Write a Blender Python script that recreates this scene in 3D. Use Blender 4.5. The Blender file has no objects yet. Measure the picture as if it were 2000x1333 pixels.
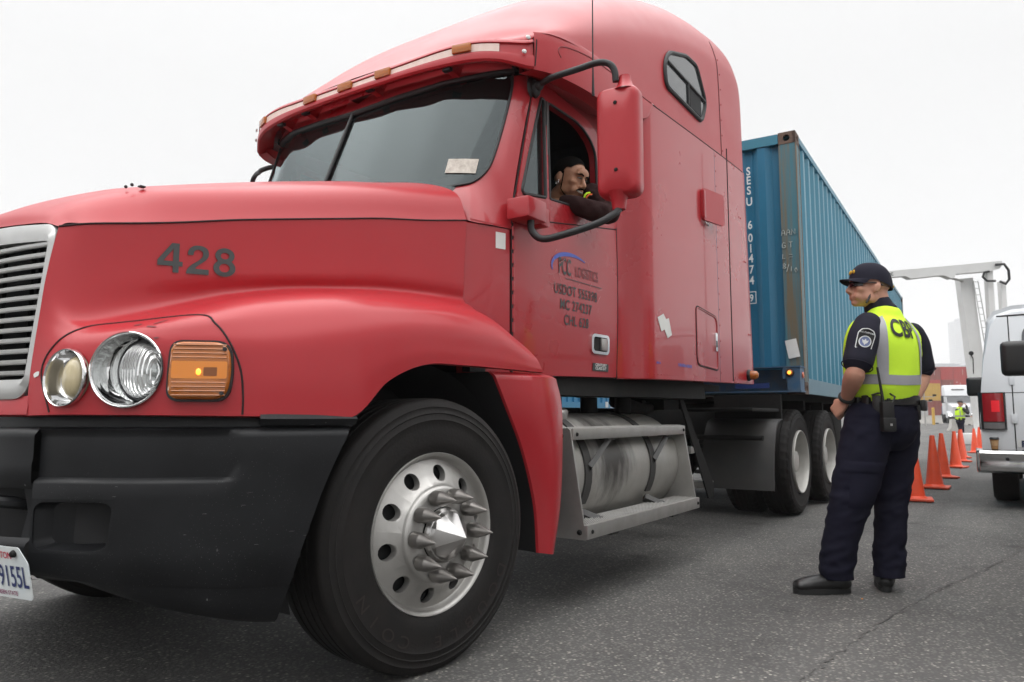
import bpy, bmesh, math, random
import numpy as np
from mathutils import Vector, Matrix, geometry
from mathutils.bvhtree import BVHTree
R = math.radians
rng = random.Random(7)
scn = bpy.context.scene
C = scn.collection

# ------------------------------------------------------------------ camera
cam_d = bpy.data.cameras.new('camera')
cam = bpy.data.objects.new('camera', cam_d)
C.objects.link(cam)
scn.camera = cam
cam.location = (-2.153, -2.993, 0.934)
cam.rotation_euler = (R(90 + 5.80), 0, math.atan2(0.564, 0.826) - math.pi / 2)
cam_d.sensor_width = 36
cam_d.lens = 25.92
cam_d.clip_start = 0.05
cam_d.clip_end = 6000
cam_d.dof.use_dof = True
cam_d.dof.focus_distance = 3.4
cam_d.dof.aperture_fstop = 5.6

# ------------------------------------------------------------------ world: overcast sky
SUN_EL, SUN_AZ = 62, 150          # degrees
world = bpy.data.worlds.new('World')
scn.world = world
world.use_nodes = True
wt = world.node_tree
wt.nodes.clear()
w_out = wt.nodes.new('ShaderNodeOutputWorld')
w_bg = wt.nodes.new('ShaderNodeBackground')
w_sky = wt.nodes.new('ShaderNodeTexSky')
w_sky.sky_type = 'NISHITA'
w_sky.sun_disc = False
w_sky.sun_elevation = R(SUN_EL)
w_sky.sun_rotation = R(90 - SUN_AZ)
w_sky.air_density = 1.0
w_sky.dust_density = 6.0
w_hs = wt.nodes.new('ShaderNodeHueSaturation')
w_hs.inputs['Saturation'].default_value = 0.06
w_tc = wt.nodes.new('ShaderNodeTexCoord')
w_sep = wt.nodes.new('ShaderNodeSeparateXYZ')
w_ramp = wt.nodes.new('ShaderNodeValToRGB')     # cloud deck: darker at the horizon, brighter overhead
els = w_ramp.color_ramp.elements
els[0].position, els[0].color = 0.0, (0.250, 0.252, 0.255, 1)
els[1].position, els[1].color = 1.0, (1.34, 1.34, 1.345, 1)
for pos, v in ((0.08, .256), (0.22, .265), (0.40, .278), (0.53, .31), (0.70, .92)):
    e = els.new(pos)
    e.color = (v, v, v * 1.004, 1)
w_noise = wt.nodes.new('ShaderNodeTexNoise')
w_noise.inputs['Scale'].default_value = 1.6
w_noise.inputs['Detail'].default_value = 3
w_mr = wt.nodes.new('ShaderNodeMapRange')
w_mr.inputs['To Min'].default_value = 0.93
w_mr.inputs['To Max'].default_value = 1.07
w_mul = wt.nodes.new('ShaderNodeVectorMath')
w_mul.operation = 'SCALE'
w_scl = wt.nodes.new('ShaderNodeVectorMath')
w_scl.operation = 'SCALE'
w_scl.inputs['Scale'].default_value = 2.75 / 0.10
w_mix = wt.nodes.new('ShaderNodeMix')
w_mix.data_type = 'RGBA'
w_mix.inputs['Factor'].default_value = 0.92
L = wt.links.new
L(w_tc.outputs['Generated'], w_sep.inputs[0])
L(w_tc.outputs['Generated'], w_noise.inputs['Vector'])
L(w_sep.outputs['Z'], w_ramp.inputs[0])
L(w_noise.outputs['Fac'], w_mr.inputs['Value'])
L(w_ramp.outputs['Color'], w_mul.inputs[0])
L(w_mr.outputs['Result'], w_mul.inputs['Scale'])
L(w_mul.outputs[0], w_scl.inputs[0])
L(w_sky.outputs['Color'], w_hs.inputs['Color'])
L(w_hs.outputs['Color'], w_mix.inputs['A'])
L(w_scl.outputs[0], w_mix.inputs['B'])
L(w_mix.outputs['Result'], w_bg.inputs['Color'])
w_bg.inputs['Strength'].default_value = 0.10
L(w_bg.outputs[0], w_out.inputs['Surface'])

sun_d = bpy.data.lights.new('sun', 'SUN')
sun = bpy.data.objects.new('sun', sun_d)
C.objects.link(sun)
sun_d.energy = 0.7
sun_d.angle = R(55)
sun_d.color = (1, .98, .95)
sv = Vector((math.cos(R(SUN_EL)) * math.cos(R(SUN_AZ)), math.cos(R(SUN_EL)) * math.sin(R(SUN_AZ)), math.sin(R(SUN_EL))))
sun.rotation_euler = (-sv).to_track_quat('-Z', 'Y').to_euler()
sun.location = (0, 0, 60)

scn.view_settings.view_transform = 'Standard'
scn.view_settings.look = 'None'
scn.view_settings.exposure = 0.25
scn.view_settings.gamma = 1.0
scn.render.engine = 'CYCLES'
scn.cycles.use_denoising = True
scn.cycles.max_bounces = 8
scn.cycles.transparent_max_bounces = 16
scn.cycles.volume_bounces = 1
scn.cycles.caustics_reflective = False
scn.cycles.caustics_refractive = False
scn.cycles.sample_clamp_indirect = 6.0

# ------------------------------------------------------------------ materials
def _nodes(name):
    m = bpy.data.materials.new(name)
    m.use_nodes = True
    nt = m.node_tree
    b = nt.nodes['Principled BSDF']
    return m, nt, b

def pbr(name, col, rough=.5, metal=0., coat=0., coat_r=.05, var=0., vscale=6., col2=None, bump=0., bscale=60.,
        spec=.5, emit=0., rvar=0., detail=5., stretch=None, thresh=None, ior=1.5):
    """principled paint/metal/rubber with a noise-driven wear colour and bump"""
    m, nt, b = _nodes(name)
    N, K = nt.nodes.new, nt.links.new
    b.inputs['Base Color'].default_value = (*col, 1)
    b.inputs['Roughness'].default_value = rough
    b.inputs['Metallic'].default_value = metal
    b.inputs['Coat Weight'].default_value = coat
    b.inputs['Coat Roughness'].default_value = coat_r
    b.inputs['Specular IOR Level'].default_value = spec
    b.inputs['IOR'].default_value = ior
    if emit:
        b.inputs['Emission Color'].default_value = (*col, 1)
        b.inputs['Emission Strength'].default_value = emit
    tc = N('ShaderNodeTexCoord')
    src = tc.outputs['Object']
    if stretch:
        mp = N('ShaderNodeMapping')
        mp.inputs['Scale'].default_value = stretch
        K(src, mp.inputs[0])
        src = mp.outputs[0]
    if var or rvar:
        n = N('ShaderNodeTexNoise')
        n.inputs['Scale'].default_value = vscale
        n.inputs['Detail'].default_value = detail
        n.inputs['Roughness'].default_value = .6
        K(src, n.inputs['Vector'])
        mr = N('ShaderNodeMapRange')
        lo, hi = thresh or (.35, .7)
        mr.inputs['From Min'].default_value = lo
        mr.inputs['From Max'].default_value = hi
        K(n.outputs['Fac'], mr.inputs['Value'])
        if var:
            mx = N('ShaderNodeMix')
            mx.data_type = 'RGBA'
            mx.inputs['A'].default_value = (*col, 1)
            c2 = col2 or tuple(c * .6 for c in col)
            mx.inputs['B'].default_value = (*c2, 1)
            ml = N('ShaderNodeMath')
            ml.operation = 'MULTIPLY'
            ml.inputs[1].default_value = var
            K(mr.outputs[0], ml.inputs[0])
            K(ml.outputs[0], mx.inputs['Factor'])
            K(mx.outputs['Result'], b.inputs['Base Color'])
        if rvar:
            m2 = N('ShaderNodeMapRange')
            m2.inputs['To Min'].default_value = max(0, rough - rvar)
            m2.inputs['To Max'].default_value = min(1, rough + rvar)
            K(mr.outputs[0], m2.inputs['Value'])
            K(m2.outputs[0], b.inputs['Roughness'])
    if bump:
        n2 = N('ShaderNodeTexNoise')
        n2.inputs['Scale'].default_value = bscale
        n2.inputs['Detail'].default_value = 4
        K(src, n2.inputs['Vector'])
        bp = N('ShaderNodeBump')
        bp.inputs['Strength'].default_value = bump
        bp.inputs['Distance'].default_value = .01
        K(n2.outputs['Fac'], bp.inputs['Height'])
        K(bp.outputs[0], b.inputs['Normal'])
    return m

def glass(name, tint=(.55, .6, .6), rough=.0, ior=1.5, alpha=.6, refl=(1, 1, 1), flute=0):
    """thin pane: fresnel mirror over a tinted see-through layer"""
    m, nt, b = _nodes(name)
    nt.nodes.remove(b)
    N, K = nt.nodes.new, nt.links.new
    out = nt.nodes['Material Output']
    fr = N('ShaderNodeFresnel')
    fr.inputs['IOR'].default_value = ior
    gl = N('ShaderNodeBsdfGlossy')
    gl.inputs['Roughness'].default_value = rough
    gl.inputs['Color'].default_value = (*refl, 1)
    if flute:                      # moulded ribs across the lens
        tc = N('ShaderNodeTexCoord')
        wv = N('ShaderNodeTexWave')
        wv.bands_direction = 'Y'
        wv.inputs['Scale'].default_value = flute
        wv.inputs['Distortion'].default_value = .3
        bp = N('ShaderNodeBump')
        bp.inputs['Strength'].default_value = .9
        bp.inputs['Distance'].default_value = .004
        K(tc.outputs['Object'], wv.inputs['Vector'])
        K(wv.outputs['Fac'], bp.inputs['Height'])
        K(bp.outputs[0], gl.inputs['Normal'])
        K(bp.outputs[0], fr.inputs['Normal'])
    tr = N('ShaderNodeBsdfTransparent')
    tr.inputs['Color'].default_value = (*tint, 1)
    df = N('ShaderNodeBsdfDiffuse')
    df.inputs['Color'].default_value = (.5, .52, .52, 1)
    m0 = N('ShaderNodeMixShader')
    m0.inputs[0].default_value = 1 - alpha
    mx = N('ShaderNodeMixShader')
    K(df.outputs[0], m0.inputs[2])
    K(tr.outputs[0], m0.inputs[1])
    K(fr.outputs[0], mx.inputs[0])
    K(m0.outputs[0], mx.inputs[1])
    K(gl.outputs[0], mx.inputs[2])
    K(mx.outputs[0], out.inputs['Surface'])
    return m

M = {}
M['red'] = pbr('faded red paint', (.385, .019, .026), .36, coat=.14, coat_r=.08, spec=.34, var=.22, vscale=1.7, col2=(.40, .045, .05), rvar=.05, bump=.01, bscale=9)
M['redgloss'] = pbr('glossy red paint', (.36, .016, .023), .30, coat=.42, coat_r=.02, spec=.38, var=.25, vscale=1.2, col2=(.38, .045, .05), rvar=.05, bump=.012, bscale=3)
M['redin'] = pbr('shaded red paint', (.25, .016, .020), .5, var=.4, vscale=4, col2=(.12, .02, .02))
M['black'] = pbr('black rubber seal', (.012, .012, .013), .55)
M['gap'] = pbr('panel gap', (.02, .006, .007), .8)
M['inner'] = pbr('dark interior', (.014, .014, .015), .85)
M['under'] = pbr('grimy black chassis', (.008, .008, .008), .7, spec=.25, var=.5, vscale=8, col2=(.020, .018, .016), bump=.2, bscale=40)
M['bumper'] = pbr('scuffed black plastic', (.0060, .0063, .0072), .42, var=.45, vscale=4, col2=(.016, .017, .019), rvar=.10, bump=.05, bscale=220, detail=9, spec=.24)
def scuffs(m, col=(.22, .22, .22)):
    # stone chips and fine scratches in the plastic, denser in patches
    nt = m.node_tree
    b = nt.nodes['Principled BSDF']
    N, K = nt.nodes.new, nt.links.new
    tc = N('ShaderNodeTexCoord')
    acc = None
    for sc, stx, lo, pat in ((130, (1, 1, 1), .085, 3.0), (60, (.10, .12, 1.4), .055, 2.2), (45, (.5, .5, .25), .05, 4.0)):
        mp = N('ShaderNodeMapping')
        mp.inputs['Scale'].default_value = stx
        mp.inputs['Rotation'].default_value = (.2, .35 if sc != 130 else 0, .1)
        v = N('ShaderNodeTexVoronoi')
        v.inputs['Scale'].default_value = sc
        K(tc.outputs['Object'], mp.inputs[0]); K(mp.outputs[0], v.inputs['Vector'])
        lt = N('ShaderNodeMath'); lt.operation = 'LESS_THAN'; lt.inputs[1].default_value = lo
        K(v.outputs['Distance'], lt.inputs[0])
        n = N('ShaderNodeTexNoise'); n.inputs['Scale'].default_value = pat; n.inputs['Detail'].default_value = 2
        K(tc.outputs['Object'], n.inputs['Vector'])
        mr = N('ShaderNodeMapRange'); mr.inputs['From Min'].default_value = .45; mr.inputs['From Max'].default_value = .65; mr.inputs['To Max'].default_value = .8
        K(n.outputs['Fac'], mr.inputs['Value'])
        mu = N('ShaderNodeMath'); mu.operation = 'MULTIPLY'
        K(lt.outputs[0], mu.inputs[0]); K(mr.outputs[0], mu.inputs[1])
        if acc is None:
            acc = mu
        else:
            a = N('ShaderNodeMath'); a.operation = 'MAXIMUM'
            K(acc.outputs[0], a.inputs[0]); K(mu.outputs[0], a.inputs[1])
            acc = a
    mx = N('ShaderNodeMix'); mx.data_type = 'RGBA'
    old = b.inputs['Base Color'].links[0].from_socket
    mx.inputs['B'].default_value = (*col, 1)
    K(old, mx.inputs['A']); K(acc.outputs[0], mx.inputs['Factor'])
    K(mx.outputs['Result'], b.inputs['Base Color'])
scuffs(M['bumper'])
M['rubber'] = pbr('tyre rubber', (.0062, .0054, .0050), .72, var=.6, vscale=7, col2=(.015, .0118, .0105), bump=.12, bscale=90, spec=.35)
M['alu'] = pbr('dull aluminium', (.46, .45, .43), .42, metal=.75, var=.45, vscale=7, col2=(.30, .285, .265), rvar=.08, bump=.03, bscale=60)
M['tank'] = pbr('weathered tank aluminium', (.50, .49, .46), .45, metal=.55, var=.5, vscale=3.5, col2=(.30, .28, .25), rvar=.1, bump=.03, bscale=20)
def tank_stain(m):
    # spilled-diesel grime below the filler: a patch fixed on the tank's own coordinates
    nt = m.node_tree
    b = nt.nodes['Principled BSDF']
    N, K = nt.nodes.new, nt.links.new
    tc = N('ShaderNodeTexCoord')
    mp = N('ShaderNodeMapping')
    mp.inputs['Location'].default_value = (-1.62 / .26, 0, -.74 / .26)
    mp.inputs['Scale'].default_value = (1 / .26, .0, 1 / .26)
    no = N('ShaderNodeTexNoise')
    no.inputs['Scale'].default_value = 5
    no.inputs['Detail'].default_value = 7
    no.inputs['Roughness'].default_value = .65
    m2 = N('ShaderNodeMapping')
    m2.inputs['Scale'].default_value = (3.0, 1, .7)
    K(tc.outputs['Object'], mp.inputs[0])
    K(tc.outputs['Object'], m2.inputs[0])
    K(m2.outputs[0], no.inputs['Vector'])
    ln = N('ShaderNodeVectorMath'); ln.operation = 'LENGTH'
    K(mp.outputs[0], ln.inputs[0])
    ad = N('ShaderNodeMath'); ad.operation = 'MULTIPLY_ADD'
    ad.inputs[1].default_value = -1.7
    K(no.outputs['Fac'], ad.inputs[0]); K(ln.outputs['Value'], ad.inputs[2])
    mr = N('ShaderNodeMapRange')
    mr.inputs['From Min'].default_value = .25
    mr.inputs['From Max'].default_value = -.45
    mr.inputs['To Max'].default_value = .88
    K(ad.outputs[0], mr.inputs['Value'])
    old = b.inputs['Base Color'].links[0].from_socket
    mx = N('ShaderNodeMix'); mx.data_type = 'RGBA'
    mx.inputs['B'].default_value = (.035, .031, .027, 1)
    K(old, mx.inputs['A']); K(mr.outputs[0], mx.inputs['Factor'])
    K(mx.outputs['Result'], b.inputs['Base Color'])
tank_stain(M['tank'])
M['chrome'] = pbr('chrome', (.78, .78, .78), .06, metal=1)
M['satin'] = pbr('satin grille metal', (.55, .55, .54), .35, metal=.7, var=.3, vscale=9, col2=(.36, .36, .35))
M['spike'] = pbr('grey nut cover', (.30, .285, .27), .32, metal=.85)
M['white'] = pbr('white paint', (.72, .73, .74), .35, coat=.3)
M['paper'] = pbr('paper label', (.70, .70, .68), .8, var=.25, vscale=14, col2=(.5, .49, .46))
M['amber'] = pbr('amber lens', (.44, .13, .012), .18, coat=.5, var=.6, vscale=3, col2=(.24, .065, .010), stretch=(.2, .2, 24))
M['amberlit'] = pbr('lit amber lamp', (1.0, .36, .04), .3, emit=2.2)
M['strip'] = pbr('sun-bleached marker strip', (.72, .58, .52), .5, var=.6, vscale=30, col2=(.62, .42, .36), stretch=(1, 1, .2))
M['ink'] = pbr('dark lettering', (.045, .055, .055), .5)
M['dim'] = pbr('faded lettering', (.16, .03, .035), .5)
M['blueink'] = pbr('blue lettering', (.06, .10, .45), .4)
M['wglass'] = glass('windshield glass', (.30, .345, .35), ior=1.52, alpha=.985, refl=(.86, .98, 1.0))
M['sglass'] = glass('side glass', (.34, .38, .38), ior=1.78, alpha=.97, refl=(.86, .98, 1.0))
M['lens'] = glass('clear lamp lens', (.88, .90, .90), rough=.06, ior=1.5, alpha=.82)
M['tint'] = pbr('black sunshade band', (.006, .0065, .007), .12, spec=.35)
M['flap'] = pbr('dusty mudguard plastic', (.036, .036, .036), .55, var=.6, vscale=5, col2=(.06, .055, .05))

# ------------------------------------------------------------------ mesh helpers
class MB:
    """collects primitives and links them as ONE mesh object"""
    def __init__(s):
        s.v, s.f, s.m, s.sm = [], [], [], []
    def add(s, vs, fs, m=0, smooth=True):
        o = len(s.v)
        s.v += [tuple(map(float, p)) for p in vs]
        for f in fs:
            s.f.append(tuple(i + o for i in f))
            s.m.append(m)
            s.sm.append(smooth)
        return s
    def merge(s, o, m=None):
        k = len(s.v)
        s.v += o.v
        s.f += [tuple(i + k for i in f) for f in o.f]
        s.m += o.m if m is None else [m] * len(o.m)
        s.sm += o.sm
        return s
    def mirror_y(s):
        k = len(s.v)
        s.v += [(x, -y, z) for x, y, z in s.v]
        s.f += [tuple(i + k for i in reversed(f)) for f in s.f]
        s.m += list(s.m)
        s.sm += list(s.sm)
        return s
    def xf(s, mat):
        s.v = [tuple(mat @ Vector(p)) for p in s.v]
        return s
    def bx(s, c, d, rot=None, bevel=0, m=0, seg=2):
        bm = bmesh.new()
        bmesh.ops.create_cube(bm, size=1)
        bmesh.ops.scale(bm, vec=d, verts=bm.verts)
        if bevel:
            bmesh.ops.bevel(bm, geom=bm.edges[:], offset=min(bevel, min(d) * .45), segments=seg, profile=.6, affect='EDGES')
        mt = Matrix.Translation(Vector(c))
        if rot is not None:
            mt = mt @ (rot.to_4x4() if isinstance(rot, Matrix) else Matrix.Rotation(rot, 4, 'Z'))
        s.bm(bm, mt, m)
        return s
    def bm(s, bm, mt=None, m=0, smooth=True):
        bm.verts.index_update()
        vs = [(mt @ v.co if mt is not None else v.co)[:] for v in bm.verts]
        s.add(vs, [[v.index for v in f.verts] for f in bm.faces], m, smooth)
        bm.free()
        return s
    def cyl(s, p0, p1, r0, r1=None, n=20, cap=True, m=0):
        return s.tube([p0, p1], [r0, r0 if r1 is None else r1], n, cap=cap, m=m)
    def tube(s, path, r, n=10, closed=False, cap=True, m=0, flat=1.0, up=None):
        P = [Vector(p) for p in path]
        k = len(P)
        rr = r if isinstance(r, (list, tuple)) else [r] * k
        T = []
        for i in range(k):
            if closed:
                t = P[(i + 1) % k] - P[i - 1]
            else:
                t = P[min(i + 1, k - 1)] - P[max(i - 1, 0)]
            T.append(t.normalized() if t.length > 1e-9 else Vector((0, 0, 1)))
        a = Vector(up) if up is not None else (Vector((0, 0, 1)) if abs(T[0].z) < .9 else Vector((1, 0, 0)))
        u = (a - T[0] * a.dot(T[0])).normalized()
        vs = []
        for i in range(k):
            u = u - T[i] * u.dot(T[i])
            u = u.normalized() if u.length > 1e-6 else T[i].orthogonal().normalized()
            w = T[i].cross(u)
            for j in range(n):
                an = 2 * math.pi * j / n
                vs.append(P[i] + (u * math.cos(an) + w * (math.sin(an) * flat)) * rr[i])
        fs = []
        for i in range(k if closed else k - 1):
            for j in range(n):
                b, j2, i2 = i * n, (j + 1) % n, ((i + 1) % k) * n
                fs.append((b + j, b + j2, i2 + j2, i2 + j))
        if cap and not closed:
            fs += [tuple(range(n - 1, -1, -1)), tuple(range((k - 1) * n, k * n))]
        return s.add(vs, fs, m)
    def lathe(s, prof, o=(0, 0, 0), ax=(0, -1, 0), n=64, m=0, up=(0, 0, 1), wob=None):
        """prof: (radius, height along ax)"""
        ax = Vector(ax).normalized()
        u = Vector(up)
        u = (u - ax * u.dot(ax)).normalized()
        w = ax.cross(u)
        o = Vector(o)
        vs = []
        for i in range(n):
            a = 2 * math.pi * i / n
            d = u * math.cos(a) + w * math.sin(a)
            for k, (r, h) in enumerate(prof):
                q = r + (wob(i, k) if wob else 0)
                vs.append(o + d * q + ax * h)
        k = len(prof)
        fs = []
        for i in range(n):
            i2 = (i + 1) % n
            for j in range(k - 1):
                fs.append((i * k + j, i2 * k + j, i2 * k + j + 1, i * k + j + 1))
        return s.add(vs, fs, m)
    def grid(s, G, m=0, skip=None, flip=False):
        G = np.asarray(G, float)
        nu, nv = G.shape[:2]
        fs = []
        for i in range(nu - 1):
            for j in range(nv - 1):
                if skip and skip(i, j):
                    continue
                q = (i * nv + j, (i + 1) * nv + j, (i + 1) * nv + j + 1, i * nv + j + 1)
                fs.append(q[::-1] if flip else q)
        return s.add(G.reshape(-1, 3), fs, m)
    def poly(s, rings, to3, thick=None, m=0, smooth=False):
        """flat sheet with holes: rings in 2-D, to3 maps (a,b,depth) to space"""
        tri = geometry.tessellate_polygon([[Vector((a, b, 0)) for a, b in r] for r in rings])
        flat = [p for r in rings for p in r]
        k = len(flat)
        def orient(t):
            (ax_, ay), (bx_, by), (cx_, cy) = (flat[i] for i in t)
            return t if (bx_ - ax_) * (cy - ay) - (by - ay) * (cx_ - ax_) > 0 else t[::-1]
        tri = [orient(tuple(t)) for t in tri]
        if thick is None:
            return s.add([to3(a, b, 0) for a, b in flat], tri, m, smooth)
        vs = [to3(a, b, 0) for a, b in flat] + [to3(a, b, thick) for a, b in flat]
        fs = list(tri) + [tuple(i + k for i in t[::-1]) for t in tri]
        o = 0
        for q, r in enumerate(rings):
            n = len(r)
            area = sum(r[i][0] * r[(i + 1) % n][1] - r[(i + 1) % n][0] * r[i][1] for i in range(n))
            ccw = area > 0
            for i in range(n):
                a, b = o + i, o + (i + 1) % n
                f = (a, a + k, b + k, b)
                if ccw != (q == 0):
                    f = f[::-1]
                fs.append(f)
            o += n
        return s.add(vs, fs, m, smooth)
    def ball(s, c, r, n=16, m=0, rot=None):
        r = (r, r, r) if isinstance(r, (int, float)) else r
        bm = bmesh.new()
        bmesh.ops.create_uvsphere(bm, u_segments=n, v_segments=max(6, n // 2), radius=1)
        mt = Matrix.Translation(Vector(c)) @ (rot.to_4x4() if rot is not None else Matrix.Identity(4)) @ Matrix.Diagonal((*r, 1))
        return s.bm(bm, mt, m)
    def bvh(s):
        return BVHTree.FromPolygons([Vector(p) for p in s.v], s.f)
    def build_pair(s, name, mats, parent=None, **kw):
        """the driver's-side piece and its mirror image as two parts"""
        o = s.build(name, mats, parent, **kw)
        m = MB()
        m.v = [(x, -y, z) for x, y, z in s.v]
        m.f = [f[::-1] for f in s.f]
        m.m, m.sm = list(s.m), list(s.sm)
        m.build(name, mats, parent, **kw)
        return o
    def build(s, name, mats, parent=None, sharp=38, local=False, label=None, cat=None, group=None, kind=None, rot=None, loc=None):
        me = bpy.data.meshes.new(name)
        off = Vector((0, 0, 0)) if (local or parent is None) else wloc(parent)
        me.from_pydata([tuple(Vector(p) - off) for p in s.v], [], s.f)
        for mm in (mats if isinstance(mats, (list, tuple)) else [mats]):
            me.materials.append(M[mm] if isinstance(mm, str) else mm)
        me.polygons.foreach_set('material_index', s.m)
        me.polygons.foreach_set('use_smooth', s.sm)
        me.update()
        if sharp is not None:
            me.set_sharp_from_angle(angle=R(sharp))
        o = bpy.data.objects.new(name, me)
        C.objects.link(o)
        if parent is not None:
            o.parent = parent
        if loc is not None:
            o.location = loc
        if rot is not None:
            o.rotation_euler = rot
        tag(o, label, cat, group, kind)
        return o

def tag(o, label=None, cat=None, group=None, kind=None):
    for k, v in (('label', label), ('category', cat), ('group', group), ('kind', kind)):
        if v:
            o[k] = v
    return o

def wloc(o):
    v = Vector((0, 0, 0))
    while o is not None:
        v += o.location
        o = o.parent
    return v

def thing(name, label, cat, loc=(0, 0, 0), rz=0, group=None):
    o = bpy.data.objects.new(name, None)
    C.objects.link(o)
    o.location = loc
    o.rotation_euler = (0, 0, rz)
    o.empty_display_size = .2
    return tag(o, label, cat, group)

def kids(o):
    return [c for c in bpy.data.objects if c.parent == o]

def copy_tree(o, parent=None):
    c = o.copy()
    C.objects.link(c)
    c.parent = parent
    for ch in kids(o):
        copy_tree(ch, c)
    return c

def crom(P, n, sharp=()):
    """Catmull-Rom through rows of P (k,...), n steps per span; sharp indices break the tangent"""
    P = np.asarray(P, float)
    k = len(P)
    out = []
    for i in range(k - 1):
        p1, p2 = P[i], P[i + 1]
        p0 = P[i - 1] if i > 0 and i not in sharp else 2 * p1 - p2
        p3 = P[i + 2] if i + 2 < k and (i + 1) not in sharp else 2 * p2 - p1
        for t in np.linspace(0, 1, n, endpoint=False):
            out.append(.5 * (2 * p1 + (p2 - p0) * t + (2 * p0 - 5 * p1 + 4 * p2 - p3) * t * t + (3 * p1 - p0 - 3 * p2 + p3) * t ** 3))
    out.append(P[-1])
    return np.array(out)

def surf(ctrl, nu, nv, su=(), sv=()):
    G = crom(np.asarray(ctrl, float), nu, su)
    return crom(G.transpose(1, 0, 2), nv, sv).transpose(1, 0, 2)

def rrect(x0, y0, x1, y1, r, n=5):
    pts = []
    for cx, cy, a in ((x1 - r, y1 - r, 0), (x0 + r, y1 - r, 90), (x0 + r, y0 + r, 180), (x1 - r, y0 + r, 270)):
        for i in range(n + 1):
            t = R(a + 90 * i / n)
            pts.append((cx + r * math.cos(t), cy + r * math.sin(t)))
    return pts

def roundpoly(pts, r, n=4):
    """polygon with each corner rounded by radius r (or per-corner list)"""
    out = []
    k = len(pts)
    for i in range(k):
        p0, p1, p2 = (Vector((*pts[(i + d) % k], 0)) for d in (-1, 0, 1))
        rr = r[i] if isinstance(r, (list, tuple)) else r
        a, b = (p0 - p1), (p2 - p1)
        d = min(rr, a.length * .48, b.length * .48)
        s_, e_ = p1 + a.normalized() * d, p1 + b.normalized() * d
        for j in range(n + 1):
            t = j / n
            q = s_ * (1 - t) ** 2 + p1 * 2 * t * (1 - t) + e_ * t * t
            out.append((q.x, q.y))
    return out

def text_mb(body, size, bold=0., align='CENTER', spacing=1.0, cond=1.0, cut=0):
    cu = bpy.data.curves.new('t', 'FONT')
    cu.body = body
    cu.size = size
    cu.offset = bold
    cu.align_x = align
    cu.space_character = spacing
    cu.resolution_u = 4
    o = bpy.data.objects.new('t', cu)
    C.objects.link(o)
    dg = bpy.context.evaluated_depsgraph_get()
    me = bpy.data.meshes.new_from_object(o.evaluated_get(dg))
    bm = bmesh.new()
    bm.from_mesh(me)
    bmesh.ops.triangulate(bm, faces=bm.faces[:])
    for _ in range(cut):
        bmesh.ops.subdivide_edges(bm, edges=bm.edges[:], cuts=1, use_grid_fill=True)
    mb = MB().bm(bm, Matrix.Diagonal((cond, 1, 1, 1)), 0, False)
    bpy.data.objects.remove(o)
    bpy.data.curves.remove(cu)
    bpy.data.meshes.remove(me)
    return mb

def num428():
    four = [[(.50,0),(.50,.22),(.02,.22),(.02,.40),(.45,1.0),(.69,1.0),(.69,.385),(.81,.385),(.81,.22),(.69,.22),(.69,0)], [(.50,.385),(.205,.385),(.50,.80)]]
    two = crom(np.array([(.05,.65),(.07,.78),(.14,.90),(.25,.975),(.41,1.0),(.58,.975),(.71,.885),(.755,.74),(.735,.62),(.67,.52),(.57,.43),(.45,.34),(.36,.26),(.31,.185),(.77,.185),(.77,0),(.02,0),(.05,.13),(.12,.24),(.22,.335),(.34,.42),(.45,.51),(.53,.60),(.555,.69),(.545,.77),(.49,.83),(.40,.85),(.31,.825),(.26,.76),(.245,.65),(.05,.65)]), 4, sharp=(0,13,14,15,16,29,30))[:-1]
    def el(cx, cy, rx, ry, n=40):
        return [(cx + rx * math.cos(2 * math.pi * i / n), cy + ry * math.sin(2 * math.pi * i / n)) for i in range(n)]
    out = []
    for i in range(72):
        a = 2 * math.pi * i / 72
        best = 0
        for cy, rx, ry in ((.735, .335, .27), (.29, .385, .305)):
            for k in range(400):
                t = k / 400 * .8
                x, y = math.cos(a) * t, .53 + math.sin(a) * t
                if (x / rx) ** 2 + ((y - cy) / ry) ** 2 <= 1:
                    best = max(best, t)
        out.append((.40 + math.cos(a) * best, .53 + math.sin(a) * best))
    eight = [out, el(.40, .725, .145, .115), el(.40, .295, .180, .150)]
    mb = MB()
    for k, rings in enumerate((four, [[tuple(p) for p in two]], eight)):
        mb.poly(rings, lambda a, b, d: (a + k * .90, b, 0))
    bm = bmesh.new()
    vv = [bm.verts.new(p) for p in mb.v]
    for f in mb.f:
        bm.faces.new([vv[i] for i in f])
    for _ in range(2):
        bmesh.ops.subdivide_edges(bm, edges=bm.edges[:], cuts=1, use_grid_fill=True)
    return MB().bm(bm, None, 0, False)

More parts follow.
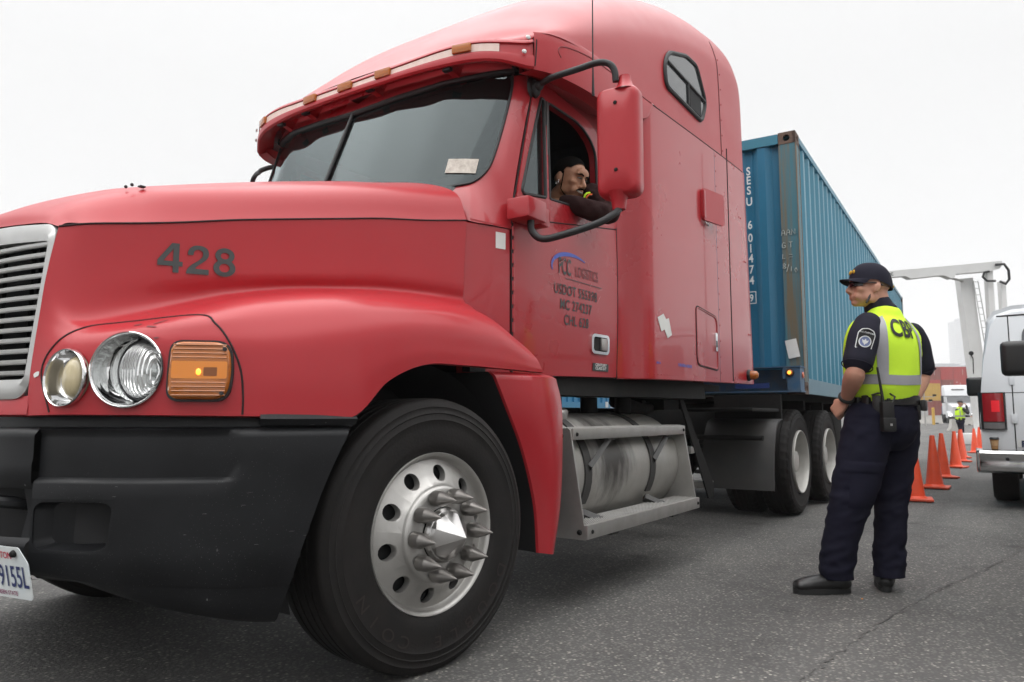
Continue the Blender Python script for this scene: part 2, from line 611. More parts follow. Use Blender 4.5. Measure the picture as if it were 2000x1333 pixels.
def cut_ellipse(mb, mt, rx, rz, depth=.12, n=28):
    """open an elliptical hole through a sheet: frame mt (x,y in plane, z = outward)"""
    bm = bmesh.new()
    vv = [bm.verts.new(p) for p in mb.v]
    bm.verts.index_update()
    lay = bm.faces.layers.int.new('m')
    for f, m_ in zip(mb.f, mb.m):
        try:
            q = bm.faces.new([vv[i] for i in f])
            q[lay] = m_
        except ValueError:
            pass
    inv = mt.inverted()
    def near(f, k):
        p = inv @ f.calc_center_median()
        return abs(p.z) < depth and abs(p.x) < rx * k + .06 and abs(p.y) < rz * k + .06
    R3 = mt.to_3x3()
    for i in range(n):
        a = 2 * math.pi * (i + .5) / n
        p = mt @ Vector((rx * math.cos(a), rz * math.sin(a), 0))
        no = R3 @ Vector((math.cos(a) / rx, math.sin(a) / rz, 0)).normalized()
        fs = [f for f in bm.faces if f[lay] == 0 and near(f, 1.0)]
        ge = list({e for f in fs for e in f.edges}) + list({v for f in fs for v in f.verts}) + fs
        bmesh.ops.bisect_plane(bm, geom=ge, plane_co=p, plane_no=no, dist=1e-5)
    dead = []
    for f in bm.faces:
        p = inv @ f.calc_center_median()
        if f[lay] == 0 and abs(p.z) < depth and (p.x / rx) ** 2 + (p.y / rz) ** 2 < 1.0:
            dead.append(f)
    bmesh.ops.delete(bm, geom=dead, context='FACES')
    bm.verts.index_update()
    mb.v = [v.co[:] for v in bm.verts]
    mb.f = [tuple(v.index for v in f.verts) for f in bm.faces]
    mb.m = [f[lay] for f in bm.faces]
    mb.sm = [True] * len(mb.f)
    bm.free()
    return mb

def drape(mb, o, u, v, d, bvh, off=.002):
    """lay a flat mesh (x,y) on a surface: start at o + x*u + y*v, shoot along d"""
    o, u, v, d = (Vector(q) for q in (o, u, v, d))
    vs = []
    for x, y, z in mb.v:
        p = o + u * x + v * y
        h, n, i, dist = bvh.ray_cast(p - d * 1.0, d, 3.0)
        if h is None:
            h = p
        vs.append(tuple(h - d * (off + z)))
    mb.v = vs
    return mb

def drape_line(pts, d, bvh, off=0., n=6, smooth=True):
    P = crom(np.array(pts, float), n) if smooth else np.array(pts, float)
    d = Vector(d)
    out = []
    for p in P:
        p = Vector(p)
        h, nn, i, dist = bvh.ray_cast(p - d * .6, d, 1.4)
        out.append((h if h is not None else p) - d * off)
    return out
# ================================================================== TRUCK
truck = thing('semi_truck', 'red conventional semi truck with sleeper cab, numbered 428 on its hood', 'truck', (0, 0, 0))

# ---- hood: side wrap from grille edge round headlights to the cowl (rows = stations, columns = levels)
W = [
 [(-1.13,-.515,.935),(-1.128,-.515,1.05),(-1.12,-.513,1.15),(-1.11,-.511,1.25),(-1.10,-.509,1.35),(-1.085,-.507,1.45),(-1.068,-.505,1.535)],
 [(-1.095,-.65,.938),(-1.092,-.655,1.05),(-1.077,-.645,1.15),(-1.05,-.615,1.205),(-1.03,-.575,1.25),(-1.02,-.560,1.38),(-1.00,-.562,1.55)],
 [(-.988,-.815,.937),(-.988,-.812,1.06),(-.978,-.795,1.17),(-.945,-.75,1.218),(-.87,-.615,1.272),(-.86,-.603,1.40),(-.85,-.605,1.578)],
 [(-.850,-.985,.935),(-.853,-.982,1.07),(-.853,-.968,1.18),(-.83,-.90,1.25),(-.72,-.648,1.312),(-.72,-.636,1.42),(-.72,-.638,1.605)],
 [(-.68,-1.105,.932),(-.68,-1.105,1.08),(-.68,-1.08,1.20),(-.665,-.98,1.30),(-.55,-.688,1.362),(-.55,-.674,1.45),(-.55,-.677,1.645)],
 [(-.45,-1.19,.928),(-.45,-1.19,1.10),(-.45,-1.165,1.24),(-.43,-1.06,1.342),(-.34,-.735,1.405),(-.34,-.722,1.48),(-.34,-.725,1.688)],
 [(-.285,-1.202,1.055),(-.275,-1.205,1.15),(-.26,-1.185,1.27),(-.25,-1.09,1.356),(-.14,-.78,1.43),(-.14,-.766,1.505),(-.14,-.768,1.728)],
 [(-.10,-1.212,1.122),(-.10,-1.213,1.185),(-.10,-1.195,1.285),(-.09,-1.11,1.365),(.06,-.825,1.448),(.06,-.812,1.53),(.06,-.815,1.767)],
 [(.12,-1.22,1.131),(.12,-1.22,1.19),(.13,-1.205,1.29),(.14,-1.125,1.374),(.28,-.878,1.455),(.28,-.866,1.54),(.28,-.868,1.80)],
 [(.38,-1.22,1.132),(.38,-1.22,1.18),(.39,-1.205,1.27),(.40,-1.135,1.352),(.49,-.93,1.447),(.49,-.920,1.54),(.50,-.925,1.840)],
 [(.70,-1.22,1.131),(.68,-1.22,1.15),(.65,-1.205,1.20),(.60,-1.14,1.275),(.53,-.95,1.42),(.53,-.92,1.54),(.53,-.925,1.843)],
]
NU, NV = 8, 7
GW = surf(W, NU, NV)
hood = MB()
hood.grid(GW, 0, skip=lambda i, j: i >= 9 * NU and j >= 4 * NV)
# turned-in lip of the fender edge
lip = []
for i in range(GW.shape[0]):
    x, y, z = GW[i, 0]
    s_ = min(1, abs(y + .5) / .5)
    lip.append([(x, y, z), (x + (.012 if x < -.7 else 0), y + .02, z - .004), (x + (.05 if x < -.8 else 0), y + .10, z + .01)])
hood.grid(np.array(lip), 0, flip=True)
# rear lip of hood side
T = [
 [(-1.068,-.505,1.535),(-1.085,-.44,1.552),(-1.10,-.30,1.563),(-1.115,-.15,1.570),(-1.12,0,1.572)],
 [(-1.045,-.515,1.550),(-1.055,-.44,1.592),(-1.07,-.30,1.612),(-1.085,-.15,1.622),(-1.09,0,1.625)],
 [(-1.00,-.562,1.551),(-.985,-.47,1.640),(-.99,-.31,1.668),(-1.00,-.15,1.682),(-1.00,0,1.685)],
 [(-.85,-.605,1.579),(-.85,-.50,1.695),(-.85,-.34,1.735),(-.85,-.17,1.755),(-.85,0,1.760)],
 [(-.72,-.638,1.606),(-.72,-.55,1.730),(-.72,-.38,1.778),(-.72,-.19,1.802),(-.72,0,1.808)],
 [(-.34,-.725,1.689),(-.34,-.65,1.815),(-.34,-.46,1.880),(-.34,-.23,1.915),(-.34,0,1.922)],
 [(.06,-.815,1.768),(.06,-.745,1.905),(.06,-.54,1.978),(.06,-.27,2.018),(.06,0,2.026)],
 [(.28,-.868,1.801),(.28,-.800,1.945),(.28,-.59,2.022),(.28,-.29,2.063),(.28,0,2.072)],
 [(.50,-.925,1.841),(.50,-.855,1.985),(.47,-.64,2.062),(.44,-.32,2.103),(.43,0,2.112)],
]
GT = surf(T, NU, 7)
hood.grid(GT, 0)
hood_bvh = hood.bvh()
# panel gaps: belt seam and headlight bezel outline
belt = [tuple(p) for p in GW[::2, -1][:37]]
YD = (0, 1, 0)
hood.tube([Vector(p) + Vector((0, -.0015, 0)) for p in belt], .0035, 6, m=1)
bez = [(-1.10,-.60,.945),(-1.113,-.56,1.07),(-1.095,-.60,1.155),(-1.05,-.66,1.205),(-.97,-.73,1.225),(-.868,-.963,1.245),(-.83,-1.0,1.215),(-.80,-1.03,1.16),(-.772,-1.05,1.08),(-.762,-1.055,1.0),(-.760,-1.053,.938)]
FD = Vector((.60, .80, 0)).normalized()
ln = drape_line(bez, FD, hood_bvh, 0, 6)
hood.tube(ln, .0035, 6, m=1)
def lamp_frame(c, n):
    n = Vector(n).normalized()
    u = Vector((0, 0, 1)).cross(n).normalized()
    return Matrix.Translation(Vector(c)) @ Matrix((u, n.cross(u), n)).transposed().to_4x4()
LAMPS = (((-.993, -.818, 1.071), (-.77, -.63, .06), .100, .108, True), ((-1.091, -.658, 1.047), (-.955, -.28, .05), .074, .083, False))
for c_, n_, rx_, rz_, b_ in LAMPS:
    cut_ellipse(hood, lamp_frame(c_, n_), rx_ * 1.0, rz_ * 1.0)
hood.mirror_y()
hood_o = hood.build('hood', ['red', 'gap'], truck, sharp=50)

# fleet number on the hood side
t = num428()
t.v = [(x * .1045, y * .102, z) for x, y, z in t.v]
drape(t, (-.806, -.62, 1.420), Vector((1, -.225, .052)).normalized(), (0, 0, 1), YD, hood_bvh, .004)
t.build('fleet_number', 'ink', hood_o)
# paint chips and scuffs above the lamps
scuff_m = pbr('scuff grey', (.16, .03, .035), .6)
for k, (x, y, z, a, w, h) in enumerate(((-.96,-.80,1.213,.2,.028,.004),(-.93,-.83,1.205,-.1,.034,.004),(-.915,-.85,1.222,.35,.05,.003),(-.93,-.86,1.168,.1,.018,.005),(-1.118,-.54,1.06,.5,.024,.014))):
    q = MB().poly([roundpoly([(-w/2,-h/2),(w*.2,-h*.6),(w/2,h*.2),(w*.1,h/2),(-w*.4,h*.4)], .004)], lambda a_, b_, c_: (a_, b_, c_))
    q.xf(Matrix.Rotation(a, 4, 'Z'))
    drape(q, (x, y, z), Vector((.66, -.75, 0)), (0, 0, 1), FD, hood_bvh, .003)
    q.build('paint_scuff', scuff_m if k < 4 else 'paper', hood_o)

# ---- headlights
def headlight(c, n, rx, rz, big, side):
    """round recessed lamp let into the fender: chrome bowl, inner sealed beam"""
    c = Vector((c[0], c[1] * side, c[2]))
    n = Vector((n[0], n[1] * side, n[2])).normalized()
    mt = lamp_frame(c, n)
    if side < 0:
        mt = mt @ Matrix.Diagonal((-1, 1, 1, 1))
    mb = MB()
    N_ = 40
    # bezel ring proud of the body + concave chrome bowl
    prof = [(1.05, -.012), (1.06, .002), (1.03, .006), (.99, .002), (.96, -.010), (.90, -.026), (.80, -.042), (.6, -.052), (0, -.056)]
    vs, fs = [], []
    for i in range(N_):
        a = 2 * math.pi * i / N_
        for r, h in prof:
            vs.append((math.cos(a) * r * rx, math.sin(a) * r * rz, h + .004))
    k = len(prof)
    for i in range(N_):
        j = (i + 1) % N_
        for q in range(k - 1):
            fs.append((i * k + q, i * k + q + 1, j * k + q + 1, j * k + q))
    mb.add(vs, fs)
    mb.xf(mt)
    o = mb.build('headlight', 'chrome', truck)
    if big:
        off, rl, rv, hw = .030, .060, .084, -.034
    else:
        off, rl, rv, hw = .024, .042, .066, -.030
    # inner lamp: dark housing ring and bulging lens, set towards the outside of the bowl
    ring = MB()
    lens = MB()
    for (mbx, pr) in ((ring, [(1.12, -.012), (1.10, .010), (1.03, .016), (.98, .012)]), (lens, [(1.0, .012), (.92, .026), (.75, .036), (.5, .042), (.25, .045), (0.001, .046)])):
        vs, fs = [], []
        for i in range(N_):
            a = 2 * math.pi * i / N_
            for r, h in pr:
                vs.append((math.cos(a) * r * rl + off, math.sin(a) * r * rv, h + hw))
        k = len(pr)
        for i in range(N_):
            j = (i + 1) % N_
            for q in range(k - 1):
                fs.append((i * k + q, i * k + q + 1, j * k + q + 1, j * k + q))
        mbx.add(vs, fs)
    # curved reflector fin beside the lamp
    fin = MB()
    pts = []
    for i in range(13):
        a = R(100 + 160 * i / 12)
        row = []
        for s_, h in ((1.10, .014), (1.30, .018), (1.52, .004)):
            row.append((math.cos(a) * rl * s_ + off, math.sin(a) * rv * min(s_, 1.14), h + hw))
        pts.append(row)
    fin.grid(np.array(pts))
    ring.xf(mt).build('lamp_ring', 'ringdark' if big else 'ringtan', o)
    if big:
        fin.xf(mt).build('reflector', 'flute', o)
    bk = MB()
    for i in range(N_):
        pass
    pr2 = [(1.0, .010), (.9, -.004), (.7, -.016), (.45, -.024), (.2, -.028), (.001, -.029)]
    vs, fs = [], []
    for i in range(N_):
        a = 2 * math.pi * i / N_
        for r, h in pr2:
            vs.append((math.cos(a) * r * rl * .99 + off, math.sin(a) * r * rv * .99, h + hw))
    k2 = len(pr2)
    for i in range(N_):
        j = (i + 1) % N_
        for q in range(k2 - 1):
            fs.append((i * k2 + q, j * k2 + q, j * k2 + q + 1, i * k2 + q + 1))
    bk.add(vs, fs)
    bk.ball((off, 0, hw + .002), (.010, .010, .022), 12)
    bk.xf(mt).build('lamp_bulb_bowl', 'bowl' if big else 'bowltan', o)
    lens.xf(mt).build('lens', 'flens' if big else 'flenstan', o)
    return o

M['amberband'] = pbr('glowing amber band', (.60, .185, .012), .3, coat=.5, emit=.08)
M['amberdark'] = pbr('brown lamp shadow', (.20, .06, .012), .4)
M['ringdark'] = pbr('dark lamp ring', (.05, .052, .055), .3, metal=.5)
M['ringtan'] = pbr('tan lamp ring', (.42, .37, .27), .45, metal=.2)
M['flute'] = pbr('fluted clear reflector', (.55, .57, .56), .18, metal=.85, bump=.5, bscale=22, stretch=(9, 9, .4))
M['bowl'] = pbr('fluted lamp silver', (.70, .72, .71), .16, metal=.95, bump=1.0, bscale=3, stretch=(26, 26, 1.5))
M['bowltan'] = pbr('yellowed lamp silver', (.62, .50, .27), .5, metal=.1, bump=.8, bscale=3, stretch=(30, 30, 1.5))
M['flens'] = glass('fluted lamp lens', (.80, .82, .81), rough=.08, ior=1.7, alpha=.72, flute=38)
M['flenstan'] = pbr('yellowed lamp lens', (.52, .44, .27), .22, coat=.7, var=.5, vscale=3, col2=(.40, .33, .19), stretch=(30, 30, 1.2), bump=.35, bscale=3)
for sd in (1, -1):
    for c_, n_, rx_, rz_, b_ in LAMPS:
        headlight(c_, n_, rx_, rz_, b_, sd)
    # amber turn signal
    c = Vector((-.858, -.983 * sd, 1.068))
    nn = Vector((-.70, -.71 * sd, .06)).normalized()
    mt = lamp_frame(c, nn)
    hx, hz = .088, .086
    out = roundpoly([(-hx, -hz), (hx * .86, -hz), (hx, -hz * .1), (hx * .9, hz), (-hx * .95, hz), (-hx, 0)], [.035, .045, .03, .045, .035, .02], 6)
    rim_ = MB().poly([[(a * 1.07, b * 1.07) for a, b in out]], lambda a, b, d: (a, b, d), None)
    mb = MB()
    mb.poly([[(a * 1.07, b * 1.07) for a, b in out]], lambda a, b, d: (a, b, .006 + d), -.03)
    mb.xf(mt)
    ts = mb.build('turn_signal', 'black', truck)
    n_ = len(out)
    rows = []
    for s_, h in ((1.0, .004), (.99, .016), (.93, .022), (.6, .025), (.2, .026)):
        rows.append([(a * s_, b * s_, h) for a, b in out] + [(out[0][0] * s_, out[0][1] * s_, h)])
    l2 = MB().grid(np.array(rows), flip=False)
    l2.poly([[(a * .2, b * .2) for a, b in out]], lambda a, b, d: (a, b, .026))
    for kz in range(-6, 7):
        if abs(kz) > 2:
            l2.tube([(-hx * .86, kz * .0125, .0235), (0, kz * .0125, .0255), (hx * .84, kz * .0125, .0235)], .0022, 6)
    l2.xf(mt).build('lens', 'amber', ts)
    for a, b in ((hx * .78, hz * .74), (hx * .74, -hz * .80)):
        MB().cyl((a, b, .015), (a, b, .028), .006, n=10).xf(mt).build('screw', 'black', ts)
    bl = MB().ball((-.002, -.006, .0265), (.0075, .010, .004), 12)
    bl.xf(mt).build('bulb', 'amberlit', ts)
    bw = MB().poly([rrect(-.078, -.026, .078, .026, .006)], lambda a, b, d: (a, b, .0262))
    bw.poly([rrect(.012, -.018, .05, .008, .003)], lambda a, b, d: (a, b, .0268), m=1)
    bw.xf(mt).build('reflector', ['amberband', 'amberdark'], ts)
# ---- grille
def gx(y, z):
    e = -1.13 + (z - .94) / .595 * .062
    return e - .05 * (1 - min(1, abs(y) / .51) ** 2)
GH = .508
frame = MB()
gout = roundpoly([(-GH, .985), (GH, .985), (GH - .004, 1.543), (.25, 1.562), (0, 1.568), (-.25, 1.562), (-GH + .004, 1.543)], [.07, .07, .05, .1, .1, .1, .05], 6)
gin = roundpoly([(-GH + .018, 1.045), (GH - .018, 1.045), (GH - .022, 1.487), (.25, 1.500), (0, 1.503), (-.25, 1.500), (-GH + .022, 1.487)], [.02, .02, .012, .1, .1, .1, .012], 6)
def resample(ring, n):
    P = np.array(ring + [ring[0]])
    d = np.r_[0, np.cumsum(np.linalg.norm(np.diff(P, axis=0), axis=1))]
    t = np.linspace(0, d[-1], n, endpoint=False)
    return [(float(np.interp(q, d, P[:, 0])), float(np.interp(q, d, P[:, 1]))) for q in t]
def ring_between(outr, inr, to3, n=200):
    """skin between two closed outlines matched by angle about the inner centre"""
    oo, ii = resample(outr, n), resample(inr, n)
    return np.array([[to3(*a, 0), to3(a[0] * .5 + b[0] * .5, a[1] * .5 + b[1] * .5, 1), to3(*b, 2)] for a, b in zip(oo + [oo[0]], ii + [ii[0]])])
fo = MB()
def g3(a, b, k):
    return (gx(a, b) - (.004, .016, .010)[k], a, b)
fo.grid(ring_between(gout, gin, g3, 240))
fo.grid(np.array([[g3(a, b, 0), (gx(a, b) + .03, a, b)] for a, b in resample(gout, 240) + resample(gout, 240)[:1]]))
fo.grid(np.array([[g3(a, b, 2), (gx(a, b) + .03, a, b)] for a, b in resample(gin, 240) + resample(gin, 240)[:1]]))
grille = fo.build('grille', 'satin', truck)
bk = MB()
ys = np.linspace(-GH + .012, GH - .012, 13)
bk.grid(np.array([[(gx(y, z) + .055, y, z) for z in np.linspace(1.0, 1.53, 5)] for y in ys]))
bk.build('grille_screen', 'inner', grille)
for k in range(13):
    z = 1.065 + k * (1.478 - 1.065) / 12
    mb = MB()
    ys = np.linspace(-GH + .02, GH - .02, 17)
    sec = [(-.004, -.0075), (-.011, -.004), (-.012, .004), (-.004, .0085), (.03, .010), (.03, .002)]
    rows = [[(gx(y, z) + a, y, z + b) for a, b in sec] + [(gx(y, z) + sec[0][0], y, z + sec[0][1])] for y in ys]
    mb.grid(np.array(rows))
    mb.build('grille_bar', 'satin', grille)
for y in (-.44, -.40, -.36, -.2, 0, .2, .36, .40, .44):
    MB().bx((gx(y, 1.27) + .045, y, 1.27), (.012, .008, .46)).build('grille_post', 'under', grille)
em = MB()
em.lathe([(0, .018), (.10, .017), (.185, .012), (.20, .004), (.205, 0)], (gx(0, 1.535) - .012, 0, 1.532), (-1, 0, .1), 48, up=(0, 1, 0))
em.v = [(x, y, 1.532 + (z - 1.532) * .17) for x, y, z in em.v]
eo = em.build('emblem', 'chrome', grille)
e2 = MB().lathe([(0, .0205), (.10, .0195), (.172, .0155)], (gx(0, 1.535) - .012, 0, 1.532), (-1, 0, .1), 48, up=(0, 1, 0))
e2.v = [(x, y, 1.532 + (z - 1.532) * .15) for x, y, z in e2.v]
e2.build('emblem_field', 'black', eo)
# red valance under the grille (part of the nose)
va = MB()
rows = []
for y in np.linspace(-.52, .52, 21):
    rows.append([(gx(y, .94) + .010, y, .932), (gx(y, .94) - .002, y, .938), (gx(y, .96) - .002, y, .965), (gx(y, .985) + .004, y, .995)])
va.grid(np.array(rows))
va.build('nose_valance', 'red', truck)

# ---- bumper: plan curve in (x,y), parameter s along it from the centre
BP = crom(np.array([(-1.205, 0), (-1.195, -.25), (-1.165, -.45), (-1.125, -.565), (-1.055, -.715), (-.935, -.90), (-.755, -1.075), (-.60, -1.155), (-.44, -1.198), (-.30, -1.215)]), 12)
Bs = np.r_[0, np.cumsum(np.linalg.norm(np.diff(BP, axis=0), axis=1))]
def bp(s, off=0.):
    x, y = np.interp(s, Bs, BP[:, 0]), np.interp(s, Bs, BP[:, 1])
    a, b = (np.interp(s + e, Bs, BP[:, 0]) for e in (-.01, .01))
    c, d = (np.interp(s + e, Bs, BP[:, 1]) for e in (-.01, .01))
    n = np.array([d - c, -(b - a)])
    n /= np.linalg.norm(n)
    if n @ np.array([-.7, -.7]) < 0:
        n = -n
    return x + n[0] * off, y + n[1] * off
def s_at(x=None, y=None):
    return float(np.interp(-y, -BP[:, 1], Bs))
S0 = s_at(y=-.567)
def s_end(z):   # slanted rear edge of the bumper end
    return s_at(y=-(1.128 + (z - .31) / .566 * .066))
def zbot(s):
    y = -bp(s)[1]
    return float(np.interp(y, [.0, .5, .60, .70, .90, 1.07, 1.13], [.46, .455, .452, .447, .378, .325, .312]))
def zcrease(s):
    y = -bp(s)[1]
    return float(np.interp(y, [0, .6, .9, 1.07, 1.15], [.485, .478, .445, .43, .428]))
be = MB()
# rows: (z, outward offset)
NSS = 46
def rowpts(zf, of, s0=S0 + .003, s1f=s_end, n=NSS):
    out = []
    for i in range(n):
        t = i / (n - 1)
        s = s0 + (s1f(zf(S0 + .9)) - s0) * t
        for _ in range(3):
            s = s0 + (s1f(zf(s)) - s0) * t
        z = zf(s)
        o = of(s, z)
        x, y = bp(s, o)
        out.append((x, y, z))
    return out
sP1 = s_at(y=-1.06)       # end of the recessed upper panel
def recess(s):
    return -.020 * (1 - min(1, max(0, (s - sP1 + .05) / .05)) ** 2)
hs0, hs1, hz0, hz1 = S0 + .012, s_at(y=-.80), .535, .690     # fog lamp pocket
rows = [
    (lambda s: .905, lambda s, z: -.075), (lambda s: .900, lambda s, z: -.03), (lambda s: .893, lambda s, z: -.014), (lambda s: .878, lambda s, z: -.002 + recess(s)), (lambda s: .868, lambda s, z: recess(s)),
    (lambda s: .80, lambda s, z: recess(s)), (lambda s: .752, lambda s, z: recess(s)), (lambda s: .742, lambda s, z: recess(s) * .2), (lambda s: .733, lambda s, z: .0),
    (lambda s: hz1, lambda s, z: 0.), (lambda s: hz0, lambda s, z: 0.), (lambda s: zcrease(s) + .004, lambda s, z: .0), (lambda s: zcrease(s), lambda s, z: -.003), (lambda s: zcrease(s) - .006, lambda s, z: -.005),
    (lambda s: .6 * zcrease(s) + .4 * zbot(s), lambda s, z: -.010), (lambda s: zbot(s) + .012, lambda s, z: -.022), (lambda s: zbot(s), lambda s, z: -.038), (lambda s: zbot(s) + .02, lambda s, z: -.09)]
RG = np.array([rowpts(*r) for r in rows])
iz = 9
cut = lambda j: hs0 <= (S0 + .006 + (s_end(.6) - S0 - .006) * (j + .5) / (NSS - 1)) <= hs1
cols = [j for j in range(NSS - 1) if cut(j)]
j0, j1 = cols[0], cols[-1] + 1
be.grid(RG, 0, skip=lambda i, j: i == iz and j0 <= j < j1, flip=True)
# pocket ring with rounded mouth, scooped floor and dark throat
pa, pb = RG[iz, j0:j1 + 1], RG[iz + 1, j0:j1 + 1]
def pk(u, v, dep):        # u,v in 0..1 over the pocket cell
    k = u * (len(pa) - 1)
    i = min(int(k), len(pa) - 2)
    f = k - i
    p = (pa[i] * (1 - f) + pa[i + 1] * f) * v + (pb[i] * (1 - f) + pb[i + 1] * f) * (1 - v)
    n = np.array([.75, .65, 0])
    return p + n * dep
nrim = 64
orect = resample([(0, 0), (.25, 0), (.5, 0), (.75, 0), (1, 0), (1, .5), (1, 1), (.75, 1), (.5, 1), (.25, 1), (0, 1), (0, .5)], nrim)
mouth = resample(rrect(.03, .05, .97, .95, .16, 6)[13:] + rrect(.03, .05, .97, .95, .16, 6)[:13], nrim)
def angsort(r):
    return sorted(r, key=lambda p: math.atan2((p[1] - .5), (p[0] - .5)))
orect, mouth = angsort(orect), angsort(mouth)
# project mouth points along angle so rings match
ring_rows = []
for (ou, ov) in orect:
    a = math.atan2(ov - .5, ou - .5)
    bu, bv = min(mouth, key=lambda p: abs(math.atan2(math.sin(math.atan2(p[1] - .5, p[0] - .5) - a), math.cos(math.atan2(p[1] - .5, p[0] - .5) - a))))
    cu, cv = .5 + (bu - .5) * .80 + .08, .5 + (bv - .5) * .86 + .02
    ring_rows.append([pk(ou, ov, 0), pk(bu, bv, .001), pk(bu * .99 + .005, bv * .98 + .01, .008), pk(cu, cv, .035 + .05 * max(0, cu)), ])
ring_rows.append(ring_rows[0])
be.grid(np.array(ring_rows), 0, flip=False)
thr = [r[-1] for r in ring_rows[:-1]]
be.add(thr, [tuple(range(len(thr)))], 0)
hole = MB().poly([rrect(.47, .10, .955, .93, .10, 5)], lambda a, b, d: tuple(pk(a, b, .030 + .05 * a)))
be.merge(hole, 1)
# rear return of the end cap
rr = RG[:, -1]
be.grid(np.array([[p, p + np.array([-.002, .012, 0]), p + np.array([-.02, .04, 0])] for p in rr]), 0, flip=True)
be_l = MB().merge(be)
# centre section
bc = MB()
def cpts(z, off, y1=.565):
    return [(bp(s_at(y=-abs(y)), off)[0], y, z) for y in np.linspace(-y1, y1, 31)]
crow = [(.905, -.08), (.900, -.03), (.893, -.013), (.878, -.001), (.868, 0), (.805, 0), (.790, .004), (.735, .002), (.718, -.012)]
bc.grid(np.array([cpts(*r) for r in crow]), 0, flip=False)
low = [(.575, -.012), (.560, .006), (.545, .010), (.49, -.002), (.455, -.02), (.445, -.06)]
bc.grid(np.array([cpts(*r) for r in low]), 0)
# posts between the openings, recessed dark panel behind, tow hook eye
for y0, y1 in ((-.565, -.527), (-.06, .06), (.527, .565)):
    bc.grid(np.array([[(bp(s_at(y=-abs(y)), o)[0], y, z) for y in np.linspace(y0, y1, 5)] for z, o in ((.73, -.012), (.65, -.03), (.565, -.012))]), 0)
bc.grid(np.array([[(bp(s_at(y=-abs(y)), -.12)[0], y, z) for y in np.linspace(-.55, .55, 12)] for z in (.76, .55)]), 1)
bumper = bc.build('bumper', ['bumper', 'inner'], truck, sharp=45)
be_l.build_pair('bumper_end', ['bumper', 'inner'], bumper, sharp=45)
for sd in (-1, 1):
    hk = MB()
    pts = [(-1.10 + .055 * math.cos(a), sd * (.40 + .055 * math.sin(a)), .645 + .03 * math.sin(a * .5)) for a in np.linspace(0, 2 * math.pi, 20, endpoint=False)]
    hk.tube(pts, .018, 8, closed=True)
    hk.build('tow_hook', 'bumper', bumper)
# black lip between bumper and hood, and side filler ahead of the wheel
fl = MB()
fl.grid(np.array([[(x + .03, y + .03, .90) if k == 0 else (x + .035, y + .04, .955) for k in (0, 1)] for x, y in [bp(s) for s in np.linspace(0, s_end(.9), 40)]]))
fl.mirror_y()
fl.build('bumper_filler', 'bumper', truck)
tb = MB()
x, y = bp(s_end(.90) - .01)
tb.grid(np.array([[(*bp(s, -.012), .905), (*bp(s, .0), .925), (*bp(s, -.02), .945)] for s in np.linspace(s_end(.9) - .30, s_end(.9) + .02, 12)]))
tb.build_pair('fender_lip', 'bumper', truck)

# ---- licence plate
pm = Matrix.Translation(Vector((-1.186, -.526, .490))) @ Matrix.Rotation(R(10), 4, 'Z') @ Matrix.Rotation(R(-12), 4, 'Y')
# local frame: u to the viewer's right (-Y side), v up, facing -X
pf = pm @ Matrix(((0, 0, -1), (-1, 0, 0), (0, 1, 0))).to_4x4()
def platepoint(mb, off=0.):
    return mb.xf(pf @ Matrix.Translation((0, 0, off)))
pl = MB().poly([roundpoly([(-.152, -.076), (.152, -.076), (.152, .032), (.118, .076), (-.152, .076)], [.012, .012, .006, .006, .012], 4)], lambda a, b, d: (a, b, d), .002)
plate = platepoint(pl).build('license_plate', pbr('white plate', (.66, .68, .67), .4, var=.35, vscale=9, col2=(.45, .60, .70)), truck)
platepoint(text_mb('WASHINGTON', .027, .0006, cond=.86, align='RIGHT').xf(Matrix.Translation((.085, .042, 0))), .004).build('state_name', pbr('red plate ink', (.45, .03, .06), .5), plate)
platepoint(text_mb('9155L', .088, .0010, cond=.60, align='RIGHT').xf(Matrix.Translation((.146, -.040, 0))), .004).build('plate_number', pbr('navy plate ink', (.02, .03, .12), .5), plate)
platepoint(text_mb('EVERGREEN STATE', .017, .0003, cond=.9, align='RIGHT').xf(Matrix.Translation((.09, -.066, 0))), .004).build('state_motto', pbr('plum plate ink', (.22, .03, .10), .5), plate)
sc = MB()
for a, b in ((-.13, .055), (.098, .058)):
    sc = MB().lathe([(0, .010), (.008, .009), (.011, .002), (.011, 0)], (a, b, .003), (0, 0, 1), 14, up=(0, 1, 0))
    platepoint(sc).build('screw', 'under', plate)

# ---- cab front: glass and its red surround
def wsx(y, z):
    k = 2.65 - z
    w = min(1, abs(y))
    base = float(np.interp(w, [0, .3, .6, .8, .93, .975, 1.0], [.66, .675, .72, .80, .87, .92, .97]))
    return base - k * (.42 * (1 - w * w) + .30 * w * w)
wg = MB()
ygl = np.linspace(-.95, .95, 41)
YM = lambda z: float(np.interp(z, [1.96, 2.056, 2.09, 2.14, 2.232, 2.41, 2.75], [.76, .825, .885, .915, .932, .943, .945]))
wg.grid(np.array([[(wsx(y / .95 * YM(z), z) + .004, y / .95 * YM(z), z) for z in np.linspace(1.96, 2.75, 24)] for y in ygl]), flip=True)
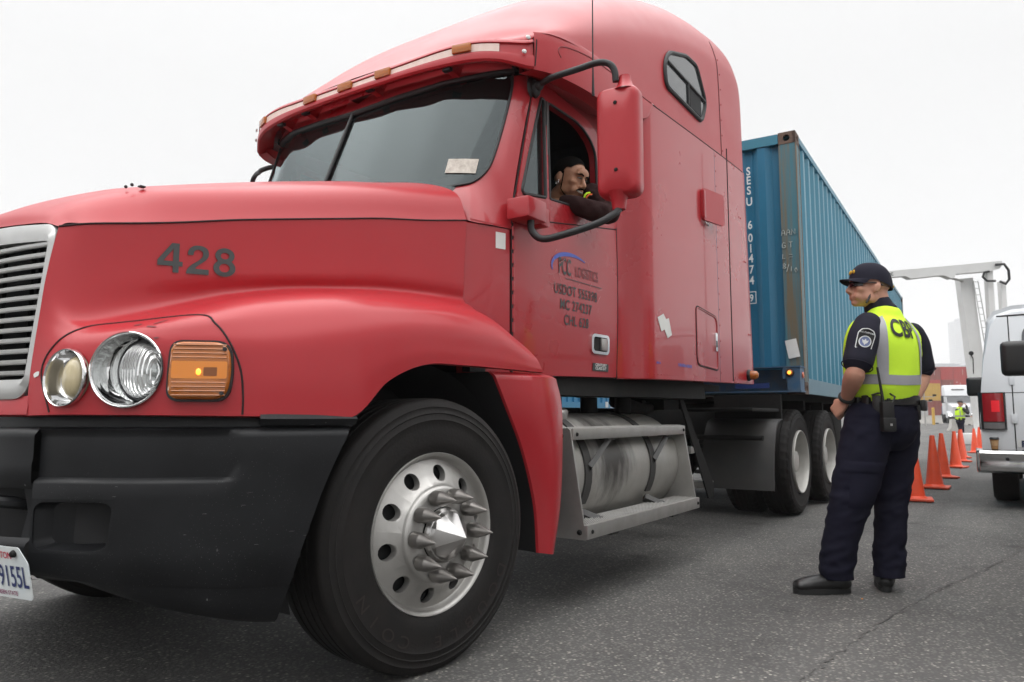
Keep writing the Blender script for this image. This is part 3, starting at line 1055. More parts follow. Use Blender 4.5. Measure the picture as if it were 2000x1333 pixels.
# red surround: loft from glass edge to outer edge (driver side), then mirrored
inn = [(.45,0,2.085),(.50,-.3,2.075),(.565,-.60,2.058),(.601,-.808,2.056),(.645,-.862,2.078),(.691,-.903,2.138),(.732,-.920,2.232),(.795,-.931,2.41),(.860,-.934,2.603),(.882,-.925,2.69)]
outr = [(.43,0,1.95),(.47,-.4,1.93),(.52,-.75,1.90),(.56,-.925,1.845),(.66,-.968,1.845),(.762,-1.0,1.86),(.775,-1.0,2.02),(.865,-1.0,2.36),(.948,-1.0,2.62),(.972,-1.0,2.70)]
inn_, out_ = crom(np.array(inn), 6), crom(np.array(outr), 6)
rows = []
for a, b in zip(inn_, out_):
    m_ = (a + b) / 2
    n = np.array([-.5, -.85, .1]) * min(1, np.linalg.norm(b - a) / .12) * .012
    rows.append([a + np.array([.012, .010, 0]), a, a * .75 + b * .25 + n, m_ + n, a * .25 + b * .75 + n * .6, b, b + np.array([.012, .02, 0])])
cf = MB().grid(np.array(rows))
# cowl side below the belt, ahead of the door
cf.grid(np.array([[(.470, -.895, z), (.60, -.943, z), (.69, -.976, z), (.752, -.995, z), (.764, -.985, z)] for z in (1.0, 1.35, 1.60, 1.838)]))
cf.grid(np.array([[(.515, -.935, z), (.60, -.958 , z), (.69, -.982, z), (.764, -1.001, z)] for z in (1.842, 1.852)]))
cf.mirror_y()
cabf = cf.build('cab_front', 'redgloss', truck, sharp=50)
wo = wg.build('windshield', 'wglass', truck)
# rubber seal along the glass edge + centre divider + top dark trim
sl = MB()
pts = [p + np.array([-.004, -.002, 0]) for p in inn_]
full = [np.array([p[0], -p[1], p[2]]) for p in pts[::-1]] + pts[1:]
sl.tube(full, .007, 6)
top = [(wsx(y, 2.63 + .10 * abs(y)) - .004, y, 2.625 + .105 * abs(y) ** 1.2) for y in np.linspace(-.93, .93, 31)]
sl.tube(top, .017, 8)
sl.build('windshield_seal', 'black', wo)
dv = MB()
dv.tube([(wsx(0, z) - .006, 0, z) for z in np.linspace(1.98, 2.63, 6)], .010, 8)
dv.build('windshield_divider', 'black', wo)
# curled paper behind the glass and two old scratches
pp = MB()
pp.grid(np.array([[(wsx(y, z) - .003, y, z) for z in (2.12 + (.86 + y) * .05, 2.20 + (.86 + y) * .05)] for y in np.linspace(-.86, -.725, 6)]))
pp.build('sticker', pbr('curled sticker', (.58, .54, .48), .8, var=.8, vscale=40, col2=(.33, .28, .24)), wo)
# wipers resting low on the glass
for y0, y1 in ((-.12, -.62), (.55, .05)):
    MB().tube([(wsx(y0, 2.05) - .012, y0, 2.03), (wsx(y1, 2.10) - .012, y1, 2.07)], .007, 6).build('wiper', 'black', wo)

# forehead panel behind the visor
fh = MB()
ys = np.linspace(-1.0, 1.0, 25)
fh.grid(np.array([[(wsx(y, 2.64) - .002, y, 2.635 + .10 * abs(y) ** 1.2), (wsx(y, 2.75) + .012, y, 2.76 + .07 * abs(y)), (wsx(y, 2.80) + .03, y, 2.85 + .012 * abs(y)), (wsx(y, 2.85) + .12, y, 2.93 - .05 * abs(y))] for y in ys]), flip=True)
fh.build('cab_forehead', 'redgloss', truck)

# ---- roof fairing with sun visor: ribs from base edge to centre line
VIS = np.array([(.580,0.),(.585,-.20),(.600,-.45),(.632,-.65),(.672,-.82),(.725,-.95),(.80,-1.06),(.83,-1.089)])
VZL = np.array([2.705,2.706,2.710,2.714,2.714,2.700,2.668,2.664])       # lip bottom
VZS = np.array([2.775,2.778,2.788,2.808,2.815,2.805,2.800,2.81])        # strip top
vc = crom(np.c_[VIS, VZL, VZS], 6)
vis = MB()
rows = []
for i, (x, y, zl, zs) in enumerate(vc):
    a, b = vc[max(i - 1, 0), :2], vc[min(i + 1, len(vc) - 1), :2]
    n = np.array([(b - a)[1], -(b - a)[0]])
    n = n / np.linalg.norm(n)
    if n[0] > 0:
        n = -n
    h = zs - zl
    fr_ = lambda o, z: (x + n[0] * o, y + n[1] * o, z)
    rows.append([fr_(-.10, zl + .05), fr_(-.03, zl + .004), fr_(-.006, zl), fr_(.004, zl + .010), fr_(.004, zl + h * .36), fr_(.001, zl + h * .48), fr_(-.008, zl + h * .50),
                 fr_(-.014, zs - .006), fr_(-.004, zs - .002), fr_(-.006, zs + .006), fr_(-.022, zs + .022)])
VR = np.array(rows)
vis.grid(VR)
# end return of the visor to the roof side
ribs = []
def rib(b, c, n, k=9):
    out = []
    for i in range(k):
        th = (i / (k - 1)) * math.pi / 2
        cy = max(0, math.cos(th)) ** (2 / n)
        sz = math.sin(th) ** (2 / n)
        y = b[1] * cy
        out.append((c[0] + (b[0] - c[0]) * abs(y / b[1]) ** 1.6, y, b[2] + (c[1] - b[2]) * sz))
    return out
frontrib = [tuple(VR[int(round(q)), -1]) for q in np.linspace(len(VR) - 1, 0, 9)]
RB0 = [(( .87,-1.115,2.86),( .70,2.885),2.0),(( .93,-1.150,2.865),( .85,3.02),2.1),((1.05,-1.180,2.87),(1.05,3.17),2.2),((1.25,-1.198,2.878),(1.30,3.345),2.5),((1.55,-1.200,2.885),(1.60,3.53),2.8),
      ((1.9,-1.2,2.89),(1.9,3.685),3.0),((2.3,-1.2,2.905),(2.3,3.83),3.2),((2.7,-1.2,2.92),(2.7,3.95),3.4),((3.1,-1.2,2.935),(3.1,4.03),3.5),((3.35,-1.2,2.945),(3.35,4.065),3.6)]
RB = [((b[0], b[1], b[2]), (c[0], c[1] + np.interp(c[0], [.8, 1.3, 2.0, 3.0], [.0, .05, .09, .085])), n * np.interp(c[0], [1, 1.6, 2.4, 3.2], [1, 1.10, 1.28, 1.5])) for b, c, n in RB0]
ribs = [frontrib] + [rib(*r) for r in RB]
RF = surf(ribs, 5, 4)
roof = MB().merge(vis)
roof.grid(RF, skip=lambda i, j: i < 2 and 10 <= j)  # unseen slot added behind the visor so sky light reaches the forehead
ext = [((3.352,-1.2,2.947),(3.352,4.15),5.4),((3.55,-1.2,2.955),(3.55,4.175),5.6),((3.80,-1.199,2.967),(3.79,4.175),5.8),((3.93,-1.194,2.972),(3.90,4.13),5.6),((3.975,-1.18,2.978),(3.94,4.04),5.0)]
RE = surf([rib(*r) for r in ext], 5, 4)
roof.grid(RE)
# roof side skirt between drip edge and seam (driver side)
sx = [.83, .95, 1.2, 1.55, 1.93, 2.04]
sy = [-1.089, -1.152, -1.198, -1.20, -1.20, -1.2005]
zd = [2.664, 2.662, 2.660, 2.675, 2.76, 2.86]
zs_ = [2.856, 2.874, 2.886, 2.892, 2.896, 2.900]
SK = surf([[(x, y + .09, a + .0), (x, y + .012, a), (x, y, a + .008), (x, y - .004, (a + b) / 2), (x, y, b - .004), (x, y + .006, b)] for x, y, a, b in zip(sx, sy, zd, zs_)], 6, 2)
roof.grid(SK)
roof.grid(np.array([[(x, y + .09, a), (x, -1.0, a + .03)] for x, y, a in zip(sx, sy, zd)]))
roof_bvh = roof.bvh()
# seams
def seamline(mb, pts, d=YD, r=.004, n=5, m=1, bv=None):
    mb.tube(drape_line(pts, d, bv or roof_bvh, -.0005, n), r, 6, m=m)
seamline(roof, [(.835, -1.3, 2.68), (.838, -1.3, 2.75), (.842, -1.3, 2.82)])
recess_shade_line = [(.975, -1.3, 2.762), (.958, -1.3, 2.785), (.962, -1.3, 2.808), (.99, -1.3, 2.826), (1.06, -1.3, 2.838), (1.2, -1.3, 2.852), (1.5, -1.3, 2.872), (1.8, -1.3, 2.882), (2.02, -1.3, 2.888)]
seamline(roof, recess_shade_line, r=.0045, m=2)  # darker red line paints the embossed recess's shade, running on as the seam
roof.mirror_y()
hp_ = MB().poly([[(.93, 2.66), (1.50, 2.60), (1.66, 2.42), (1.75, 2.2), (2.05, 2.2), (2.05, 2.95), (.93, 2.90)]], lambda a, b, d: (a, -.985 - .03 * (a - .93) + d, b), .02)
hp_.build_pair('door_header', 'redin', truck)
roof_o = roof.build('roof_fairing', ['red', 'gap', 'redin'], truck, sharp=42)
# marker strip and lamps set in the visor face
st = MB()
n_ = len(vc)
rows = []
for i, (x, y, zl, zs) in enumerate(vc):
    if y < -.97:
        break
    h = zs - zl
    p = VR[i]
    rows.append([p[6] + np.array([-.004, -.002, .001]), p[7] + np.array([-.006, -.003, -.002])])
st.grid(np.array(rows))
st.mirror_y()
st.build('marker_strip', 'strip', roof_o)
def vis_at(y):
    i = int(np.argmin(abs(vc[:, 1] + abs(y))))
    q0, q1 = VR[i, 6], VR[i, 7]
    tdir = Vector(VR[min(i + 2, len(VR) - 1), 6] - VR[max(i - 2, 0), 6]).normalized()
    c = Vector((q0 + q1) / 2)
    return (Vector((c.x, math.copysign(c.y, y), c.z)), Vector((tdir.x, math.copysign(1, y) * tdir.y * (1 if y > 0 else -1), tdir.z)) if y > 0 else tdir)
for y in (.86, .30, .0, -.30, -.78):
    c, td = vis_at(y if y else -.001)
    ang = math.atan2(td.y, td.x)
    if y > 0:
        ang = -ang
        c = Vector((c.x, y, c.z))
    mk = MB().bx((c.x - .012, c.y, c.z + .004), (.105, .022, .046), rot=ang, bevel=.007)
    mk.build('marker_lamp', 'amber', roof_o)
for x, y, z in ((.80, -1.075, 2.82), (.787, -1.06, 2.745)):
    for sd in (1, -1):
        MB().lathe([(0, .008), (.010, .006), (.013, 0)], (x, y * sd, z), (-.55, -.83 * sd, 0), 12).build('bolt', 'satin', roof_o)
for y in (-.68, -.18, .36, .62):
    br = MB()
    i = int(np.argmin(abs(vc[:, 1] + abs(y))))
    x = vc[i, 0]
    br.poly([[(0, 0), (.0, .045), (.14, .075), (.14, -.03), (.05, -.012)]], lambda a, b, d: (x + .03 + a, y + d, 2.715 + b), .035)
    br.bx((x + .03, y + .017, 2.712), (.03, .05, .022), bevel=.005, m=1)
    br.build('visor_bracket', ['red', 'black'], roof_o)

# ---- door (plane Y(X)) with window openings
def dy(x):
    return -1.0 - .05 * (x - .77) / 1.01
door_out = roundpoly([(.772,1.132),(1.778,1.157),(1.787,2.05),(1.78,2.35),(1.60,2.62),(1.02,2.70),(.972,2.69),(.772,1.95)], [.02,.02,.05,.15,.15,.03,.03,.2], 5)
win = roundpoly([(1.078,2.068),(1.575,2.098),(1.585,2.48),(1.42,2.585),(1.082,2.600)], [.01,.04,.12,.14,.03], 6)
vent = roundpoly([(.824,2.036),(1.040,2.066),(1.045,2.600),(1.018,2.600)], [.04,.01,.02,.03], 5)
def d3(a, b, d):
    barrel = .018 * max(0, 1 - ((b - 1.75) / .62) ** 2) * min(1, max(0, (a - .76) / .06), 1)
    return (a, dy(a) - barrel + d, b)
def dense(r, h=.06):
    out = []
    k = len(r)
    for i in range(k):
        a, b = np.array(r[i]), np.array(r[(i + 1) % k])
        n = max(1, int(np.linalg.norm(b - a) / h))
        out += [tuple(a + (b - a) * j / n) for j in range(n)]
    return out
def door_mb(xs_=1):
    mb = MB()
    mb.poly([door_out, win, vent], lambda a, b, d: d3(a, b, d), .05, smooth=False)
    return mb
# the lower door skin is a smooth grid, the window frame a sheet with holes
low_out = []
dm = MB()
zz = np.linspace(1.135, 2.03, 16)
def xl(z):
    return .774 if z < 1.95 else .774 + (z - 1.95) * .28
dm.grid(np.array([[d3(xl(z) + (1.778 - xl(z)) * t, z + .024 * t - .004 * (1 - t), 0) for t in np.linspace(0, 1, 13)] for z in zz]), flip=False)
def line_z(a):
    return 2.03 - .004 + .028 * (a - .795) / .985
upper = [(.797,2.026),(1.10,2.0335),(1.45,2.0435),(1.780,2.0535)] + [p for p in door_out if p[1] > 2.06]
up_sorted = [(.797,2.026),(1.10,2.0335),(1.45,2.0435),(1.779,2.0535)] + roundpoly([(1.79,2.10),(1.78,2.35),(1.60,2.62),(1.02,2.70),(.972,2.69),(.80,2.05)], [.001,.15,.15,.03,.03,.001], 5)
dm.poly([up_sorted, win, vent], d3, .045, smooth=False)
dm.grid(np.array([[d3(1.778, z + .024, 0), d3(1.778, z + .024, .04)] for z in zz]))
dm.grid(np.array([[d3(xl(z), z, .04), d3(xl(z), z, 0)] for z in zz]))
dm.grid(np.array([[d3(x, 1.131 + .024 * (x - .774), .04), d3(x, 1.131 + .024 * (x - .774), 0)] for x in np.linspace(.774, 1.778, 6)]), flip=True)
door_bvh = dm.bvh()
# beltline gap across the door, hinge and rear gaps
g = MB()
g.tube([d3(x, 1.90 + .148 * (x - .79), -.0005) for x in np.linspace(.79, 1.785, 10)], .0035, 6)
g.tube([d3(1.783, z, .004) for z in np.linspace(1.15, 2.06, 10)], .006, 6)
g.tube([d3(.768, z, .004) for z in np.linspace(1.13, 1.98, 8)] + [(.80 + .165 * t, -.998, 2.05 + .61 * t) for t in np.linspace(0, 1, 8)], .007, 6)
for z in np.linspace(1.36, 1.90, 9):
    g.cyl((.770, dy(.77) - .004, z - .024), (.770, dy(.77) - .004, z + .024), .0075, n=8, m=1)
def build_door(sd):
    q = MB().merge(dm)
    k = MB().merge(g)
    if sd > 0:
        for w_ in (q, k):
            w_.v = [(x, -y, z) for x, y, z in w_.v]
            w_.f = [f[::-1] for f in w_.f]
    o = q.build('door', 'redgloss', truck, sharp=30)
    k.build('door_gap', ['gap', 'redgloss'], o)
    def side(mb):
        if sd > 0:
            mb.v = [(x, -y, z) for x, y, z in mb.v]
            mb.f = [f[::-1] for f in mb.f]
        return mb
    side(MB().poly([vent], lambda a, b, d: d3(a, b, .02))).build('vent_window', 'sglass', o)
    s_ = MB()
    for r_, rr in ((vent, .010), (win, .008)):
        s_.tube([d3(a, b, .002) for a, b in r_], rr, 6, closed=True)
    s_.bx((1.058, dy(1.06) + .012, 2.335), (.014, .03, .53), m=0)
    side(s_).build('window_seal', 'black', o)
    b_ = MB().bx((1.072, dy(1.07) + .004, 2.335), (.014, .022, .53), bevel=.003)
    side(b_).build('window_bar', 'satingrey', o)
    if sd > 0:
        side(MB().poly([win], lambda a, b, d: d3(a, b, .03))).build('window_glass', 'sglass', o)
    return o
M['satingrey'] = pbr('grey window bar', (.10, .10, .10), .45)
door = build_door(-1)
build_door(1)
# handle
hd = MB()
ox, oz = 1.575, 1.338
hd.poly([rrect(-.098, -.056, .098, .056, .03, 6), rrect(-.078, -.040, .078, .040, .02, 6)], lambda a, b, d: d3(ox + a, oz + b, d - .010), .012)
h_o = hd.build('door_handle', 'chrome', door)
MB().poly([rrect(-.08, -.042, .08, .042, .02, 6)], lambda a, b, d: d3(ox + a, oz + b, -.002)).build('handle_recess', 'inner', h_o)
MB().bx((ox + .034, dy(ox) - .022, oz), (.07, .016, .07), bevel=.007).build('handle_paddle', 'alu', h_o)
# lettering on the door
def door_text(body, size, x, z, mat, name, bold=.0008, cond=1., slope=.0, spacing=1.):
    t_ = text_mb(body, size, bold, cond=cond, spacing=spacing)
    drape(t_, (x, -1.03, z), Vector((1, 0, slope)).normalized(), (0, 0, 1), YD, door_bvh, .003)
    return t_.build(name, mat, door)
door_text('USDOT 555398', .076, 1.32, 1.575, 'ink', 'registration_number', .0013, .80, spacing=1.10)
door_text('MC 274237', .076, 1.32, 1.497, 'ink', 'registration_number', .0013, .82, spacing=1.10)
door_text('CHL 628', .076, 1.325, 1.417, 'ink', 'registration_number', .0013, .82, spacing=1.10)
door_text('PCC', .125, 1.205, 1.685, 'ink', 'company_lettering', .0022, .52)
door_text('LOGISTICS', .082, 1.430, 1.690, 'dim', 'company_lettering', .0006, .62)
sw = MB()
arc = []
for i in range(25):
    a = R(195 - 145 * i / 24)
    wd = .011 * math.sin(math.pi * min(1, max(0.06, (i + 2) / 27))) + .001
    cx_, cz_ = 1.28, 1.71
    arc.append([(cx_ + (.20 + wd) * math.cos(a), (.085 + wd) * math.sin(a), 0), (cx_ + (.20 - wd) * math.cos(a), (.085 - wd) * math.sin(a), 0)])
sw.grid(np.array(arc))
drape(sw, (0, -1.03, 1.715), (1, 0, 0), (0, 0, 1), YD, door_bvh, .003)
sw.build('company_swoosh', 'blueink', door)
ul = MB().poly([[(-.19, -.004), (.19, -.004), (.19, .0), (-.19, .0)]], lambda a, b, d: (a, b, 0))
drape(ul, (1.40, -1.03, 1.665), (1, 0, -.01), (0, 0, 1), YD, door_bvh, .003)
ul.build('company_underline', 'ink', door)
# peeled residue round the decal
pe = MB()
for k in range(46):
    a, b = rng.uniform(1.05, 1.58), rng.choice([rng.uniform(1.60, 1.66), rng.uniform(1.74, 1.80), rng.uniform(1.61, 1.80), rng.uniform(1.44, 1.60) if rng.random() < .5 else 1.62])
    if b < 1.60 and 1.10 < a < 1.53:
        a = rng.choice([rng.uniform(1.04, 1.09), rng.uniform(1.53, 1.58)])
    w, h, th = rng.uniform(.006, .03), rng.uniform(.0008, .0025), rng.uniform(-1.2, 1.2)
    q = MB().poly([[(-w, -h), (w * .6, -h * .4), (w, h), (-w * .3, h * .6)]], lambda p, q_, d: (p * math.cos(th) - q_ * math.sin(th), p * math.sin(th) + q_ * math.cos(th), 0))
    drape(q, (a, -1.03, b), (1, 0, 0), (0, 0, 1), YD, door_bvh, .0035)
    pe.merge(q)
pe.build('decal_residue', pbr('decal residue', (.50, .22, .22), .7), door)
bd = MB().poly([rrect(-.088, -.022, .088, .022, .004)], lambda a, b, d: (a, b, 0))
drape(bd, (1.59, -1.03, 1.208), (1, 0, 0), (0, 0, 1), YD, door_bvh, .004)
bo = bd.build('model_badge', 'ink', door)
for k, tx in enumerate(('CENTURY', 'CLASS S/T')):
    t_ = text_mb(tx, .022, .0006, cond=1.25)
    drape(t_, (1.59, -1.03, 1.2135 - .019 * k), (1, 0, 0), (0, 0, 1), YD, door_bvh, .0055)
    t_.build('badge_lettering', 'paper', bo)
stk = MB().poly([rrect(-.028, -.04, .028, .04, .002)], lambda a, b, d: (a, b, 0))
cowl_bvh = cf.bvh()
drape(stk, (.697, -1.0, 1.775), (1, -.33, 0), (0, 0, 1), YD, cowl_bvh, .003)
stk.build('white_sticker', 'paper', cabf)
# ---- sleeper box side
sc_ = [(1.788,-1.055),(1.80,-1.06),(1.84,-1.078),(1.885,-1.115),(1.93,-1.165),(1.985,-1.195),(2.06,-1.203),(2.4,-1.206),(2.8,-1.206),(3.18,-1.204)]
def sl_z(x, t):
    zb = 1.157 + max(0, x - 2.0) * .020
    zt = 2.702 if x < 1.94 else 2.702 + (2.885 - 2.702) * min(1, (x - 1.94) / .05) + max(0, x - 1.94) * .043
    return zb + (zt - zb) * t
SL = surf([[(x, y, sl_z(x, t)) for t in (0, .25, .5, .75, 1)] for x, y in sc_], 5, 3)
sleep = MB().grid(SL)
ex_ = [(3.186,-1.204),(3.45,-1.204),(3.7,-1.203),(3.95,-1.20),(4.06,-1.192)]
EX = surf([[(x - .09 * t * min(1, (x - 3.18) / .8) + (.19 - .19 * t - .0 if False else 0), y, sl_z(x, t) + (0 if x < 3.2 else 0)) for t in (0, .25, .5, .75, 1)] for x, y in ex_], 5, 3)
sleep.grid(EX)
# rear edge return
sleep.grid(np.array([[p, (p[0] - .01, p[1] + .03, p[2]), (p[0] - .03, p[1] + .05, p[2])] for p in EX[-1]]))
# rolled bottom edge
sleep.grid(np.array([[(p[0], p[1] + .06, p[2] + .004), (p[0], p[1] + .008, p[2] - .006), tuple(p)] for p in list(SL[:, 0]) + list(EX[:, 0])]))
sl_bvh = sleep.bvh()
for pts in ([(1.786, -1.2, 1.17), (1.786, -1.2, 2.05)],):
    pass
# rivet seam between sleeper and rear fairing extender
riv = [(3.183, -1.3, 1.185), (3.183, -1.3, 2.0), (3.183, -1.3, 2.93)]
sleep.tube(drape_line(riv, YD, sl_bvh, -.001, 8, False), .004, 6, m=1)
sleep.tube(drape_line([(2.04, -1.3, 2.884), (2.5, -1.3, 2.905), (3.18, -1.3, 2.938), (3.9, -1.3, 2.968)], YD, sl_bvh, -.002, 6), .005, 6, m=1)
# rear and front bulkheads, roof of the box (hidden)
sl_o = sleep.build_pair('sleeper_side', ['redgloss', 'gap'], truck, sharp=40)
MB().grid(np.array([[(3.15, y, z) for z in (1.2, 2.2, 3.1, 3.4)] for y in (-1.12, 0, 1.12)])).build('sleeper_back', 'redin', truck)
rv = MB()
for z in np.linspace(1.25, 2.9, 15):
    for sd in (1, -1):
        rv.lathe([(0, .005), (.005, .004), (.007, 0)], (3.205, -1.203 * sd, float(z)), (0, -sd, 0), 8)
for x in np.linspace(1.95, 3.1, 26):
    rv.lathe([(0, .004), (.004, .003), (.006, 0)], (float(x), float(np.interp(x, [1.93, 1.985, 2.06], [-1.166, -1.196, -1.203])), 1.185 + (x - 2) * .02), (0, -1, 0), 8)
for x, z in ((3.75, 2.55), (3.80, 2.55), (3.86, 2.2), (3.90, 2.2), (3.93, 1.6), (3.97, 1.6)):
    rv.lathe([(0, .005), (.006, .004), (.009, 0)], (x, -1.202, z), (0, -1, 0), 8)
rv.build('rivet', 'redgloss', sl_o)
rv2 = MB()
for z in np.linspace(3.0, 3.75, 7):
    h, n, i, dd = roof_bvh.ray_cast(Vector((3.40, -2, float(z))), Vector((0, 1, 0)))
    if h is not None:
        rv2.lathe([(0, .005), (.005, .004), (.007, 0)], h, n if n.y < 0 else -n, 8)
rv2.build('rivet', 'redgloss', roof_o)
sm_ = MB()
sm_.tube(drape_line([(3.37, -1.3, 2.96), (3.365, -1.3, 3.2), (3.36, -1.3, 3.45), (3.36, -1.3, 3.7), (3.36, -1.3, 3.9)], YD, roof_bvh, -.0005, 6), .004, 6)
sm_.build('panel_seam', 'gap', roof_o)
# sleeper window: rubber frame, sliding panes
wpts = [(2.285, 3.105), (2.905, 3.098), (2.99, 3.27), (2.90, 3.46), (2.42, 3.375), (2.27, 3.22)]
wpts = [(2.27, 3.10), (2.93, 3.075), (3.03, 3.25), (2.86, 3.478), (2.66, 3.468), (2.34, 3.362), (2.255, 3.24)]
wr = roundpoly(wpts, [.05, .06, .07, .05, .04, .07, .06], 6)
def on_roof(a, b, off=0.):
    h, n, i, dd = roof_bvh.ray_cast(Vector((a, -2.2, b)), Vector((0, 1, 0)))
    return Vector((a, h.y - off if h is not None else -1.18, b))
fr_ = MB().tube([on_roof(a, b, .004) for a, b in wr], .0165, 8, closed=True)
sw_o = fr_.build('sleeper_window', 'black', roof_o)
cxw, czw = 2.64, 3.26
gl_ = MB()
rows = [[on_roof(cxw + (a - cxw) * s_, czw + (b - czw) * s_, .006) for a, b in wr + wr[:1]] for s_ in (1., .75, .5, .25, .02)]
gl_.grid(np.array([[tuple(p) for p in r] for r in rows]))
gl_.build('window_pane', pbr('dark sleeper glass', (.035, .04, .042), .05, spec=.9, ior=1.8), sw_o)
br_ = MB()
br_.tube([on_roof(2.28, 3.285, .010), on_roof(2.65, 3.268, .010), on_roof(3.0, 3.252, .010)], .011, 6)
br_.tube([on_roof(2.665, 3.10, .010), on_roof(2.665, 3.268, .010)], .009, 6)
br_.build('window_bar', 'black', sw_o)
dk = MB().grid(np.array([[tuple(on_roof(a, b, .009)) for b in (3.105, 3.245)] for a in (2.70, 2.80, 2.92)]))
dk.build('open_pane', 'inner', sw_o)
# folding side lamp panel, baggage door, marker light, tape scrap, faded blue lettering
pan = MB().poly([rrect(2.852, 2.325, 3.142, 2.560, .03, 5)], lambda a, b, d: (a, -1.225 - (a - 2.852) * .20 + d, b + .0), .018)
pan.bx((2.87, -1.215, 2.44), (.03, .04, .20), bevel=.005)
po = pan.build('side_panel', 'redgloss', sl_o)
MB().tube([(2.90, -1.215, 2.33), (2.91, -1.225, 2.305), (2.95, -1.225, 2.30), (2.965, -1.215, 2.32)], .006, 6).build('panel_latch', 'satin', po)
bo_ = roundpoly([(2.70, 1.275), (3.285 - .14, 1.262), (3.165, 1.29), (3.165, 1.60), (3.08, 1.665), (2.70, 1.690)], [.06, .02, .04, .09, .05, .05], 5)
bo_ = roundpoly([(2.70, 1.280), (3.14, 1.262), (3.14, 1.655), (2.70, 1.692)], [.06, .04, .07, .05], 6)
bd_ = MB()
bd_.tube(drape_line([(a, -1.3, b) for a, b in bo_ + bo_[:1]], YD, sl_bvh, -.001, 1, False), .006, 6)
bgo = bd_.build('baggage_door', 'gap', sl_o)
bd2 = MB().tube(drape_line([(2.92 + (a - 2.92) * .955, -1.3, 1.475 + (b - 1.475) * .955) for a, b in bo_ + bo_[:1]], YD, sl_bvh, .0005, 1, False), .006, 6)
bd2.build('door_rim', 'redgloss', bgo)
lt = MB().poly([rrect(3.068, 1.40, 3.108, 1.535, .012, 4)], lambda a, b, d: (a, -1.217 + d, b), .014)
lo_ = lt.build('door_latch', 'chrome', bgo)
MB().bx((3.088, -1.2165, 1.452), (.018, .004, .045)).build('latch_recess', 'inner', lo_)
am = MB().lathe([(0, .085), (.018, .083), (.030, .074), (.036, .055), (.036, .022)], (3.87, -1.20, 1.262), (0, -1, 0), 24)
amo = am.build('marker_lamp', 'amber', sl_o)
MB().lathe([(.046, .0), (.046, .016), (.038, .026), (.0, .026)], (3.87, -1.20, 1.262), (0, -1, 0), 24).build('lamp_base', 'black', amo)
MB().ball((3.88, -1.268, 1.268), (.012, .014, .012), 10).build('bulb', 'amberlit', amo)
tp = MB().poly([[(-.03, .045), (.06, .078), (.098, .047), (.142, .058), (.187, -.045), (.118, -.072), (.072, -.021), (.022, -.038)]], lambda a, b, d: (a, b, 0))
drape(tp, (2.075, -1.3, 1.49), (1, 0, 0), (0, 0, 1), YD, sl_bvh, .003)
tp.build('torn_tape', 'paper', sl_o)
bl = MB()
for x0, x1, z, h in ((2.02, 2.10, 1.256, .012), (2.36, 2.62, 1.262, .020)):
    for k in range(int((x1 - x0) / .022)):
        w = rng.uniform(.010, .018)
        bl.poly([[(x0 + k * .022, z - h * .5), (x0 + k * .022 + w, z - h * .5), (x0 + k * .022 + w * rng.uniform(.5, 1), z + h * rng.uniform(.2, .6)), (x0 + k * .022, z + h * .5)]], lambda a, b, d: (a - 2, b - 1.2, 0))
drape(bl, (2, -1.3, 1.2), (1, 0, 0), (0, 0, 1), YD, sl_bvh, .003)
bl.build('faded_lettering', 'blueink', sl_o)
# grey air deflector edge behind the fairing
df_ = MB().grid(np.array([[(3.96 + dx, -1.02 + dy_, z) for dx, dy_ in ((-.02, .0), (.10, .02), (.16, .10))] for z in (2.6, 3.0, 3.4, 3.62, 3.68)]))
df_.build_pair('rear_deflector', pbr('grey deflector', (.36, .37, .37), .5), truck)

# ---- dark underbody band below cab and sleeper
ub = MB()
ub.grid(np.array([[(x, y + .045, z0), (x, y + .035, z1), (x, y + .30, z1)] for x, y, z0, z1 in ((.70, -1.0, 1.14, 1.04), (1.3, -1.03, 1.15, 1.045), (1.8, -1.055, 1.165, 1.048), (2.0, -1.15, 1.17, 1.05), (3.02, -1.18, 1.19, 1.055))]))
ub.grid(np.array([[(3.02, -1.18 + .045, 1.19), (3.02, -1.145, 1.055)], [(3.02, -.5, 1.19), (3.02, -.5, 1.055)]]))
ub.build_pair('cab_skirt', 'under', truck)
MB().bx((2.2, 0, 1.16), (3.4, 1.9, .05)).build('cab_underbody', 'under', truck)

# ---- interior: floor, back wall, headliner, dash, seat, wheel
it = MB()
it.bx((1.42, 0, 1.45), (1.22, 1.84, .05))
it.bx((2.05, 0, 2.05), (.04, 1.96, 1.4))
it.bx((1.45, 0, 2.74), (1.15, 1.9, .04))
it.bx((.80, 0, 1.83), (.36, 1.80, .26), bevel=.06)
it.bx((1.74, -.55, 1.75), (.18, .52, .95), bevel=.06)
it.bx((1.50, -.55, 1.68), (.5, .52, .16), bevel=.05)
it.bx((1.74, .55, 1.75), (.18, .52, .95), bevel=.06)
it.bx((1.50, .55, 1.68), (.5, .52, .16), bevel=.05)
ito = it.build('cab_interior', 'inner', truck)
stw = MB()
Ms = Matrix.Translation((1.10, -.50, 2.0)) @ Matrix.Rotation(R(-55), 4, 'Y')
stw.tube([(.22 * math.cos(a), .22 * math.sin(a), 0) for a in np.linspace(0, 2 * math.pi, 28, endpoint=False)], .014, 8, closed=True)
for a in (0, 2.2, 4.1):
    stw.tube([(0, 0, -.02), (.22 * math.cos(a), .22 * math.sin(a), 0)], .012, 6)
stw.xf(Ms).build('steering_wheel', 'inner', ito)

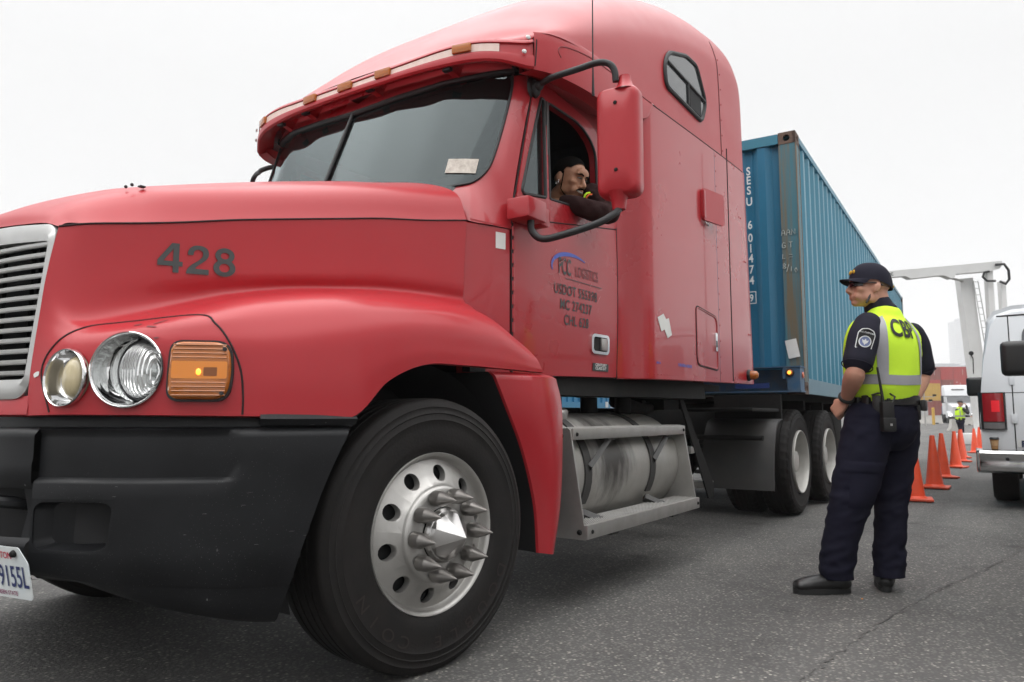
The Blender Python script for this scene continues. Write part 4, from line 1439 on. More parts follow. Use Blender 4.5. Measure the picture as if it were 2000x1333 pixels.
# ---- front fender skirt behind the wheel, wheel-well liners
sk = MB()
SKP = [[(.33,-1.19,1.118),(.55,-1.205,1.122),(.70,-1.21,1.122),(.775,-1.215,1.118)],
       [(.35,-1.20,1.10),(.56,-1.225,1.105),(.71,-1.235,1.108),(.800,-1.225,1.105)],
       [(.43,-1.20,.985),(.60,-1.235,.985),(.74,-1.245,.985),(.850,-1.225,.985)],
       [(.56,-1.20,.785),(.68,-1.235,.785),(.77,-1.245,.785),(.856,-1.225,.785)],
       [(.665,-1.195,.545),(.735,-1.23,.540),(.79,-1.235,.535),(.842,-1.22,.53)],
       [(.700,-1.19,.325),(.735,-1.215,.318),(.765,-1.22,.312),(.795,-1.21,.308)]]
S2 = surf(SKP, 6, 5, su=(1,))
sk.grid(S2)
sk.grid(np.array([[p, p + np.array([-.004, .012, 0])] for p in S2[:, 0]]), flip=True)
sk.grid(np.array([[p + np.array([-.004, .012, 0]), p + np.array([.01, .07, 0]), p + np.array([.03, .40, 0])] for p in S2[:, 0]]), 1, flip=True)
sk.grid(np.array([[p, p + np.array([.006, .02, 0]), p + np.array([.0, .10, 0])] for p in S2[:, -1]]))
sk.build_pair('fender_skirt', ['redgloss', 'inner'], truck, sharp=45)
wl = MB()
arc = [(.62 * math.cos(a) + .02, .52 + .62 * math.sin(a)) for a in np.linspace(R(-8), R(200), 22)]
wl.grid(np.array([[(x, y, z) for y in (-1.06, -.9, -.62)] for x, z in arc]))
wl.poly([[(x, z) for x, z in arc]], lambda a, b, d: (a, -.62, b))
wl.build_pair('wheel_well', 'inner', truck)
MB().bx((.0, 0, .95), (1.5, 1.0, .5)).build('engine', 'inner', truck)
MB().bx((.0, 0, .50), (.14, 1.6, .14), bevel=.03).build('front_axle', 'inner', truck)

# ---- frame rails and undercarriage
ch = MB()
for sd in (1, -1):
    ch.bx((3.2, .43 * sd, .86), (8.0, .08, .26), bevel=.01)
for x in (1.0, 2.6, 4.2, 5.0, 5.98, 7.0):
    ch.bx((x, 0, .86), (.12, .9, .2))
ch.bx((1.2, 0, .75), (1.4, .7, .55), bevel=.08)
ch.cyl((2.0, 0, .72), (5.2, 0, .62), .07)
for x, y, z in ((1.55, -.75, 1.0), (2.05, -.72, .99), (2.38, -.80, 1.0)):
    ch.cyl((x, y, z - .14), (x, y, z + .06), .055, n=12)
ch.tube([(2.62, -.62, 1.04), (3.0, -.66, .98), (3.3, -.60, 1.0)], .05, 10)
ch.bx((3.35, -.55, 1.02), (.3, .4, .08))
chas = ch.build('chassis_frame', 'under', truck)
# suspension and cross pipe behind the steps seen through the gap
su_ = MB()
su_.bx((2.75, -.62, .82), (.5, .10, .18), bevel=.02)
su_.bx((3.02, -.60, .78), (.22, .16, .12), bevel=.03)
for k in range(3):
    su_.bx((2.66 + k * .16, -.682, .86), (.07, .02, .06), bevel=.01)
su_.build('frame_bracket', 'flap', chas)
# fifth wheel plate
fw = MB().bx((5.85, 0, 1.10), (.95, .95, .06), bevel=.02)
fw.bx((5.85, 0, 1.02), (.5, .8, .14), bevel=.03)
fw.build('fifth_wheel', 'under', truck)
# black deck plate behind the sleeper above the mudguard
dp = MB().bx((4.45, -.88, .985), (.9, .62, .03), bevel=.008)
dp.bx((4.83, -.90, 1.02), (.03, .62, .22))
dp.build('deck_plate', 'under', truck)

# ---- fuel tank, straps, steps
TY, TZ, TR = -.80, .635, .315
tk = MB()
pr = [(0, -.02), (.20, -.012), (TR - .03, .0), (TR - .006, .012), (TR, .03), (TR, .30), (TR, .6), (TR, .9), (TR, 1.2), (TR, 1.47), (TR - .006, 1.488), (TR - .03, 1.50), (.2, 1.512), (0, 1.52)]
tk.lathe(pr, (1.08, TY, TZ), (1, 0, 0), 64)
tank = tk.build('fuel_tank', 'tank', truck, sharp=60)
for x in (1.30, 2.13):
    b_ = MB()
    rows = []
    for a in np.linspace(R(-30), R(250), 40):
        c_, s_ = math.cos(a), math.sin(a)
        rows.append([(x - .035, TY - TR * c_, TZ + TR * s_), (x - .035, TY - (TR + .010) * c_, TZ + (TR + .010) * s_), (x + .035, TY - (TR + .010) * c_, TZ + (TR + .010) * s_), (x + .035, TY - TR * c_, TZ + TR * s_)])
    b_.grid(np.array(rows))
    b_.build('tank_strap', 'flap', tank)
cp = MB().lathe([(.062, 0), (.066, .01), (.066, .05), (.060, .062), (0, .062)], (1.32, TY - .10, TZ + TR - .03), (0, -.28, 1), 24, up=(1, 0, 0), wob=lambda i, k: .004 if (i // 3) % 2 and k in (1, 2) else 0)
cp.build('fuel_cap', 'alu', tank)
# step assembly
ST = thing_st = None
stp = MB()
def steppl(x, y0, y1, z0, z1):
    return
# end plates: trapezoids leaning out towards the bottom
for x in (1.055, 2.56):
    stp.poly([roundpoly([(-1.235, .335), (-.98, .335), (-.98, .872), (-1.150, .872)], [.006, .02, .02, .015], 4)], lambda a, b, d: (x + d, a, b), .014)
    xo = x + (.007)
stp.bx((1.815, -1.150, .842), (1.50, .028, .056), bevel=.004)
stp.bx((1.815, -1.232, .372), (1.52, .028, .068), bevel=.004)
step_o = stp.build('step_frame', 'alu', truck)
for z, y0, y1 in ((.868, -1.15, -1.02), (.402, -1.235, -1.06)):
    tr_ = MB()
    ny = int((y1 - y0) / .022)
    for j in range(ny):                       # perforated tread: rows of raised teeth on a plate
        y = y0 + .012 + j * .022
        for i in range(74):
            x = 1.085 + i * .0199 + (j % 2) * .01
            tr_.add([(x - .006, y - .005, z), (x + .006, y - .005, z), (x + .006, y + .005, z), (x - .006, y + .005, z), (x - .003, y, z + .009), (x + .003, y, z + .009)],
                    [(0, 1, 5, 4), (1, 2, 5), (2, 3, 4, 5), (3, 0, 4)], 0, False)
    tr_.bx((1.815, (y0 + y1) / 2, z - .006), (1.50, y1 - y0, .010))
    tr_.build('step_tread', 'alu', step_o)
bt = MB()
for x, y, z in ((1.055, -1.10, .835), (1.055, -1.02, .37), (1.055, -1.20, .37)):
    bt.lathe([(0, .012), (.010, .010), (.014, 0)], (x, y, z), (-1, 0, 0), 10)
for x, z, y in ((1.10, .842, -1.165), (2.53, .842, -1.165), (1.10, .372, -1.247), (2.54, .372, -1.247)):
    bt.lathe([(0, .008), (.008, .006), (.011, 0)], (x, y, z), (0, -1, 0), 10)
bt.build('bolt', 'under', step_o)
for x0, x1 in ((1.30, 1.52), (2.13, 2.32)):
    bk_ = MB()
    bk_.tube([(x0, TY - TR - .01, TZ + .03), (x1, -1.135, .815)], .020, 4)
    bk_.bx((x1, -1.12, .812), (.09, .06, .014))
    bk_.build('step_bracket', 'flap', step_o)
    b2_ = MB()
    b2_.tube([(x0 - .02, TY - TR + .05, TZ - .20), (x0 + .06, -1.16, .385)], .026, 4)
    b2_.bx((x0 + .1, -1.14, .335), (.08, .16, .03))
    b2_.build('step_bracket', 'flap', step_o)

# ---- small ladder and mudguard ahead of the drive wheels
ld = MB()
for dy_ in (0, .30):
    ld.poly([[(2.95, 1.05), (3.02, 1.05), (3.62, .40), (3.62, .30), (3.50, .30)]], lambda a, b, d: (a, -.98 + dy_ + d, b), .012)
ladder = ld.build('access_ladder', 'under', truck)
for x, z in ((3.24, .68), (3.55, .40)):
    MB().bx((x, -.83, z), (.16, .29, .05), bevel=.006).build('ladder_rung', 'alu', ladder)
mg = MB()
cprof = [(4.32, .30), (4.33, .45), (4.36, .62), (4.42, .78), (4.50, .875), (4.60, .905), (4.66, .908)]
G_ = surf([[(x + (.02 if k in (0, 4) else 0), y, z) for k, y in enumerate((-.62, -.75, -.93, -1.11, -1.25))] for x, z in cprof], 4, 3)
mg.grid(G_)
mg.grid(np.array([[p, p + np.array([.025, 0, -.01])] for p in G_[:, -1]]))
mgo = mg.build_pair('mudguard', 'flap', truck)
for sd in (-1, 1):
    MB().bx((7.36, sd * .94, .60), (.014, .62, .70), bevel=.004).build('mud_flap', 'flap', truck)
MB().cyl((4.30, -.45, .745), (4.30, -1.185, .745), .022, n=14).build('mudguard_bar', 'under', mgo)

# ---- mirrors
def build_mirror(sd):
    def s3(p):
        return Vector((p[0], p[1] * -sd if sd > 0 else p[1], p[2]))
    mb = MB()
    # shell: rounded tall box, glass faces rear; slightly toed
    cx, cy, cz = (1.02, -1.46, 2.262) if sd < 0 else (1.10, -1.42, 2.235)
    hw, hh = .108, .275
    o_ = roundpoly([(-hw, -hh), (hw, -hh), (hw, hh), (-hw, hh)], .055, 7)
    rows = []
    for s_, dpt in ((.10, -.052), (.5, -.051), (.80, -.046), (.92, -.036), (.985, -.018), (1.0, .0), (1.0, .045), (.96, .052), (.94, .047), (.02, .044)):
        k = 1 - (1 - s_)
        rows.append([(dpt, a * (1 - (1 - s_) * 1.0), b * (1 - (1 - s_) * hw / hh * (1 if s_ > .5 else 1.0)) if s_ > .5 else b * s_) for a, b in o_ + o_[:1]])
    G = np.array(rows)
    mb.grid(G)
    mb.add([tuple(p) for p in G[0][:-1]], [tuple(range(len(o_)))[::-1]])
    mb.lathe([(.028, -.02), (.030, 0), (.040, .03), (.060, .055)][::-1], (0, -.035, hh + .035), (0, 0, -1), 20, up=(1, 0, 0))
    mb.lathe([(.020, -.005), (.032, 0), (.038, .05), (.060, .085)][::-1], (0, .005, -hh - .06), (0, 0, 1), 20, up=(1, 0, 0))
    mt = Matrix.Translation((cx, cy, cz)) @ Matrix.Rotation(R(6), 4, 'Z')
    mb.xf(mt)
    if sd > 0:
        mb.v = [(x, -y, z) for x, y, z in mb.v]
        mb.f = [f[::-1] for f in mb.f]
    mo = mb.build('mirror', 'red', truck, sharp=40)
    ar = MB()
    up_ = crom(np.array([(.985, -1.02, 2.665), (.985, -1.09, 2.70), (.99, -1.20, 2.735), (1.01, -1.38, 2.735), (1.015, -1.455, 2.715), (1.02, -1.485, 2.66), (1.02, -1.490, 2.60)]), 5)
    lo2 = crom(np.array([(.84, -1.10, 1.86), (.85, -1.12, 1.80), (.90, -1.20, 1.765), (.98, -1.36, 1.80), (1.02, -1.43, 1.84), (1.03, -1.455, 1.89), (1.03, -1.455, 1.97)]), 5)
    up_ = crom(np.array(ARM_UP), 5)
    lo2 = crom(np.array(ARM_LO), 5)
    ar.tube(up_, .0165, 10)
    al = MB().tube(lo2, .0175, 10)
    ar.ball(up_[0], (.035, .03, .05), 14)
    ar.ball(up_[2], (.026, .026, .026), 12)
    ar.lathe([(0, .012), (.04, .012), (.055, .004), (.058, 0)], (.955, -1.003, 2.63), (0, -1, 0), 20)
    if sd > 0:
        ar.v = [(x + .07 * min(1, max(0, -y - 1.1) / .3), -y, z - .03) for x, y, z in ar.v]
        ar.f = [f[::-1] for f in ar.f]
    if sd > 0:
        al.v = [(x + .07 * min(1, max(0, -y - 1.1) / .3), -y, z - .03) for x, y, z in al.v]
        al.f = [f[::-1] for f in al.f]
    ar.build('mirror_arm', 'black', mo)
    al.build('mirror_arm', 'black', mo)
    bx_ = MB()
    bx_.bx((.800, -1.065, 1.932), (.17, .13, .105), bevel=.014)
    bx_.bx((.925, -1.052, 1.925), (.09, .10, .100), bevel=.024)
    if sd > 0:
        bx_.v = [(x, -y, z) for x, y, z in bx_.v]
        bx_.f = [f[::-1] for f in bx_.f]
    bx_.build('mirror_base', 'redgloss', mo)
    for z in (.185, -.15):
        q = MB().lathe([(0, .004), (.008, .003), (.010, 0)], (-.052, .0, z), (-1, 0, 0), 12)
        q.xf(mt)
        if sd > 0:
            q.v = [(x, -y, z_) for x, y, z_ in q.v]
            q.f = [f[::-1] for f in q.f]
        q.build('mirror_screw', 'under', mo)
    gl = MB().poly([[(a * .93, b * .95) for a, b in o_]], lambda a, b, d: (.0495, a, b)).xf(mt)
    if sd > 0:
        gl.v = [(x, -y, z) for x, y, z in gl.v]
    gl.build('mirror_glass', 'chrome', mo)
ARM_UP = [(.955,-1.015,2.625),(.935,-1.09,2.640),(.90,-1.17,2.630),(.935,-1.28,2.652),(.96,-1.38,2.668),(.975,-1.435,2.652),(.985,-1.458,2.615),(.99,-1.462,2.56)]
ARM_LO = [(.80,-1.09,1.90),(.795,-1.095,1.83),(.805,-1.15,1.782),(.835,-1.25,1.795),(.905,-1.39,1.842),(.955,-1.445,1.885),(1.01,-1.46,1.93),(1.025,-1.462,1.99)]
build_mirror(-1)
build_mirror(1)
# whip aerial, hood catch and roof lamp
MB().tube([(1.06, -1.30, 2.555), (1.06, -1.30, 2.70), (1.062, -1.302, 3.4)], [.008, .004, .0025], 6).build('aerial', 'black', truck)
hk = MB()
for y in (-.50, -.46):
    hk.ball((-.84, y + .0, 1.732), (.006, .006, .006), 10)
hk.bx((-.80, -.49, 1.737), (.02, .02, .006), bevel=.002)
hk.build('hood_catch', 'black', hood_o)

# ---- wheels
def tyre_mb(Rt, wd, rim, lugs):
    h = wd / 2
    prof = [(rim + .004, -h + .020), (rim + .012, -h + .006), (rim + .05, -h - .002), (rim + .10, -h - .006), (Rt - .085, -h - .004), (Rt - .082, -h - .0065), (Rt - .078, -h - .004), (Rt - .060, -h - .001), (Rt - .057, -h - .004), (Rt - .053, -h), (Rt - .036, -h + .003), (Rt - .033, -h + .001), (Rt - .028, -h + .006),
            (Rt - .012, -h + .014), (Rt - .004, -h + .024), (Rt - .001, -h + .034)]
    grooves = [-.6, -.22, .22, .6]
    tr = []
    for g_ in grooves:
        c = g_ * (h - .03)
        tr += [(Rt, c - .006), (Rt - .011, c - .004), (Rt - .011, c + .004), (Rt, c + .006)]
    prof = prof + tr + [(r, -hh) for r, hh in reversed(prof)]
    n = 120
    mb = MB()
    def wob(i, k):
        r = prof[k][0]
        if lugs and r > Rt - .03 and abs(prof[k][1]) > h * .55:
            return -.016 if i % 3 == 0 else 0
        return 0
    mb.lathe(prof, (0, 0, 0), (0, 1, 0), n, wob=wob)
    return mb
TR_ = .502
def tyre_text(parent, body, rr, size, a0, step):
    mb = MB()
    for i, chr_ in enumerate(body):
        if chr_ == ' ':
            continue
        t_ = text_mb(chr_, size, .0, cond=1.25, cut=1)
        a = R(a0 + step * i)
        mb2 = MB()
        for x, y, z in t_.v:
            r = rr + y
            an = a + x / rr
            mb2.v.append((math.sin(an) * r, -.1465, math.cos(an) * r))
        mb2.f, mb2.m, mb2.sm = t_.f, t_.m, t_.sm
        mb.merge(mb2)
    return mb.build('sidewall_lettering', 'sidetext', parent, local=True)
M['sidetext'] = pbr('raised tyre lettering', (.019, .013, .011), .7)
def front_wheel(sd):
    w = thing('wheel', None, None)
    w.name = 'front_wheel'
    w.parent = truck
    w.location = (0, -1.17 * -sd if sd > 0 else -1.17, .500)
    w.rotation_euler = (0, 0, R(-7.5) + (math.pi if sd > 0 else 0))
    # local: outer side faces -Y, rim plane at y=0
    ty = tyre_mb(TR_, .285, .288, False)
    ty.v = [(x, y + .128, z) for x, y, z in ty.v]
    t_o = ty.build('tyre', 'rubber', w, local=True, sharp=50)
    tyre_text(t_o, 'DOUBLE COIN', .368, .060, 118, 12.2).location = (0, .128 - .0045, 0)
    rm = MB()
    # outer flange and lip
    rm.lathe([(.292, .030), (.298, .012), (.299, -.004), (.295, -.010), (.288, -.008), (.280, .004), (.276, .016), (.270, .022), (.262, .020)], (0, 0, 0), (0, 1, 0), 96)
    # dished disc with ten round hand holes, then raised hub ring
    def dep(r):
        return float(np.interp(r, [.0, .10, .125, .165, .174, .184, .205, .24, .262], [-.050, -.050, -.050, -.049, -.043, -.022, -.006, .010, .020]))
    NH = 10
    for k in range(NH):
        a0 = 2 * math.pi * k / NH + .12
        half = math.pi / NH
        rc, rh = .2220, .0305
        outer = []
        for t in np.linspace(-1, 1, 9)[:-1]:
            outer.append((.180, t * half))
        for t in np.linspace(0, 1, 5)[:-1]:
            outer.append((.180 + (.264 - .180) * t, half))
        for t in np.linspace(1, -1, 9)[:-1]:
            outer.append((.264, t * half))
        for t in np.linspace(1, 0, 5)[:-1]:
            outer.append((.180 + (.264 - .180) * t, -half))
        rows = []
        for r, th in outer + outer[:1]:
            px, py = r * math.cos(th) - rc, r * math.sin(th)
            an = math.atan2(py, px)
            row = []
            for f_ in (1, .6, .25, 0):
                hx, hy = rc + math.cos(an) * rh, math.sin(an) * rh
                xx, yy = hx + (r * math.cos(th) - hx) * f_, hy + (r * math.sin(th) - hy) * f_
                rr_, tt = math.hypot(xx, yy), math.atan2(yy, xx)
                row.append((rr_ * math.sin(a0 + tt), dep(rr_), rr_ * math.cos(a0 + tt)))
            hx, hy = rc + math.cos(an) * rh * .97, math.sin(an) * rh * .97
            rr_, tt = math.hypot(hx, hy), math.atan2(hy, hx)
            row.append((rr_ * math.sin(a0 + tt), dep(rr_) + .004, rr_ * math.cos(a0 + tt)))
            row.append((rr_ * math.sin(a0 + tt), dep(rr_) + .030, rr_ * math.cos(a0 + tt)))
            rows.append(row)
        rm.grid(np.array(rows))
    rm.lathe([(r, dep(r)) for r in (.180, .177, .174, .171, .168, .165, .15, .125, .10)], (0, 0, 0), (0, 1, 0), 96)
    r_o = rm.build('rim', 'alu', w, local=True, sharp=50)
    MB().lathe([(0, .05), (.285, .05)], (0, 0, 0), (0, 1, 0), 48).build('brake_drum', 'inner', w, local=True)
    for k in range(10):
        a = 2 * math.pi * k / 10 + .30
        c = (.1425 * math.sin(a), -.055, .1425 * math.cos(a))
        q = MB().lathe([(.0285, .0), (.0290, .006), (.0275, .012), (.0275, .038), (.0255, .042), (.014, .078), (.0018, .112), (0, .113)], c, (0, -1, 0), 24)
        q.build('nut_spike', 'spike', r_o, local=True)
    hc = MB()
    hc.lathe([(.098, 0), (.098, .012), (.092, .022), (.088, .024)], (0, -.055, 0), (0, -1, 0), 48)
    vs = [(0, -.055 - .118, 0)]
    nn = 16
    for k in range(nn):
        a = 2 * math.pi * k / nn
        r = .088 if k % 2 == 0 else .081
        vs.append((r * math.sin(a), -.055 - (.030 if k % 2 == 0 else .040), r * math.cos(a)))
    for k in range(nn):
        a = 2 * math.pi * k / nn
        vs.append((.090 * math.sin(a), -.078, .090 * math.cos(a)))
    fs = [(0, 1 + k, 1 + (k + 1) % nn) for k in range(nn)] + [(1 + k, 1 + nn + k, 1 + nn + (k + 1) % nn, 1 + (k + 1) % nn) for k in range(nn)]
    hc.add(vs, fs, 0, False)
    hc.build('hub_cap', 'hubchrome', r_o, local=True, sharp=15)
    return w
M['hubchrome'] = pbr('brushed hub chrome', (.50, .49, .48), .30, metal=1, var=.4, vscale=14, col2=(.38, .37, .36))
front_wheel(-1)
front_wheel(1)
M['rimwhite'] = pbr('pale rim paint', (.50, .49, .46), .5, metal=.25, var=.5, vscale=10, col2=(.36, .34, .31))
# ground contact at z=0: centre height .497
def dual_wheel():
    w = thing('drive_wheel', None, None)
    for y in (.150, .485):
        ty = tyre_mb(TR_, .270, .288, True)
        ty.v = [(x, y_ + y, z) for x, y_, z in ty.v]
        ty.build('tyre', 'rubber', w, local=True, sharp=50)
    rm = MB()
    rm.lathe([(.292, .040), (.298, .022), (.299, .004), (.294, -.003), (.287, .0), (.281, .012), (.276, .05), (.272, .13), (.266, .175), (.25, .182), (.17, .176), (.165, .150), (.12, .146), (.10, .10), (.098, .05), (.08, .046), (0, .046)], (0, 0, 0), (0, 1, 0), 72)
    rm.build('rim', 'rimwhite', w, local=True)
    return w
dw = dual_wheel()
dw.parent = truck
dw.location = (5.343, -1.252, .497)
for x, sd in ((6.663, -1), (5.343, 1), (6.663, 1)):
    c = copy_tree(dw, truck)
    c.location = (x, -1.252 if sd < 0 else 1.252, .497)
    c.rotation_euler = (0, .4 * x, math.pi if sd > 0 else 0)
ax = MB()
for x in (5.343, 6.663):
    ax.cyl((x, -.9, .5), (x, .9, .5), .10, n=14)
    ax.ball((x, 0, .5), (.24, .22, .24), 16)
for x in (5.1, 5.9, 6.9):
    for sd in (-1, 1):
        ax.cyl((x, .62 * sd, .55), (x, .62 * sd, .82), .12, n=14)
ax.build('drive_axle', 'under', truck)
# ================================================================== GROUND
def asphalt():
    m, nt, b = _nodes('worn asphalt')
    N, K = nt.nodes.new, nt.links.new
    tc = N('ShaderNodeTexCoord')
    def noise(s, d=4, r=.6):
        n = N('ShaderNodeTexNoise')
        n.inputs['Scale'].default_value = s
        n.inputs['Detail'].default_value = d
        n.inputs['Roughness'].default_value = r
        K(tc.outputs['Object'], n.inputs['Vector'])
        return n
    def ramp(src, stops):
        r = N('ShaderNodeValToRGB')
        e = r.color_ramp.elements
        e[0].position, e[0].color = stops[0][0], (*stops[0][1], 1)
        e[1].position, e[1].color = stops[-1][0], (*stops[-1][1], 1)
        for p_, c_ in stops[1:-1]:
            q = e.new(p_)
            q.color = (*c_, 1)
        K(src, r.inputs[0])
        return r
    vo = N('ShaderNodeTexVoronoi')           # aggregate stones
    vo.inputs['Scale'].default_value = 74
    vo.inputs['Randomness'].default_value = 1
    K(tc.outputs['Object'], vo.inputs['Vector'])
    sep = N('ShaderNodeSeparateColor')
    K(vo.outputs['Color'], sep.inputs[0])
    stone = ramp(sep.outputs[0], [(0, (.074, .072, .070)), (.40, (.132, .128, .122)), (.72, (.175, .168, .156)), (.89, (.235, .222, .20)), (.972, (.34, .325, .29)), (1, (.34, .325, .29))])
    stone.color_ramp.interpolation = 'CONSTANT'
    dm_ = ramp(vo.outputs['Distance'], [(.25, (1, 1, 1)), (.62, (0, 0, 0))])
    mx = N('ShaderNodeMix'); mx.data_type = 'RGBA'
    mx.inputs['A'].default_value = (.082, .080, .077, 1)
    K(dm_.outputs[0], mx.inputs['Factor']); K(stone.outputs[0], mx.inputs['B'])
    big = noise(.45, 5)
    bg_ = ramp(big.outputs['Fac'], [(.32, (.74, .74, .74)), (.5, (1, 1, 1)), (.70, (1.25, 1.24, 1.22))])
    mu = N('ShaderNodeMix'); mu.data_type = 'RGBA'; mu.blend_type = 'MULTIPLY'; mu.inputs['Factor'].default_value = 1
    K(mx.outputs['Result'], mu.inputs['A']); K(bg_.outputs[0], mu.inputs['B'])
    st = noise(2.3, 6, .7)
    st_ = ramp(st.outputs['Fac'], [(.30, (.72, .72, .72)), (.45, (1, 1, 1)), (.75, (1.1, 1.1, 1.1))])
    m2 = N('ShaderNodeMix'); m2.data_type = 'RGBA'; m2.blend_type = 'MULTIPLY'; m2.inputs['Factor'].default_value = 1
    K(mu.outputs['Result'], m2.inputs['A']); K(st_.outputs[0], m2.inputs['B'])
    # lanes polished and darkened by wheels, and old oil drips
    mpv = N('ShaderNodeMapping')
    mpv.inputs['Scale'].default_value = (.05, 1.1, 1)
    K(tc.outputs['Object'], mpv.inputs[0])
    ln = N('ShaderNodeTexNoise'); ln.inputs['Scale'].default_value = 1.3; ln.inputs['Detail'].default_value = 3
    K(mpv.outputs[0], ln.inputs['Vector'])
    lr = ramp(ln.outputs['Fac'], [(.36, (.80, .80, .80)), (.52, (1, 1, 1)), (.68, (1.10, 1.10, 1.09))])
    m3 = N('ShaderNodeMix'); m3.data_type = 'RGBA'; m3.blend_type = 'MULTIPLY'; m3.inputs['Factor'].default_value = 1
    K(m2.outputs['Result'], m3.inputs['A']); K(lr.outputs[0], m3.inputs['B'])
    ov = N('ShaderNodeTexVoronoi'); ov.inputs['Scale'].default_value = 1.25
    wob = N('ShaderNodeTexNoise'); wob.inputs['Scale'].default_value = 7; wob.inputs['Detail'].default_value = 4
    K(tc.outputs['Object'], wob.inputs['Vector'])
    wa = N('ShaderNodeVectorMath'); wa.operation = 'SCALE'; wa.inputs['Scale'].default_value = .16
    K(wob.outputs['Color'], wa.inputs[0])
    wb = N('ShaderNodeVectorMath'); wb.operation = 'ADD'
    K(tc.outputs['Object'], wb.inputs[0]); K(wa.outputs[0], wb.inputs[1])
    K(wb.outputs[0], ov.inputs['Vector'])
    orr = ramp(ov.outputs['Distance'], [(.03, (.52, .51, .50)), (.085, (.78, .78, .77)), (.13, (1, 1, 1))])
    m4 = N('ShaderNodeMix'); m4.data_type = 'RGBA'; m4.blend_type = 'MULTIPLY'; m4.inputs['Factor'].default_value = .85
    K(m3.outputs['Result'], m4.inputs['A']); K(orr.outputs[0], m4.inputs['B'])
    K(m4.outputs['Result'], b.inputs['Base Color'])
    b.inputs['Roughness'].default_value = .78
    b.inputs['Specular IOR Level'].default_value = .35
    bp_ = N('ShaderNodeBump')
    bp_.inputs['Strength'].default_value = .55
    bp_.inputs['Distance'].default_value = .006
    fine = noise(160, 3)
    ad = N('ShaderNodeMath'); ad.operation = 'SUBTRACT'
    K(fine.outputs['Fac'], ad.inputs[0]); K(vo.outputs['Distance'], ad.inputs[1])
    K(ad.outputs[0], bp_.inputs['Height'])
    K(bp_.outputs[0], b.inputs['Normal'])
    return m
M['asphalt'] = asphalt()
# the yard falls slightly away from the truck lane, then rises to the stacks
FWD = np.array([.826, .564])
CAMXY = np.array([-2.153, -2.993])
def ground_z(x, y):
    d = (np.array([x, y]) - CAMXY) @ FWD
    return float(np.interp(d, [6, 12, 18, 24, 30, 38, 48, 60, 75, 110, 2000], [0, -.05, -.10, -.155, -.205, -.20, -.09, .06, .20, .30, .32]))
g_ = MB()
RTV = np.array([.564, -.826])
ds = [-1900, -60, -10, 0, 6, 9, 12, 15, 18, 21, 24, 27, 30, 34, 38, 43, 48, 54, 60, 67, 75, 90, 110, 400, 1950]
rs = [-1500, -200, -50, 0, 50, 200, 1500]
g_.grid(np.array([[(*(CAMXY + FWD * d + RTV * r), ground_z(*(CAMXY + FWD * d + RTV * r))) for r in rs] for d in ds]), flip=True)
ground_o = g_.build('ground', 'asphalt', None, kind='structure')

# tar-sealed crack, leaf scraps
M['tar'] = pbr('open crack', (.045, .043, .041), .85, var=.9, vscale=25, col2=(.12, .115, .11))
cr = MB()
pts = crom(np.array([(.65, -2.30), (1.13, -2.36), (1.85, -2.46), (2.57, -2.60), (3.05, -2.72), (4.23, -2.97), (5.6, -3.25)]), 26)
rows = []
for i, (x, y) in enumerate(pts):
    j = .010 * math.sin(i * .9) + rng.uniform(-.010, .010)
    w = (.001 + .0045 * rng.random()) * (1.5 if (i // 11) % 3 == 1 else .7)
    rows.append([(x, y + j - w, .004), (x, y + j + w, .004)])
cr.grid(np.array(rows), flip=True)
cr.build('pavement_crack', 'tar', ground_o)

# ================================================================== CONTAINER ON TRAILER
M['cblue'] = pbr('sea-worn blue container paint', (.036, .190, .275), .42, var=.55, vscale=3, col2=(.055, .19, .26), rvar=.1, stretch=(1, 1, .25), bump=.02, bscale=5)
M['cfront'] = pbr('blue container front', (.014, .140, .25), .40, var=.4, vscale=3, col2=(.03, .16, .27), stretch=(1, 1, .3))
M['cpost'] = pbr('rust-streaked corner post', (.045, .155, .20), .55, var=1.0, vscale=7, col2=(.14, .115, .075), stretch=(2, 2, .12), thresh=(.40, .62))
M['crail'] = pbr('dusty blue bottom rail', (.13, .22, .27), .5, var=.5, vscale=4, col2=(.09, .17, .22))
M['cast'] = pbr('rusty casting', (.085, .055, .045), .7, var=.7, vscale=18, col2=(.16, .085, .05), bump=.2, bscale=50)
M['rust'] = pbr('edge rust', (.20, .15, .10), .8, var=.6, vscale=20, col2=(.10, .06, .04))
M['wtext'] = pbr('white container lettering', (.66, .68, .68), .6)
M['chalk'] = pbr('chalk scrawl', (.42, .46, .44), .9)
M['tblue'] = pbr('trailer blue paint', (.03, .10, .20), .5, var=.7, vscale=9, col2=(.10, .13, .15))
CL, CW, CH = 12.192, 2.438, 2.591
def corr(n, pitch, depth, x0):
    """trapezoid corrugation outline (along, depth)"""
    pts = []
    for k in range(n):
        a = x0 + k * pitch
        pts += [(a, 0), (a + pitch * .26, 0), (a + pitch * .50, depth), (a + pitch * .76, depth)]
    pts.append((x0 + n * pitch, 0))
    return pts
